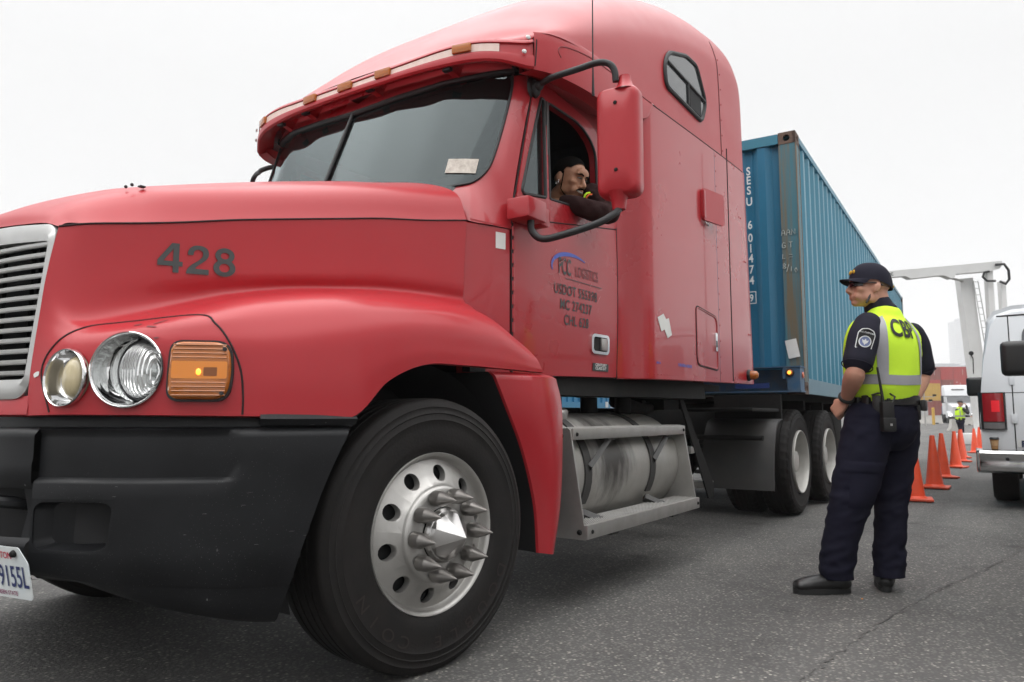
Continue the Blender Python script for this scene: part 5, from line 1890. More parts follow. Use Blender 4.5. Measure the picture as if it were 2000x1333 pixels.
def container(root, paint, front, post, rail, detail=True):
    pst = None
    for x in (0, CL - .14):
        for y in (0, CW - .16):
            q = MB().bx((x + .07, y + .08, CH / 2), (.139, .159, CH - .236)).build('corner_post', post, root, local=True)
            pst = pst or q
    for y in (.03, CW - .03):
        MB().bx((CL / 2, y, CH - .035), (CL - .36, .058, .062)).build('top_rail', paint, root, local=True)
    for x in (.03, CL - .03):
        MB().bx((x, CW / 2, CH - .055), (.058, CW - .33, .10)).build('top_rail', paint, root, local=True)
    for y in (.035, CW - .035):
        MB().bx((CL / 2, y, .085), (CL - .36, .05, .15)).build('bottom_rail', rail, root, local=True)
    for x in (.04, CL - .04):
        MB().bx((x, CW / 2, .08), (.07, CW - .33, .14)).build('bottom_rail', rail, root, local=True)
    for y, s_ in ((.012, 1), (CW - .012, -1)):
        sp = MB()
        cpts_ = [(a, d) for a, d in corr(42, (CL - .30) / 42, .038, .15)]
        sp.grid(np.array([[(a, y + s_ * d, z) for z in np.linspace(.155, CH - .065, 5)] for a, d in cpts_]), flip=s_ > 0)
        for f_ in range(len(sp.sm)):
            sp.sm[f_] = False
        sp.build('side_panel', paint, root, local=True, sharp=None)
    fp = MB()
    cp_ = corr(8, (CW - .33) / 8, .045, .165)
    fp.grid(np.array([[(.055 - d, a, z) for z in (.155, CH - .11)] for a, d in cp_]), flip=False)
    fp.sm = [False] * len(fp.f)
    fo_ = fp.build('front_panel', front, root, local=True, sharp=None)
    MB().bx((CL - .03, CW / 2, CH / 2), (.04, CW - .32, CH - .24)).build('door_end', paint, root, local=True)
    MB().bx((CL / 2, CW / 2, CH - .035), (CL - .1, CW - .12, .03)).build('roof', paint, root, local=True)
    MB().bx((CL / 2, CW / 2, .10), (CL - .1, CW - .12, .05)).build('floor', 'under', root, local=True)
    for x in (0, CL):
        for y in (0, CW):
            for z in (0, CH):
                c = MB()
                sx_, sy_ = (1 if x == 0 else -1), (1 if y == 0 else -1)
                zz = (0, .118) if z == 0 else (CH - .118, CH)
                if detail:
                    # hollow casting: front, side and top plates with oval apertures
                    ov = lambda cx_, cz_: [(cx_ + .032 * math.cos(t) , cz_ + .0395 * math.sin(t) * .8) for t in np.linspace(0, 2 * math.pi, 20, endpoint=False)]
                    zc_ = (zz[0] + zz[1]) / 2
                    c.poly([[(0, zz[0]), (.162, zz[0]), (.162, zz[1]), (0, zz[1])], ov(.085, zc_)], lambda a, b, d: (x - sx_ * .003 + sx_ * d, y + sy_ * (a - .003), b), .028)
                    c.poly([[(0, zz[0]), (.178, zz[0]), (.178, zz[1]), (0, zz[1])], ov(.095, zc_)], lambda a, b, d: (x + sx_ * (a - .003), y - sy_ * .003 + sy_ * d, b), .028)
                    c.poly([[(0, 0), (.178, 0), (.178, .162), (0, .162)]], lambda a, b, d: (x + sx_ * (a - .002), y + sy_ * (b - .002), (CH + .002 if z else .0) - (.02 if z else 0) + d), .02)
                else:
                    c.bx((x + sx_ * .088, y + sy_ * .08, (zz[0] + zz[1]) / 2), (.182, .166, .118))
                c.build('corner_casting', 'cast', root, local=True)
    return fo_, pst
CROT = R(2.13)
cont = thing('shipping_container', 'blue corrugated shipping container numbered SESU 601474 loaded behind the red cab', 'container', (5.202, -1.338, 1.139), CROT)
fpan, cpst = container(cont, 'cblue', 'cfront', 'cpost', 'crail')
for chr_, z in zip('SESU601474', (3.40, 3.305, 3.20, 3.085, 2.845, 2.712, 2.605, 2.503, 2.39, 2.28)):
    t_ = text_mb(chr_, .118, .0022, cond=.78)
    t_.v = [(.010 - .0025, .462 - a, z - 1.139 - .04 + b) for a, b, c in t_.v]
    t_.build('container_number', 'wtext', fpan, local=True)
t_ = text_mb('9', .10, .0018, cond=.78)
t_.v = [(.0075, .470 - a, 2.105 - 1.139 - .036 + b) for a, b, c in t_.v]
t_.poly([rrect(-.047, -.062, .047, .062, .006), rrect(-.039, -.054, .039, .054, .005)], lambda a, b, d: (.0075, .470 - a, 2.105 - 1.139 + b))
t_.build('check_digit', 'wtext', fpan, local=True)
ck = MB()
def scrawl(strokes, y0, z0, sc):
    for st in strokes:
        P = [(-.004, y0 - a * sc, z0 - 1.139 + b * sc) for a, b in st]
        ck.tube(P, .0035, 5)
H_ = [[(0, 0), (0, 1)], [(.6, 0), (.6, 1)], [(0, .5), (.6, .5)]]
A_ = [[(0, 0), (.1, .8), (.3, 1), (.5, .8), (.6, 0)], [(.05, .45), (.55, .45)]]
N_ = [[(0, 0), (0, 1), (.6, 0), (.6, 1)]]
G_s = [[(.6, .85), (.3, 1), (.05, .7), (.05, .25), (.3, 0), (.6, .15), (.6, .45), (.35, .45)]]
T_s = [[(0, 1), (.6, 1)], [(.3, 1), (.3, 0)]]
L_s = [[(.1, 1), (.05, 0), (.55, 0)]]
E_s = [[(0, .75), (.6, .75)], [(0, .25), (.6, .25)]]
S8 = [[(.3, .5), (.05, .75), (.3, 1), (.55, .75), (.3, .5), (.0, .2), (.3, 0), (.6, .2), (.3, .5)]]
SL_ = [[(0, -.3), (.4, 1.1)]]
I_ = [[(.1, 0), (.2, .9)]]
O_ = [[(.3, .9), (.05, .5), (.25, 0), (.5, .4), (.3, .9)]]
for i, l in enumerate((A_, A_, N_)):
    scrawl(l, .160 - i * .047, 2.69, .055)
for i, l in enumerate((G_s, T_s)):
    scrawl(l, .160 - i * .066, 2.565, .055)
for i, l in enumerate((L_s, E_s)):
    scrawl(l, .160 - i * .066, 2.46, .045)
for i, l in enumerate((S8, SL_, I_, O_)):
    scrawl(l, .160 - i * .036, 2.36 - i * .015, .052)
ck.build('chalk_mark', 'chalk', cpst, local=True)
pp = MB().grid(np.array([[(-.012 - .006 * math.sin(u * 3), .165 - u * .105 - v * .032, 1.655 - 1.139 + u * .018 - v * .175) for v in np.linspace(0, 1, 5)] for u in np.linspace(0, 1, 5)]))
pp.build('paper_notice', 'paper', cpst, local=True)
rs_ = MB()      # bare rusty edge strip along the post corner
rs_.bx((.006, -.0025, CH / 2), (.03, .005, CH - .25))
rs_.bx((.165, -.0025, CH / 2), (.018, .005, CH - .25))
rs_.build('rust_edge', 'rust', cpst, local=True)

# trailer chassis
tr = thing('container_trailer', 'blue skeletal trailer carrying the blue container, amber lamp on its front corner', 'trailer', (5.202, -1.338, 0), CROT)
fb = MB()
fb.bx((-.11, CW / 2, 1.392), (.22, CW + .02, .012))
fb.bx((-.11, CW / 2, 1.162), (.22, CW + .02, .014))
fb.bx((-.02, CW / 2, 1.275), (.012, CW, .21))
for y0, s_ in ((0.0, 1), (CW, -1)):
    fb.poly([[(0, 1.17), (.115, 1.17), (.115, 1.28), (.155, 1.28), (.155, 1.384), (0, 1.384)]], lambda a, b, d: (-.212 + d, y0 + s_ * a, b), .012)
    fb.poly([[(-.21, 1.17), (-.02, 1.155), (-.02, 1.384), (-.21, 1.384)]], lambda a, b, d: (a, y0 - .002 + d * s_, b), .012)
fbo = fb.build('front_bolster', 'tblue', tr, local=True)
MB().bx((-.16, .45, 1.222), (.02, .32, .05)).build('bolster_gusset', pbr('bright blue gusset', (.02, .05, .20), .5), fbo, local=True)
for y0 in (.088, CW - .088):
    lm = MB().lathe([(0, .030), (.016, .028), (.026, .020), (.031, .006), (.031, 0)], (-.212, y0, 1.335), (-1, 0, 0), 20)
    lo3 = lm.build('marker_lamp', 'amber', tr, local=True)
    MB().lathe([(.032, 0), (.040, .004), (.040, .012), (.031, .014)], (-.212, y0, 1.335), (-1, 0, 0), 20).build('lamp_ring', 'black', lo3, local=True)
    MB().lathe([(0, .034), (.010, .032), (.017, .0285)], (-.212, y0, 1.335), (-1, 0, 0), 14).build('bulb', 'amberlit', lo3, local=True)
MB().lathe([(0, .010), (.028, .008), (.032, 0)], (-.10, -.004, 1.315), (0, -1, 0), 18).build('side_reflector', pbr('orange reflector', (.55, .10, .03), .25), tr, local=True)
tf = MB()
for y in (.78, CW - .78):
    tf.bx((6.2, y, 1.02), (12.2, .12, .22))
for x in np.arange(.6, 12, 1.2):
    tf.bx((float(x), CW / 2, 1.05), (.09, CW - .7, .12))
for y in (.55, CW - .55):
    tf.bx((2.9, y, .62), (.14, .14, .9))
    tf.bx((2.9, y, .16), (.26, .26, .05))
tf.build('chassis_rail', 'under', tr, local=True)
def trailer_wheel():
    w = thing('trailer_wheel', None, None)
    for y in (.150, .485):
        ty = tyre_mb(TR_, .270, .288, True)
        ty.v = [(x, y_ + y, z) for x, y_, z in ty.v]
        ty.build('tyre', 'rubber', w, local=True)
    MB().lathe([(.292, .040), (.299, .004), (.287, .0), (.276, .05), (.266, .175), (.17, .176), (.12, .146), (.098, .05), (0, .046)], (0, 0, 0), (0, 1, 0), 48).build('rim', 'rimwhite', w, local=True)
    return w
tw = trailer_wheel()
tw.parent = tr
tw.location = (9.7, 0, .50 - .06)
for x, s_ in ((11.0, 1), (9.7, -1), (11.0, -1)):
    c = copy_tree(tw, tr)
    c.location = (x, 0 if s_ > 0 else CW, .44)
    c.rotation_euler = (0, 0, 0 if s_ > 0 else math.pi)

# ================================================================== CONES
M['cone'] = pbr('traffic cone orange', (.78, .085, .028), .42, var=.35, vscale=9, col2=(.55, .06, .025))
M['conebase'] = pbr('cone base orange', (.62, .075, .03), .55, var=.5, vscale=12, col2=(.30, .05, .03))
cones = [(7.39, -1.98, 'orange traffic cone half hidden behind the standing officer, nearest in its row'),
         (9.29, -2.02, 'orange traffic cone next beyond the one half hidden by the standing officer'),
         (11.52, -1.96, 'orange traffic cone just behind the first fully visible cone in the row'),
         (14.69, -1.94, 'orange traffic cone midway along the row, its base overlapping the cone behind it'),
         (17.26, -1.89, 'orange traffic cone midway along the row, partly behind another cone'),
         (19.30, -1.80, 'orange traffic cone nearly hidden by the two cones in front of it'),
         (23.14, -1.91, 'small orange traffic cone beside the shoes of the distant officer'),
         (26.42, -1.91, 'small orange traffic cone close to the tail lamp of the white van'),
         (30.44, -1.77, 'smallest and farthest orange traffic cone, at the end of the row')]
cone0 = None
for i, (x, y, lb) in enumerate(cones):
    z = ground_z(x, y)
    if cone0 is None:
        cone0 = thing('traffic_cone', lb, 'traffic cone', (x, y, z), R(8), 'orange cones in a row along the lane')
        b = MB().bx((0, 0, .026), (.36, .36, .028), bevel=.012)
        for a in (-.13, .13):
            for c_ in (-.13, .13):
                b.bx((a, c_, .007), (.05, .05, .014))
        b.build('base', 'conebase', cone0, local=True)
        MB().lathe([(.125, .038), (.120, .05), (.105, .062), (.029, .70), (.026, .708), (.019, .708), (.019, .68)], (0, 0, 0), (0, 0, 1), 40, up=(1, 0, 0)).build('body', 'cone', cone0, local=True)
    else:
        c = copy_tree(cone0)
        c['label'] = lb
        c.location = (x, y, z)
        c.rotation_euler = (0, 0, R(rng.uniform(-25, 25)))

# ================================================================== VANS
M['vanwhite'] = pbr('silver-white van paint', (.66, .675, .69), .28, coat=.6, coat_r=.03, var=.15, vscale=2, col2=(.58, .60, .62))
M['dullchrome'] = pbr('road-filmed chrome', (.62, .62, .62), .16, metal=1, var=.4, vscale=8, col2=(.45, .45, .44), rvar=.08)
M['vblack'] = pbr('black van plastic', (.010, .010, .010), .40)
M['redlens'] = pbr('red tail lens', (.30, .012, .018), .12, coat=.6)
M['redlit'] = pbr('lit red lamp', (.70, .02, .03), .2, emit=.22)
M['backlens'] = pbr('smoky reversing lens', (.16, .15, .15), .15, coat=.5)
M['vanglass'] = pbr('privacy glass', (.10, .105, .11), .08, spec=.7)
def van(name, label, loc, plate=True):
    v = thing(name, label, 'van', loc, 0, None)
    # local: x forward, -y to the van's right; rear face at x=0; left flank at y=0
    Wd = 2.0
    body = MB()
    def section(x, inset_top, z0, ztop, bul):
        pts = [(0.03, z0), (0.0, z0 + .18), (-.0, .95), (.012, 1.15), (.05 + inset_top * .3, 1.55), (.11 + inset_top, ztop - .13), (.17 + inset_top, ztop - .04), (.34, ztop + .01), (Wd / 2, ztop + .035)]
        left = [(x, -a, z) for a, z in pts]
        right = [(x, -(Wd - a), z) for a, z in reversed(pts[:-1])]
        return left + right
    secs = []
    for x, ins, z0, zt in ((.0, .03, .46, 2.05), (.03, .01, .44, 2.08), (.12, 0, .42, 2.12), (1.5, 0, .42, 2.14), (3.2, 0, .42, 2.13), (3.7, .02, .42, 2.09)):
        secs.append(section(x + .0, ins, z0, zt, 0))
    G = np.array(secs)
    G[0, :, 0] += .10 * np.clip((G[0, :, 2] - 1.0), 0, 1) ** 1.5      # rear face leans forward towards the roof
    G[1, :, 0] += .10 * np.clip((G[1, :, 2] - 1.0), 0, 1) ** 1.5
    body.grid(G, flip=True)
    # nose
    nose = [G[-1], np.array([(x + .55, y * .96 - .04, min(z, 1.62)) for x, y, z in G[-1]]), np.array([(x + .75, y * .94 - .06, min(z, 1.18)) for x, y, z in G[-1]]), np.array([(x + 1.55, y * .90 - .10, min(z, 1.05)) for x, y, z in G[-1]]), np.array([(x + 1.68, y * .82 - .18, min(max(z, .55), .90)) for x, y, z in G[-1]])]
    body.grid(np.array(nose), flip=True)
    body.add([tuple(p) for p in nose[-1]], [tuple(range(len(nose[-1])))])
    # rear face
    rear = G[0]
    n = len(rear)
    rows = []
    for t in np.linspace(0, 1, 9):
        row = []
        for k in range(9):
            a, b = rear[k], rear[n - 1 - k]
            p = a * (1 - t) + b * t
            bulge = .05 * (1 - (2 * t - 1) ** 2)
            row.append((p[0] - bulge - .0, p[1], p[2]))
        rows.append(row)
    body.grid(np.array(rows))
    bo = body.build('body', 'vanwhite', v, local=True, sharp=40)
    bb = MB().merge(body).bvh()
    def rearpt(y, z, off=.004):
        h, nn, i, d = bb.ray_cast(Vector((-2, y, z)), Vector((1, 0, 0)))
        return Vector(((h.x if h is not None else -.05) - off, y, z))
    # door seams, hinges
    sm = MB()
    for y in (-.30, -1.0, -1.70):
        sm.tube([rearpt(y, z, 0) for z in np.linspace(.62, 2.02, 16)], .006, 6)
    sm.tube([rearpt(y, 1.20, 0) for y in np.linspace(-.06, -1.94, 16)], .004, 6)
    sm.tube([rearpt(y, 2.02, 0) for y in np.linspace(-.20, -1.80, 12)], .010, 6)
    sm.build('door_seam', 'vblack', bo, local=True)
    for y in (-.30, -1.70):
        for z in (.93, 1.33):
            p = rearpt(y, z, .008)
            MB().bx(p, (.016, .05, .10), bevel=.004).build('hinge', 'vanwhite', bo, local=True)
    for y0, y1 in ((-.38, -.93), (-1.07, -1.62)):
        ring = roundpoly([(y0, 1.36), (y1, 1.36), (y1, 1.90), (y0 - .04 if y0 > -1 else y0, 1.90)], [.08, .08, .10, .10], 5)
        w = MB()
        cy_, cz_ = (y0 + y1) / 2, 1.63
        w.grid(np.array([[tuple(rearpt(cy_ + (a - cy_) * s_, cz_ + (b - cz_) * s_, .008)) for a, b in ring + ring[:1]] for s_ in (1, .6, .3, .02)]))
        w.build('rear_window', 'vanglass', v, local=True)
    # tail lamps wrap the corner
    for y0, s_ in ((0, -1), (-Wd, 1)):
        tl = MB()
        rows = []
        for z in np.linspace(.815, 1.205, 8):
            rows.append([(.16, y0 + s_ * -.014 , z), (.03, y0 + s_ * -.012, z), (-.02, y0 + s_ * .015, z), (-.035, y0 + s_ * .06, z), (-.045, y0 + s_ * .225, z), (-.02, y0 + s_ * .235, z)])
        tl.grid(np.array(rows), flip=s_ < 0)
        to = tl.build('tail_lamp', 'vblack', v, local=True)
        for z0, z1, mt_ in ((.90, 1.195, 'redlens'), (.825, .89, 'backlens'), (1.00, 1.12, 'redlit')):
            q = MB()
            e = .004 if mt_ != 'redlit' else .007
            y_a, y_b = (.03, .215) if mt_ != 'redlit' else (.07, .18)
            q.grid(np.array([[(-.028 - e, y0 + s_ * y_a, z), (-.040 - e, y0 + s_ * (y_a + .04), z), (-.046 - e, y0 + s_ * y_b, z)] for z in (z0, z1)]), flip=s_ < 0)
            q.build('lens', mt_, to, local=True)
    # chrome bumper with step
    bpm = MB()
    prof = [(.10, .615), (-.10, .615), (-.165, .60), (-.18, .575), (-.172, .52), (-.17, .48), (-.18, .44), (-.17, .395), (-.12, .37), (.05, .365)]
    rows = []
    for y, dx in ((.06, .22), (.045, .06), (.02, .015), (-.05, 0), (-.5, -.012), (-1.0, -.016), (-1.5, -.012), (-1.95, 0), (-2.02, .015), (-2.045, .06), (-2.06, .22)):
        rows.append([(a + dx if a < .05 else a + dx * .3, y, z) for a, z in prof])
    bpm.grid(np.array(rows))
    bpo = bpm.build('rear_bumper', 'dullchrome', v, local=True)
    MB().lathe([(0, .006), (.014, .005), (.017, 0)], (-.182, -.22, .52), (-1, 0, 0), 14).build('sensor', 'vblack', bpo, local=True)
    # plate panel with fleet code
    pn = MB().poly([rrect(-1.45, .635, -.315, .715, .01)], lambda a, b, d: tuple(rearpt(a, b, .006)))
    po_ = pn.build('code_panel', 'paper', v, local=True)
    if plate:
        t_ = text_mb('P8', .090, .0035, align='LEFT', cond=1.1)
        t_.v = [tuple(rearpt(-.345 - a, .642 + b, .010)) for a, b, c in t_.v]
        t_.build('fleet_code', pbr('navy lettering', (.02, .03, .07), .5), po_, local=True)
    MB().bx(tuple(rearpt(-.52, 1.02, .012)), (.02, .16, .045), bevel=.008).build('door_badge', 'chrome', v, local=True)
    # wheels
    for x, y0, s_ in ((.98, -.06, -1), (4.45, -.10, -1), (.98, -1.94, 1), (4.45, -1.90, 1)):
        w = MB()
        w.lathe([(.20, .0), (.34, -.005), (.365, .02), (.37, .06), (.37, .20), (.36, .235), (.33, .245), (.2, .24)], (x, y0, .37), (0, s_, 0), 40)
        wo_ = w.build('wheel', 'rubber', v, local=True)
        MB().lathe([(.205, -.002), (.19, .02), (.12, .03), (.06, .01), (0, .01)], (x, y0, .37), (0, s_, 0), 30).build('rim', 'satin', wo_, local=True)
    ubx = MB().bx((2.3, -1.0, .50), (4.2, 1.5, .2))
    ubx.bx((.25, -1.0, .55), (.3, 1.9, .18))
    ubx.build('underbody', 'under', v, local=True)
    for s_ in (1, -1):
        mr = MB()
        y = .17 if s_ > 0 else -Wd - .17
        mr.bx((3.9, y, 1.40), (.13, .24, .285), bevel=.05, seg=3)
        mo = mr.build('mirror', 'vblack', v, local=True)
        MB().bx((3.93, y - s_ * .14, 1.30), (.06, .16, .05), bevel=.015).build('mirror_arm', 'vblack', mo, local=True)
    # side windows and windscreen
    for x0, x1 in ((.45, 1.35), (1.55, 2.45), (2.75, 3.5)):
        for y, s_ in ((0, -1), (-Wd, 1)):
            q = MB().grid(np.array([[(x, y + s_ * (.030 + (z - 1.3) * .20 - .012), z) for z in (1.32, 1.55, 1.78)] for x in (x0, (x0 + x1) / 2, x1)]), flip=s_ > 0)
            q.build('side_window', 'vanglass', v, local=True)
    return v
van('parked_van', 'white passenger van seen from behind with red tail lamp and chrome bumper', (7.16, -2.66, -.025))
van('parked_van', 'white van showing only its big black door mirror in front of the other van', (1.22, -3.19, 0), plate=False)
for o_ in list(bpy.data.objects):
    if o_.name.startswith('parked_van'):
        o_['group'] = 'white vans queued beside the truck'

# coffee cup on the bumper
cup = thing('coffee_cup', 'brown paper coffee cup with black lid standing on the chrome van bumper', 'cup', (7.16 - .11, -2.66 - .115, .590))
MB().lathe([(0, .0), (.027, .0), (.029, .002), (.040, .105), (.041, .107)], (7.05, -2.775, .590), (0, 0, 1), 28, up=(1, 0, 0)).build('body', pbr('kraft cup', (.42, .22, .09), .7), cup)
MB().lathe([(.043, .100), (.044, .108), (.041, .113), (.038, .122), (.035, .124), (0, .120)], (7.05, -2.775, .590), (0, 0, 1), 28, up=(1, 0, 0)).build('lid', 'vblack', cup)
MB().lathe([(.0325, .035), (.0385, .085)], (7.05, -2.775, .590), (0, 0, 1), 28, up=(1, 0, 0)).build('sleeve', pbr('printed sleeve', (.50, .28, .12), .8, var=.8, vscale=60, col2=(.60, .42, .25)), cup)
# ================================================================== BACKGROUND YARD
RZ = math.atan2(-.826, .564)           # local x = to the right as seen from the lane, y = away
def yard(px, D):
    r = (px - 1000) / 1440 * D / 1.0052
    x, y = CAMXY + RTV * r + FWD * D
    return float(x), float(y)
def bg(name, label, cat, px, D, z=None, rz=0, group=None):
    x, y = yard(px, D)
    return thing(name, label, cat, (x, y, ground_z(x, y) if z is None else z), RZ + rz, group)

# container stacks seen end-on (each box a thing)
STK = {}
for nm, c1, c2 in (('red', (.42, .028, .022), (.32, .025, .02)), ('brown', (.24, .045, .03), (.18, .035, .025)), ('dark', (.05, .06, .075), (.08, .08, .08)), ('blue', (.03, .08, .20), (.03, .06, .14)), ('yellow', (.55, .33, .05), (.42, .26, .05)), ('teal', (.06, .17, .20), (.05, .13, .15))):
    STK[nm] = pbr(nm + ' stacked container paint', c1, .5, var=.5, vscale=.8, col2=c2)
M['mark'] = pbr('faint white container mark', (.52, .50, .48), .6)
def far_box(root, mat, length=6.06, mark=None):
    """end doors with locking bars, corner posts, rails; corrugated flanks"""
    mb = MB()
    mb.bx((0, length / 2, 1.295), (2.36, length - .06, 2.51))
    for a in (-1.17, 1.17):
        mb.bx((a, .05, 1.295), (.10, .12, 2.56))
        mb.bx((a, length - .05, 1.295), (.10, .12, 2.56))
        for z in (.06, 2.53):
            mb.bx((a, length / 2, z), (.10, length - .12, .12))
        for k in range(int(length / .3)):
            mb.bx((a * 1.012, .25 + k * .3, 1.295), (.05, .14, 2.36))
    for z in (.06, 2.53):
        mb.bx((0, .05, z), (2.34, .12, .12))
    o = mb.build('body', mat, root, local=True)
    dr = MB()
    dr.bx((-.56, -.005, 1.295), (1.08, .05, 2.34))
    dr.bx((.56, -.005, 1.295), (1.08, .05, 2.34))
    do = dr.build('door', mat, root, local=True)
    lb = MB()
    for a in (-.85, -.30, .30, .85):
        lb.cyl((a, -.05, .16), (a, -.05, 2.44), .022, n=6)
    lb.build('locking_bar', mat, do, local=True)
    if mark:
        q = MB()
        if mark == 1:
            for k in range(7):
                q.bx((.62, -.037, 2.0 - k * .16), (.09, .01, .10))
        else:
            q.bx((0.05, -.037, 1.5), (.07, .01, 1.1))
            q.bx((-.62, -.037, 2.1), (.42, .01, .10))
        q.build('door_mark', 'mark', do, local=True)
D_ = 147
cols = [1779, 1804, 1829, 1854, 1879, 1904, 1929]
pat = [['red', 'red', 'red', 'red'], ['dark', 'red', 'red', 'red'], ['blue', 'red', 'red', 'brown'], ['dark', 'red', 'brown', 'red'], ['brown', 'red', 'red', 'red'], ['dark', 'red', 'red', 'red'], ['red', 'brown', 'red', 'red']]
tier = ['on the ground tier', 'on the second tier', 'on the third tier', 'on the top tier']
colw = ['left end column', 'second column from the left', 'third column from the left', 'middle column', 'third column from the right', 'second column from the right', 'right end column']
for i, px in enumerate(cols):
    for k in range(4):
        nm = pat[i][k]
        x, y = yard(px, D_)
        t_ = thing('stacked_container', '%s container %s of the far stack, %s' % ({'red': 'red', 'brown': 'brownish red', 'dark': 'dark grey', 'blue': 'dark blue'}[nm], tier[k], colw[i]), 'container', (x, y, ground_z(x, y) + 2.6 * k), RZ, 'stacked containers at the far edge of the yard')
        far_box(t_, STK[nm], mark=(i + k * 2) % 3)
ys_ = []
for k, nm in enumerate(('brown', 'yellow')):
    x, y = yard(1824, 112)
    t_ = thing('stacked_container', ('brown container at the foot of the yellow one, behind the far white truck', 'yellow container on top of a brown one beside the far white truck')[k], 'container', (x, y, ground_z(x, y) + 2.6 * k + .35), RZ, 'stacked containers at the far edge of the yard')
    far_box(t_, STK[nm])

# far white truck with a teal container
wt_ = bg('white_truck', 'distant white semi truck facing the camera with one headlamp lit', 'truck', 1878, 73, rz=R(-25))
M['twhite'] = pbr('white truck paint', (.50, .51, .52), .35, coat=.4)
cb = MB()
def csec(y, w, z0, z1, r=.18):
    return [(a, y, b) for a, b in roundpoly([(-w / 2, z0), (w / 2, z0), (w / 2, z1), (-w / 2, z1)], [.05, .05, r, r], 4)]
def loft_secs(mb, secs, m=0):
    secs = [s_ + s_[:1] for s_ in secs]
    mb.grid(np.array(secs), m)
    for e, fl in ((secs[0], 1), (secs[-1], 0)):
        mb.add(e[:-1], [tuple(range(len(e) - 1))[::-1 if fl else 1]], m)
loft_secs(cb, [csec(0, 1.5, .65, 1.65), csec(.15, 1.62, .6, 1.78), csec(1.2, 2.0, .6, 2.0), csec(1.45, 2.1, .6, 2.05)])
loft_secs(cb, [csec(1.35, 2.2, .9, 2.1), csec(1.50, 2.30, .9, 2.55), csec(1.66, 2.36, .9, 2.80), csec(1.75, 2.40, .9, 3.1), csec(2.2, 2.42, .9, 3.75, .3), csec(4.2, 2.44, .9, 3.95, .3)])
for s_ in (-1, 1):
    loft_secs(cb, [[(s_ * .95 + a, y, b) for a, _, b in csec(0, .5 + w, .55, 1.15 + h)] for y, w, h in ((.25, -.1, -.1), (.4, .0, .05), (1.1, .05, .1), (1.5, 0, 0))])
co_ = cb.build('cab', 'twhite', wt_, local=True)
MB().grid(np.array([[(a, 1.305 + .36 * (.02 + .56 * t), 2.12 + .56 * t) for a in np.linspace(-1.03 + .0 * t, 1.03, 5)] for t in np.linspace(0, 1, 4)]), flip=False).build('windshield', 'vanglass', wt_, local=True)
MB().bx((0, 1.64, 2.78), (2.2, .3, .09), bevel=.03).build('sun_visor', 'twhite', wt_, local=True)
MB().bx((0, 1.90, 3.40), (1.1, .05, .10)).build('roof_vent', 'flap', wt_, local=True)
gq = MB().bx((0, -.01, 1.25), (1.05, .05, .62), bevel=.02)
for k in range(7):
    gq.bx((0, -.045, 1.0 + k * .08), (.98, .03, .025))
gq.build('grille', 'satin', wt_, local=True)
MB().bx((0, -.05, .48), (2.35, .35, .40), bevel=.08).build('bumper', 'bumper', wt_, local=True)
for s_, mt_ in ((-1, 'headlit'), (1, 'chrome')):
    if 'headlit' not in M:
        M['headlit'] = pbr('lit headlamp', (1, .97, .9), .3, emit=2.5)
    MB().ball((s_ * .92, .16, .86), (.16, .10, .13), 16).build('headlight', mt_, wt_, local=True)
    w = MB().lathe([(.25, -.14), (.46, -.14), (.50, -.10), (.50, .10), (.46, .14), (.25, .14)], (s_ * 1.0, .95, .5), (1, 0, 0), 28, up=(0, 0, 1))
    w.build('wheel', 'rubber', wt_, local=True)
    mr_ = MB().bx((s_ * 1.42, 1.5, 2.42), (.24, .12, .75), bevel=.04)
    mr_.tube([(s_ * 1.15, 1.6, 2.75), (s_ * 1.42, 1.5, 2.72)], .03, 6)
    mr_.tube([(s_ * 1.15, 1.6, 2.1), (s_ * 1.42, 1.5, 2.1)], .03, 6)
    mr_.build('mirror', 'vblack', wt_, local=True)
uw = MB().bx((0, 5.5, .85), (1.1, 8.0, .3))
for y in (4.9, 6.2):
    for s_ in (-1, 1):
        uw.lathe([(.2, -.3), (.46, -.3), (.5, -.26), (.5, .26), (.46, .3), (.2, .3)], (s_ * .92, y, .5), (1, 0, 0), 24)
uw.build('chassis_frame', 'under', wt_, local=True)
x, y = yard(1882, 80)
tc_ = thing('shipping_container', 'teal container carried behind the distant white truck', 'container', (x + .9, y - 1.0, ground_z(x, y) + 1.2), RZ + R(-36))
far_box(tc_, STK['teal'], 12.19)
tq = MB()
for k in range(6):
    tq.bx((1.235, 1.2 + k * .5, 1.7 - .18 * (k % 2)), (.01, .30, .42))
tq.build('side_mark', 'mark', tc_, local=True)
tt = thing('container_trailer', 'dark trailer under the teal container behind the distant white truck', 'trailer', (x + .9, y - 1.0, ground_z(x, y)), RZ + R(-36))
q = MB()
for a in (-.4, .4):
    q.bx((a, 6.2, 1.05), (.14, 12, .26))
q.bx((0, .2, 1.10), (2.4, .2, .18))
q.build('frame', 'under', tt, local=True)
for s_ in (-1, 1):
    MB().lathe([(.2, -.28), (.46, -.28), (.5, -.24), (.5, .24), (.46, .28), (.2, .28)], (s_ * .92, 10.5, .5), (1, 0, 0), 24).build('wheel', 'rubber', tt, local=True)

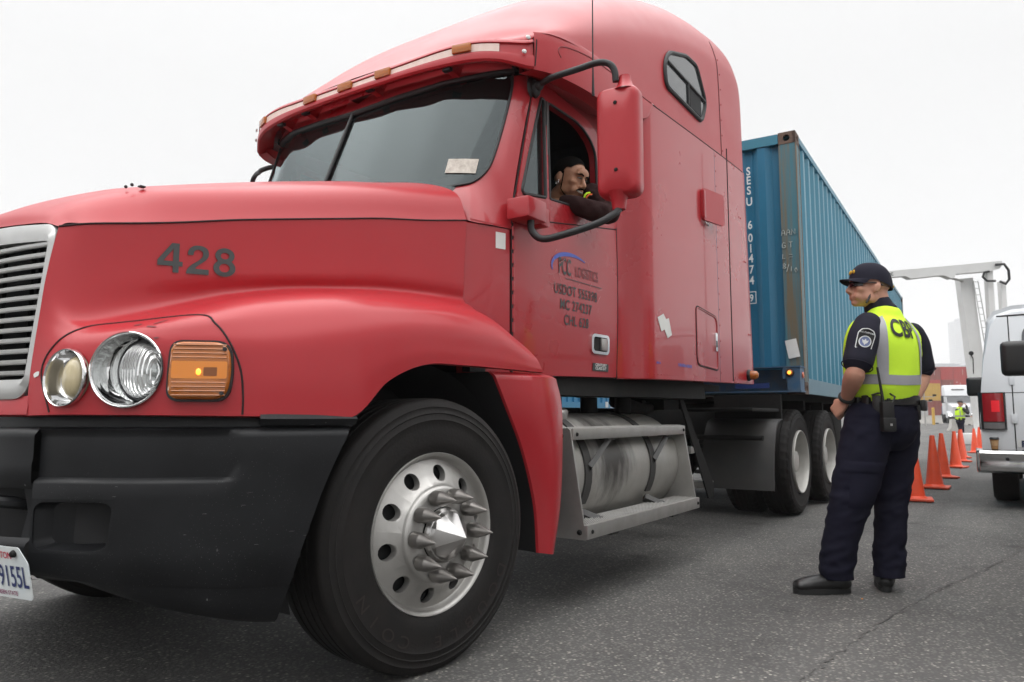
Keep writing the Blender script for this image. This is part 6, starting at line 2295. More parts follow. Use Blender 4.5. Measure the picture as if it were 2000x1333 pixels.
# concrete barriers
M['conc'] = pbr('weathered concrete', (.40, .385, .36), .85, var=.5, vscale=2.5, col2=(.28, .27, .25), bump=.2, bscale=20)
def barrier(px, D, ln, label, rz=0, h=.81):
    b_ = bg('concrete_barrier', label, 'barrier', px, D, rz=rz, group='concrete barriers across the yard')
    prof = [(-.30, 0), (-.30, .08), (-.17, .25), (-.09, h), (.09, h), (.17, .25), (.30, .08), (.30, 0)]
    mb = MB()
    rows = [[(x, a, b) for a, b in prof] for x in (-ln / 2, 0, ln / 2)]
    mb.grid(np.array(rows))
    for x, f in ((-ln / 2, 1), (ln / 2, -1)):
        mb.add([(x, a, b) for a, b in prof], [tuple(range(8))[::f]], 0, False)
    mb.build('body', 'conc', b_, local=True)
    lg = MB()
    for x in (-ln * .3, ln * .3):
        lg.bx((x, -.27, .05), (.3, .10, .09))
    lg.build('lifting_slot', 'under', b_, local=True)
barrier(1808, 72, 3.0, 'grey concrete barrier below the camera post and yellow guard post')
barrier(1897, 66, 2.6, 'grey concrete barrier between the distant officer and the white van', R(25))
barrier(1860, 49, .9, 'short concrete block directly behind the distant officer', R(70))

# camera post left of the far truck
cpx = bg('camera_post', 'grey post with crossarm and cameras near the yellow container', 'post', 1807, 62)
q = MB().cyl((0, 0, 0), (0, 0, 2.75), .07, .05, 12)
q.build('pole', 'alu', cpx, local=True)
q = MB().bx((.25, 0, 2.45), (1.3, .06, .06))
q.bx((.15, 0, 2.05), (.9, .05, .05))
q.build('crossarm', 'alu', cpx, local=True)
for a, z in ((-.32, 2.58), (.85, 2.58), (.5, 2.16)):
    MB().bx((a, -.05, z), (.16, .34, .16), bevel=.03).build('camera', 'under', cpx, local=True)
yp = bg('yellow_post', 'yellow steel guard post standing beside the distant white truck', 'post', 1823, 68)
MB().cyl((0, 0, 0), (0, 0, 1.5), .13, n=16).build('pole', STK['yellow'], yp, local=True)
MB().ball((0, 0, 1.5), (.13, .13, .06), 16).build('cap', STK['yellow'], yp, local=True)
gb = bg('equipment_cabinet', 'grey equipment cabinet standing behind the concrete barrier below the camera post', 'cabinet', 1796, 76)
q = MB().bx((0, 0, .85), (1.4, .8, 1.7), bevel=.04)
q.build('body', 'alu', gb, local=True)
q = MB().bx((-.35, -.41, .85), (.62, .03, 1.5), bevel=.01)
q.build('door', 'satin', gb, local=True)
q = MB().bx((.35, -.41, .85), (.62, .03, 1.5), bevel=.01)
q.build('door', 'satin', gb, local=True)

# inspection gantry: folded white boom on its leg
M['gwhite'] = pbr('chalky white steel', (.66, .66, .65), .5, var=.35, vscale=1.5, col2=(.52, .51, .49))
ga = bg('inspection_boom', 'white articulated inspection boom reaching across above the yard', 'crane', 1925, 29)
K_ = 29 / 1440.
def gp(px, py, t=0.):
    return ((px - 1925) * K_, t, .934 - (py - 813) * K_ - ga.location.z)
bm_ = MB()
bo2 = [(1640, 538), (1744, 528.5), (1880, 517), (1971, 508.5), (1972, 516), (1966, 524), (1948, 529), (1880, 534.5), (1877, 541), (1872, 543.5), (1858, 537.5), (1850, 537), (1792, 543.5), (1782, 538), (1744, 541), (1640, 549)]
bm_.poly([[(gp(a, b)[0], gp(a, b)[2]) for a, b in bo2]], lambda a, b, d: (a, d - .16 - .06 * a * .4, b), .32)
bmo = bm_.build('boom', 'gwhite', ga, local=True)
t_ = text_mb('tec', .26, .004)
t_.v = [(gp(1750, 537)[0] + a, -.16 - .06 * gp(1750, 537)[0] * .4 - .012, gp(1750, 537)[2] + b) for a, b, c in t_.v]
t_.build('boom_lettering', 'ink', bmo, local=True)
lg = MB()
for a0, a1, w in ((1914, 1928, 24), ):
    x0, x1 = gp(1913, 540)[0], gp(1933, 720)[0]
    z0, z1 = gp(0, 540)[2], 0
    lg.poly([[(gp(1901, 541)[0], z0), (gp(1927, 538)[0], z0 + .05), (gp(1948, 740)[0], .35), (gp(1922, 740)[0], .35)]], lambda a, b, d: (a, d + .3, b), .35)
lgo = lg.build('leg', 'gwhite', ga, local=True)
ldr = MB()
for f in (0, .09):
    ldr.tube([(gp(1925 + f * 100, 545)[0], .22, gp(0, 545)[2]), (gp(1945 + f * 100, 720)[0], .22, gp(0, 720)[2])], .02, 6)
for k in range(14):
    t = k / 13
    ldr.tube([(gp(1925 + 20 * t, 0)[0], .22, gp(0, 547 + 170 * t)[2]), (gp(1934 + 20 * t, 0)[0], .22, gp(0, 547 + 170 * t)[2])], .016, 5)
ldr.build('ladder', 'satin', lgo, local=True)
for a, w, y0 in ((1950, .24, 527), (1975, .20, 548)):
    MB().bx((gp(a, 0)[0], .05, gp(0, y0)[2] / 2), (w, .24, gp(0, y0)[2]), bevel=.02).build('column', 'gwhite', ga, local=True)
MB().tube([gp(1956, 517, -.25), gp(1972, 516, -.27), gp(1980, 528, -.27), gp(1981, 546, -.25), gp(1975, 555, -.2), gp(1964, 550, -.2)], .05, 8).build('hose', 'vblack', ga, local=True)
MB().tube([gp(1944, 530, -.2), gp(1934, 532, -.22), gp(1930, 541, -.22), gp(1938, 549, -.22), gp(1955, 549, -.2)], .045, 8).build('hose', 'vblack', ga, local=True)
MB().tube([gp(1877, 541, .1), gp(1905, 545, .25)], .05, 8).build('ram', 'satin', ga, local=True)
lmp = MB().ball(gp(1911, 690, .2), (.09, .09, .09), 12)
lmp.tube([gp(1911, 694, .2), gp(1917, 700, .3), gp(1916, 730, .3)], .02, 6)
lmp.build('lamp', 'under', ga, local=True)
MB().bx((gp(1945, 0)[0], .4, .22), (1.8, 1.6, .44), bevel=.05).build('base', 'gwhite', ga, local=True)

# other container beyond the truck, seen under the cab
M['hblue'] = pbr('light blue container flank', (.05, .22, .38), .5, var=.3, vscale=2, col2=(.07, .24, .36))
oc = thing('shipping_container', 'lighter blue container in the next lane, seen through the gap under the cab', 'container', (11.0, 5.5, 1.12))
q = MB()
q.bx((6.1, 1.22, 1.295), (12.1, 2.36, 2.5))
for k in range(42):
    q.bx((.2 + k * .283, .02, 1.30), (.12, .05, 2.40))
q.build('body', 'hblue', oc, local=True)
q = MB()
for z in (.07, 2.53):
    q.bx((6.1, .0, z), (12.19, .09, .13))
q.build('side_rail', 'hblue', oc, local=True)
t_ = text_mb('HANJIN', 1.05, .01, align='LEFT')
t_.v = [(2.6 + a * 1.25, -.055, -.36 + b * .72 + .0) for a, b, c in t_.v]
t_.v = [(x, y, max(.02, z)) for x, y, z in t_.v]
t_.build('lettering', 'wtext', oc, local=True)
ot = thing('container_trailer', 'black trailer under the lighter blue container in the next lane', 'trailer', (11.0, 5.5, 0))
q = MB()
for a in (.8, 1.64):
    q.bx((6.1, a, .96), (12.0, .14, .28))
q.bx((2.4, 1.22, .5), (.16, 1.6, .9))
q.build('frame', 'under', ot, local=True)
for x in (9.6, 10.9):
    for y0, s_ in ((.0, 1), (2.44, -1)):
        MB().lathe([(.2, .0), (.46, 0), (.5, .04), (.5, .5), (.46, .55), (.2, .55)], (x, y0, .5), (0, s_, 0), 28).build('wheel', 'rubber', ot, local=True)

# towers and sheds dissolving in the fog
M['tower'] = pbr('grey tower cladding', (.26, .28, .31), .6, var=.4, vscale=.06, col2=(.20, .22, .25))
M['towerglass'] = pbr('tower window bands', (.08, .10, .13), .25)
def tower(px0, px1, ytop, D, name, label):
    w = (px1 - px0) / 1440 * D
    b_ = bg(name, label, 'building', (px0 + px1) / 2, D, z=-1)
    h = .934 + (813 - ytop) / 1440 * D + 1
    MB().bx((0, w / 2, h / 2), (w, w, h)).build('wall', 'tower', b_, local=True)
    q = MB()
    for k in range(int(h / 4.2)):
        q.bx((0, w / 2, 3 + k * 4.2), (w + .3, w + .3, 1.7))
    o = q.build('window_band', 'towerglass', b_, local=True)
    MB().bx((0, w / 2, h + 1.2), (w * .5, w * .5, 2.4)).build('roof_plant', 'tower', b_, local=True)
tower(1874, 1894, 628, 1640, 'office_tower', 'paler tower almost lost in the fog beside the darker one')
tower(1892, 1919, 620, 1480, 'office_tower', 'darker tower fading into the fog behind the leg of the boom')
for px, w, yt, D, lb in ((1806, 40, 716, 700, 'long foggy shed roof above the red stack beside the near officer'), (1852, 60, 713, 740, 'pale foggy warehouse above the middle of the red stack'), (1905, 44, 716, 720, 'pale foggy shed showing just beside the rear of the white van')):
    b_ = bg('warehouse', lb, 'building', px, D, z=-1)
    W_, h = w / 1440 * D, .934 + (813 - yt) / 1440 * D + 1
    MB().bx((0, 12, h / 2), (W_, 24, h)).build('wall', 'tower', b_, local=True)
    MB().poly([[(-W_ / 2 - .4, h), (W_ / 2 + .4, h), (W_ * .3, h + 1.0), (-W_ * .3, h + 1.0)]], lambda a, b, d: (a, d, b), 24).build('roof', 'tower', b_, local=True)
    q = MB()
    for k in range(int(W_ / 1.6)):
        q.bx((-W_ / 2 + .9 + k * 1.6, -.05, h * .90), (.9, .12, h * .06))
    q.build('window', 'towerglass', b_, local=True)

# fog: one closed box of even air round everything
hz = bpy.data.materials.new('fog')
hz.use_nodes = True
hz.node_tree.nodes.clear()
_o = hz.node_tree.nodes.new('ShaderNodeOutputMaterial')
_v = hz.node_tree.nodes.new('ShaderNodeVolumePrincipled')
_v.inputs['Color'].default_value = (.97, .975, .98, 1)
_v.inputs['Density'].default_value = .0007
_v.inputs['Anisotropy'].default_value = 0.0
hz.node_tree.links.new(_v.outputs[0], _o.inputs['Volume'])
q = MB().bx((0, 0, 129), (5200, 5200, 262))
q.sm = [False] * len(q.f)
q.build('haze', hz, None, kind='stuff', sharp=None)
# ================================================================== PEOPLE
def remesh(mb, voxel, smooth=6, fac=.5):
    me = bpy.data.meshes.new('tmp')
    me.from_pydata(mb.v, [], mb.f)
    bm = bmesh.new()
    bm.from_mesh(me)
    bmesh.ops.recalc_face_normals(bm, faces=bm.faces[:])
    bm.to_mesh(me)
    bm.free()
    o = bpy.data.objects.new('tmp', me)
    C.objects.link(o)
    r = o.modifiers.new('r', 'REMESH')
    r.mode = 'VOXEL'
    r.voxel_size = voxel
    if smooth:
        s = o.modifiers.new('s', 'SMOOTH')
        s.factor = fac
        s.iterations = smooth
    dg = bpy.context.evaluated_depsgraph_get()
    m2 = bpy.data.meshes.new_from_object(o.evaluated_get(dg))
    out = MB().add([v.co[:] for v in m2.vertices], [tuple(p.vertices) for p in m2.polygons])
    bpy.data.objects.remove(o)
    bpy.data.meshes.remove(me)
    bpy.data.meshes.remove(m2)
    return out

def loft(mb, path, rad, up=(0, 1, 0), n=18, sub=3):
    """closed limb: path points with (a along up, b across) radii, rounded ends"""
    P = np.array(path, float)
    A = np.array([(r, r) if isinstance(r, (int, float)) else r for r in rad], float)
    D = crom(np.c_[P, A], sub)
    P, A = D[:, :3], D[:, 3:]
    def end(p, q, a):
        d = p - q
        d = d / (np.linalg.norm(d) + 1e-9)
        m_ = a.min()
        return [(p + d * m_ * .45, a * .80), (p + d * m_ * .75, a * .45)]
    e0, e1 = end(P[0], P[1], A[0]), end(P[-1], P[-2], A[-1])
    P = np.vstack([e0[1][0], e0[0][0], P, e1[0][0], e1[1][0]])
    A = np.vstack([e0[1][1], e0[0][1], A, e1[0][1], e1[1][1]])
    k = len(P)
    up = Vector(up)
    vs = []
    pu = None
    for i in range(k):
        t = Vector(P[min(i + 1, k - 1)] - P[max(i - 1, 0)])
        t.normalize()
        u = up - t * up.dot(t)
        if u.length < .15:
            u = pu - t * pu.dot(t) if pu is not None else t.orthogonal()
        u.normalize()
        pu = u
        w = t.cross(u)
        for j in range(n):
            a = 2 * math.pi * j / n
            vs.append(Vector(P[i]) + u * math.cos(a) * A[i, 0] + w * math.sin(a) * A[i, 1])
    fs = []
    for i in range(k - 1):
        for j in range(n):
            j2 = (j + 1) % n
            fs.append((i * n + j, i * n + j2, (i + 1) * n + j2, (i + 1) * n + j))
    fs += [tuple(range(n - 1, -1, -1)), tuple(range((k - 1) * n, k * n))]
    return mb.add(vs, fs)

def head_parts(mb, mt, jaw=1.0, smile=0.):
    """head in its own frame: +x face, +y left, +z up, origin between the ears"""
    h = MB()
    h.ball((-.012, 0, .030), (.100, .078, .090), 20)
    h.ball((.020, 0, -.030), (.070, .066, .085), 20)
    h.ball((.036, 0, -.060), (.052, .052 * jaw, .056), 18)
    h.ball((.062, 0, -.100), (.026, .027 * jaw, .020), 14)
    for s_ in (1, -1):
        h.ball((.005, .050 * s_ * jaw, -.066), (.040, .017, .034), 12)
        h.ball((.058, .044 * s_, -.026), (.030, .024, .022), 12)
        h.ball((.082, .030 * s_, .020), (.014, .028, .011), 12)
        h.ball((.100, .013 * s_, -.046), (.012, .010, .009), 10)
        h.ball((.068, .036 * s_, -.064), (.022, .016, .024), 12)
        e = MB().ball((0, 0, 0), (.021, .009, .033), 14)
        for q in (MB().ball((.004, .004, .004), (.013, .008, .022), 10),):
            e.merge(q)
        e.xf(Matrix.Translation((-.012, .080 * s_, -.014)) @ Matrix.Rotation(R(-18 * s_), 4, 'Z') @ Matrix.Rotation(R(-12), 4, 'Y'))
        h.merge(e)
    h.ball((.086, 0, .034), (.018, .050, .030), 14)
    loft(h, [(.088, 0, .010), (.100, 0, -.012), (.112, 0, -.034), (.114, 0, -.042)], [.009, .011, .013, .011], up=(0, 1, 0))
    h.ball((.088, 0, -.068), (.012, .026 + .006 * smile, .0075), 14)
    h.ball((.085, 0, -.080), (.012, .022, .008), 14)
    h.ball((.086, 0, -.056), (.010, .020, .010), 12)
    h.xf(mt)
    return mb.merge(h)

def hand(mb, wrist, fwd, back, curl=.5, s_=1, size=1.0, spread=.16):
    """palm and five fingers. fwd: wrist to knuckles, back: direction the back of the hand faces, s_: +1 thumb on the fwd x back side"""
    f, b = Vector(fwd).normalized(), Vector(back)
    b = (b - f * b.dot(f)).normalized()
    t = f.cross(b) * s_                       # towards the thumb
    w = Vector(wrist)
    k = size
    for q in (-.026, -.009, .009, .026):
        loft(mb, [w + t * q * .7 * k + f * .01 * k, w + t * q * k + f * .05 * k, w + t * q * 1.05 * k + f * .088 * k], [.014 * k, .0145 * k, .0115 * k], up=b)
    mb.ball(w + f * .035 * k - b * .008 * k + t * .018 * k, .019 * k, 10)
    lens = (.070, .080, .076, .060)
    for i, (q, ln) in enumerate(zip((.029, .0098, -.0098, -.028), lens)):
        p = w + f * .088 * k + t * q * 1.08 * k
        d = (f + t * (q * 4 * spread)).normalized()
        pts, rr = [p - d * .012 * k], [.0100 * k]
        ang = 0.
        for j, (seg, r_) in enumerate(((.44, .0092), (.32, .0083), (.24, .0074))):
            ang += curl * (1.0, 1.25, .9)[j] * (1 + .06 * i)
            dd = d * math.cos(ang) - b * math.sin(ang)
            p = p + dd * ln * seg * k
            pts.append(p)
            rr.append(r_ * k)
        loft(mb, pts, rr, up=t, n=10)
    p = w + f * .022 * k + t * .026 * k
    d1 = (f * .75 + t * .75 - b * .25).normalized()
    d2 = (f * .95 + t * .1 - b * .30 * (1 + curl)).normalized()
    loft(mb, [p - d1 * .008 * k, p + d1 * .034 * k, p + d1 * .034 * k + d2 * .030 * k, p + d1 * .034 * k + d2 * .052 * k], [.0130 * k, .0115 * k, .0100 * k, .0080 * k], up=b, n=12)
    return mb

def frame(o, fwd, up=(0, 0, 1)):
    f = Vector(fwd).normalized()
    u = Vector(up)
    l = u.cross(f).normalized()
    u = f.cross(l)
    return Matrix.Translation(Vector(o)) @ Matrix((f, l, u)).transposed().to_4x4()

M['skin'] = pbr('fair skin', (.50, .265, .185), .5, var=.35, vscale=9, col2=(.47, .215, .15), spec=.35)
M['skin2'] = pbr('brown skin', (.44, .225, .135), .45, var=.35, vscale=9, col2=(.36, .17, .10), spec=.4)
M['navy'] = pbr('navy uniform cloth', (.0125, .0125, .022), .85, var=.4, vscale=4, col2=(.018, .018, .030), bump=.15, bscale=14, spec=.2)
M['trouser'] = pbr('navy trouser cloth', (.0085, .0085, .018), .9, var=.4, vscale=4, col2=(.013, .013, .026), bump=.25, bscale=11, spec=.15)
M['lime'] = pbr('fluorescent lime cloth', (.60, .90, .05), .8, var=.35, vscale=5, col2=(.52, .80, .045), bump=.35, bscale=16, spec=.2)
M['reflex'] = pbr('silver reflective tape', (.33, .33, .35), .45, var=.5, vscale=7, col2=(.24, .24, .255), bump=.2, bscale=22)
M['leather'] = pbr('black leather', (.008, .008, .008), .38, bump=.1, bscale=60)
M['dullblack'] = pbr('dull black nylon', (.007, .007, .007), .6)
M['gold'] = pbr('gold embroidery', (.55, .33, .02), .6)
M['hair'] = pbr('short dark hair', (.0045, .0038, .0035), .95, bump=.4, bscale=260, spec=.08)

# ---------------- officer by the cab (x: right in the lane view, y: away, z: up)
PC, PS = math.cos(R(5.80)), math.sin(R(5.80))
def sight(px, py, D, t, px0, z0):
    """point at depth D+t, expressed in the frame standing at (px0, D), x right, y away"""
    b = (666.5 - py) / 1440.
    d_, z_, r_ = PC - b * PS, PS + b * PC, (px - 1000) / 1440.
    k = (D + t) / d_
    return Vector((r_ * k - (px0 - 1000) / 1440. * D / 1.0052, t, .934 + z_ * k - z0))
ofx, ofy = yard(1690, 4.07)
officer = thing('person', 'officer in navy uniform, cap and lime CBP vest standing beside the truck, hands at waist', 'person', (ofx, ofy, 0), RZ, 'uniformed officers in lime vests')
def po(px, py, t=0.):
    return sight(px, py, 4.07, t, 1690, 0)
ER, EF = Vector((.80, .60, 0)), Vector((-.60, .80, 0))          # his right, his front
TC = Vector((.120, .0, 0))                                     # torso axis
def tsec(z, a, b, f=0., r=0.):
    return (TC + EF * f + ER * r + Vector((0, 0, z)), (b, a))
HD = frame(po(1697, 561, .0), (-.975, .06, .13), (.0, 0, 1))
body = MB()
head_parts(body, HD, 1.08)
loft(body, [po(1710, 574, .0), po(1716, 602, .0), po(1722, 640, .0)], [.060, .064, .07], up=EF)
SL_, SR_ = po(1692, 637, -.125), po(1782, 656, .20)
ELB_L, WR_L = po(1671, 728, -.19), po(1652, 782, -.02)
ELB_R, WR_R = po(1801, 733, .23), po(1780, 790, .09)
loft(body, [SL_, (SL_ + ELB_L) / 2, ELB_L], [.052, .050, .044], up=EF)
loft(body, [ELB_L - (ELB_L - SL_) * .06, ELB_L * .93 + WR_L * .07, ELB_L * .65 + WR_L * .35, ELB_L * .3 + WR_L * .7, WR_L], [.044, .051, .050, .038, .030], up=EF)
loft(body, [SR_, (SR_ + ELB_R) / 2, ELB_R], [.052, .050, .043], up=EF)
loft(body, [ELB_R - (ELB_R - SR_) * .06, ELB_R * .93 + WR_R * .07, ELB_R * .65 + WR_R * .35, WR_R], [.043, .048, .047, .030], up=EF)
loft(body, [*(tsec(z, a, b)[0] for z, a, b in ((1.0, .15, .11), (1.25, .15, .11), (1.45, .13, .09)))], [(.10, .14), (.10, .14), (.08, .12)], up=EF)
hand(body, WR_L + Vector((-.002, .004, -.008)), (-.35, .55, -.55), (-.75, -.5, .25), curl=.95, s_=1, size=1.04)
hand(body, WR_R, (-.8, -.1, -.5), (.4, .3, .5), curl=.35, s_=-1)
bo_ = remesh(body, .0060, 9)
ob = bo_.build('body', 'skin', officer, local=True, sharp=None)
# shirt: torso, collar, short sleeves
sh = MB()
tor = [tsec(.98, .180, .150, .0), tsec(1.08, .185, .155, .010), tsec(1.20, .190, .158, .015), tsec(1.32, .205, .150, .01), tsec(1.41, .195, .120, 0), tsec(1.455, .135, .085, -.01), tsec(1.505, .085, .08, -.012)]
loft(sh, [t[0] for t in tor], [t[1] for t in tor], up=EF, n=32)
loft(sh, [po(1719, 614, .0), po(1714, 593, .0)], [.078, .073], up=EF)
def sleeve(S, E, k0, k1, out):
    d = (E - S)
    loft(sh, [S - d * .02 + Vector((0, 0, .015)) - ER * out * .02, S + d * .22, S + d * .55, S + d * k1], [(.070, .066), (.082, .076), (.080, .074), (.078, .074)], up=EF, n=22)
sleeve(SL_, ELB_L, 0, .80, -1)
sleeve(SR_, ELB_R, 0, .84, 1)
remesh(sh, .010, 5).build('shirt', 'navy', officer, local=True, sharp=None)
# sleeve hems
hm = MB()
for S, E, k in ((SL_, ELB_L, .86), (SR_, ELB_R, .90)):
    d = (E - S).normalized()
    c = S + (E - S) * k
    u = d.orthogonal().normalized()
    w = d.cross(u)
    hm.tube([c + (u * math.cos(a) + w * math.sin(a)) * .0765 for a in np.linspace(0, 2 * math.pi, 26, endpoint=False)], .003, 6, closed=True)
hm.build('sleeve_hem', 'navy', officer, local=True)
# vest: inflated torso open at the hem, shoulders covered
ve = MB()
vt = [tsec(1.065, .192, .180, .006, -.015), tsec(1.11, .198, .185, .012, -.014), tsec(1.20, .218, .188, .016, -.006), tsec(1.32, .248, .178, .008), tsec(1.40, .244, .156, 0), tsec(1.450, .205, .124, -.008), tsec(1.480, .115, .096, -.012)]
loft(ve, [t[0] for t in vt], [t[1] for t in vt], up=EF, n=36)
vest_mb = remesh(ve, .011, 6)
wr_ = random.Random(3)
# cloth creases: shallow random push along the height
cre = [(wr_.uniform(-.3, .5), wr_.uniform(1.08, 1.45), wr_.uniform(.5, 2.4), wr_.uniform(.010, .022)) for _ in range(26)]
for i, p in enumerate(vest_mb.v):
    v = Vector(p) - TC
    rad = Vector((v.x, v.y, 0))
    if rad.length < 1e-4:
        continue
    a = math.atan2(v.y, v.x)
    dsp = 0
    for ca, cz, sl, wd in cre:
        dd = (v.z - cz) * math.cos(sl) + a * .18 * math.sin(sl) - ca * .1
        if abs(dd) < .06 and abs(v.z - cz) < .10:
            dsp += .0035 * math.exp(-(dd / wd * 1.6) ** 2) * (1 - abs(v.z - cz) / .10)
    vest_mb.v[i] = tuple(Vector(p) + rad.normalized() * dsp)
vb = vest_mb.bvh()
vo_ = vest_mb.build('vest', 'lime', officer, local=True, sharp=None)
def vest_band(pts, w, name, mat, side_=None):
    """ribbon following points (angle deg from his back, z) on the vest"""
    P = crom(np.array(pts, float), 6)
    rows = []
    for i, (a, z) in enumerate(P):
        a0, z0 = P[max(i - 1, 0)]
        a1, z1 = P[min(i + 1, len(P) - 1)]
        tx, tz = (a1 - a0) * .0033, (z1 - z0)
        ln = math.hypot(tx, tz) or 1
        nx, nz = -tz / ln, tx / ln
        row = []
        for s_ in (-.5, -.17, .17, .5):
            aa, zz = R(a + nx * w * s_ / .0033), z + nz * w * s_
            d = (-EF) * math.cos(aa) + ER * math.sin(aa)
            c = TC + Vector((0, 0, zz))
            h, n_, q, dd = vb.ray_cast(c + d * .6, -d)
            row.append(tuple((h if h is not None else c + d * .2) + d * .0035))
        rows.append(row)
    return MB().grid(np.array(rows)).build(name, mat, vo_, local=True, sharp=None)
vest_band([(a, 1.125 + .004 * math.sin(a * .05)) for a in range(-150, 151, 15)], .052, 'reflective_stripe', 'reflex')
vest_band([(-66, 1.15), (-65, 1.25), (-65, 1.34), (-66, 1.42), (-70, 1.468)], .050, 'reflective_stripe', 'reflex')
vest_band([(22, 1.15), (22, 1.25), (22, 1.34), (22, 1.42), (20, 1.468)], .050, 'reflective_stripe', 'reflex')
t_ = text_mb('CBP', .140, .0034, cond=.86, cut=2, spacing=1.06)
vs = []
for x, y, z in t_.v:
    aa = R(-24 + x / .0038)
    d = (-EF) * math.cos(aa) + ER * math.sin(aa)
    c = TC + Vector((0, 0, 1.352 + y - x * .05))
    h, n_, q, dd = vb.ray_cast(c + d * .6, -d)
    vs.append(tuple((h if h is not None else c + d * .19) + d * .006))
t_.v = vs
t_.build('vest_lettering', 'dullblack', vo_, local=True)
# front panel edge of the vest hanging away from his side
# sleeve patch: shield with round emblem
arm_d = (ELB_L - SL_).normalized()
pc = SL_ + (ELB_L - SL_) * .34
pn = Vector((-.28, -.96, .05)).normalized()
pu = (-arm_d - pn * (-arm_d).dot(pn)).normalized()
pl_ = pu.cross(pn).normalized()
def patch(rings, off, mat, name, parent, bend=True):
    mb = MB()
    mb.poly(rings, lambda a, b, d: tuple(pc + pl_ * a + pu * b + pn * (.091 + off - (a * a) / .15)))
    return mb.build(name, mat, parent, local=True)
shield = roundpoly([(-.040, -.056), (.040, -.056), (.044, .030), (.030, .052), (0, .060), (-.030, .052), (-.044, .030)], .008, 3)
shi = [(a * .90, b * .92) for a, b in shield]
pa_ = patch([shield, shi], .002, 'wtext', 'sleeve_patch', officer)
patch([shi], .0015, 'dullblack', 'patch_field', pa_)
circ = lambda r, cy, n=28: [(r * math.cos(2 * math.pi * i / n), cy + r * math.sin(2 * math.pi * i / n)) for i in range(n)]
patch([circ(.031, -.014), circ(.026, -.014)], .004, 'wtext', 'patch_ring', pa_)
patch([circ(.026, -.014)], .0035, pbr('patch blue', (.16, .20, .36), .7), 'patch_disc', pa_)
patch([[(-.017, -.004), (-.006, -.010), (0, .002), (.006, -.010), (.017, -.004), (.012, -.020), (.004, -.026), (0, -.034), (-.004, -.026), (-.012, -.020)]], .005, 'wtext', 'patch_eagle', pa_)
tq = text_mb('U.S. CUSTOMS', .011, .0002)
tq.v = [tuple(pc + pl_ * a + pu * (b + .030) + pn * (.0965 - a * a / .15)) for a, b, c in tq.v]
tq.build('patch_lettering', 'wtext', pa_, local=True)
# trousers
trs = MB()
def hip(z, a, b, f=0.):
    return (TC + EF * f + Vector((-.018, 0, z)), (b, a))
hp = [hip(1.055, .158, .132), hip(1.0, .165, .140), hip(.93, .178, .152, -.012), hip(.86, .172, .150, -.015)]
loft(trs, [h[0] for h in hp], [h[1] for h in hp], up=EF, n=28)
loft(trs, [po(1697, 815, -.055), po(1690, 860, -.065), po(1680, 905, -.075), po(1668, 955, -.085), po(1656, 1000, -.08), po(1643, 1050, -.065), po(1637, 1092, -.055), po(1634, 1135, -.05)],
     [(.120, .118), (.122, .125), (.112, .124), (.102, .115), (.092, .102), (.086, .090), (.084, .088), (.080, .086)], up=(0, 1, 0), n=24)
loft(trs, [po(1752, 815, .075), po(1752, 870, .08), po(1747, 920, .06), po(1741, 965, .05), po(1739, 1010, .035), po(1738, 1060, .02), po(1735, 1135, .005)],
     [(.118, .108), (.116, .108), (.102, .096), (.092, .088), (.086, .083), (.083, .080), (.080, .077)], up=(0, 1, 0), n=24)
tm = remesh(trs, .011, 5)
tm.v = [(x, y, max(z, .078)) for x, y, z in tm.v]
# fabric folds: ridged noise, stronger behind the knee and above the boots
from mathutils import noise as mnoise
for i, p in enumerate(tm.v):
    x, y, z = p
    left = x < (.055 if z > .6 else .02)
    cx_ = np.interp(z, [.1, .545, .75, .95], [-.145, -.07, -.02, .0]) if left else np.interp(z, [.1, .55, .8, .95], [.115, .13, .15, .15])
    d = Vector((x - cx_, y - (-.06 if left else .04), 0))
    if d.length > 1e-3:
        d.normalize()
        q = Vector((x * 5 + z * 4, y * 5, z * 11 - x * 6)) + Vector((0, 0, 0 if left else 7))
        w_ = 1 - 2 * abs(mnoise.noise(q)) - .45
        w_ += .5 * (1 - 2 * abs(mnoise.noise(q * 2.1 + Vector((3, 1, 2)))) - .5)
        amp = .004 + .011 * math.exp(-((z - .17) / .10) ** 2) + .008 * math.exp(-((z - .50) / .12) ** 2) + .004 * math.exp(-((z - .85) / .08) ** 2)
        tm.v[i] = tuple(Vector(p) + d * amp * w_)
tro = tm.build('trousers', 'trouser', officer, local=True, sharp=None)
tb_ = tm.bvh()
# cargo pocket with flap, rear pocket flap
def side_patch(px0, py0, px1, py1, off, name, mat='trouser', parent=None, th=.0):
    rows = []
    for u in np.linspace(0, 1, 7):
        row = []
        for v in np.linspace(0, 1, 7):
            q = po(px0 + (px1 - px0) * u + (v * -8), py0 + (py1 - py0) * v + 4 * u, 0)
            h, n_, i_, dd = tb_.ray_cast(q + Vector((0, -1, 0)), Vector((0, 1, 0)))
            if h is None:
                h, n_, i_, dd = tb_.find_nearest(q + Vector((0, -.2, 0)))
            e = .004 if 0 < u < 1 and 0 < v < 1 else -.002
            row.append(tuple(h + Vector((0, -off - e, 0))))
        rows.append(row)
    return MB().grid(np.array(rows)).build(name, mat, parent or tro, local=True, sharp=60)
side_patch(1636, 905, 1700, 985, .006, 'cargo_pocket')
side_patch(1628, 897, 1703, 918, .013, 'pocket_flap')
side_patch(1692, 812, 1720, 832, .006, 'pocket_flap')
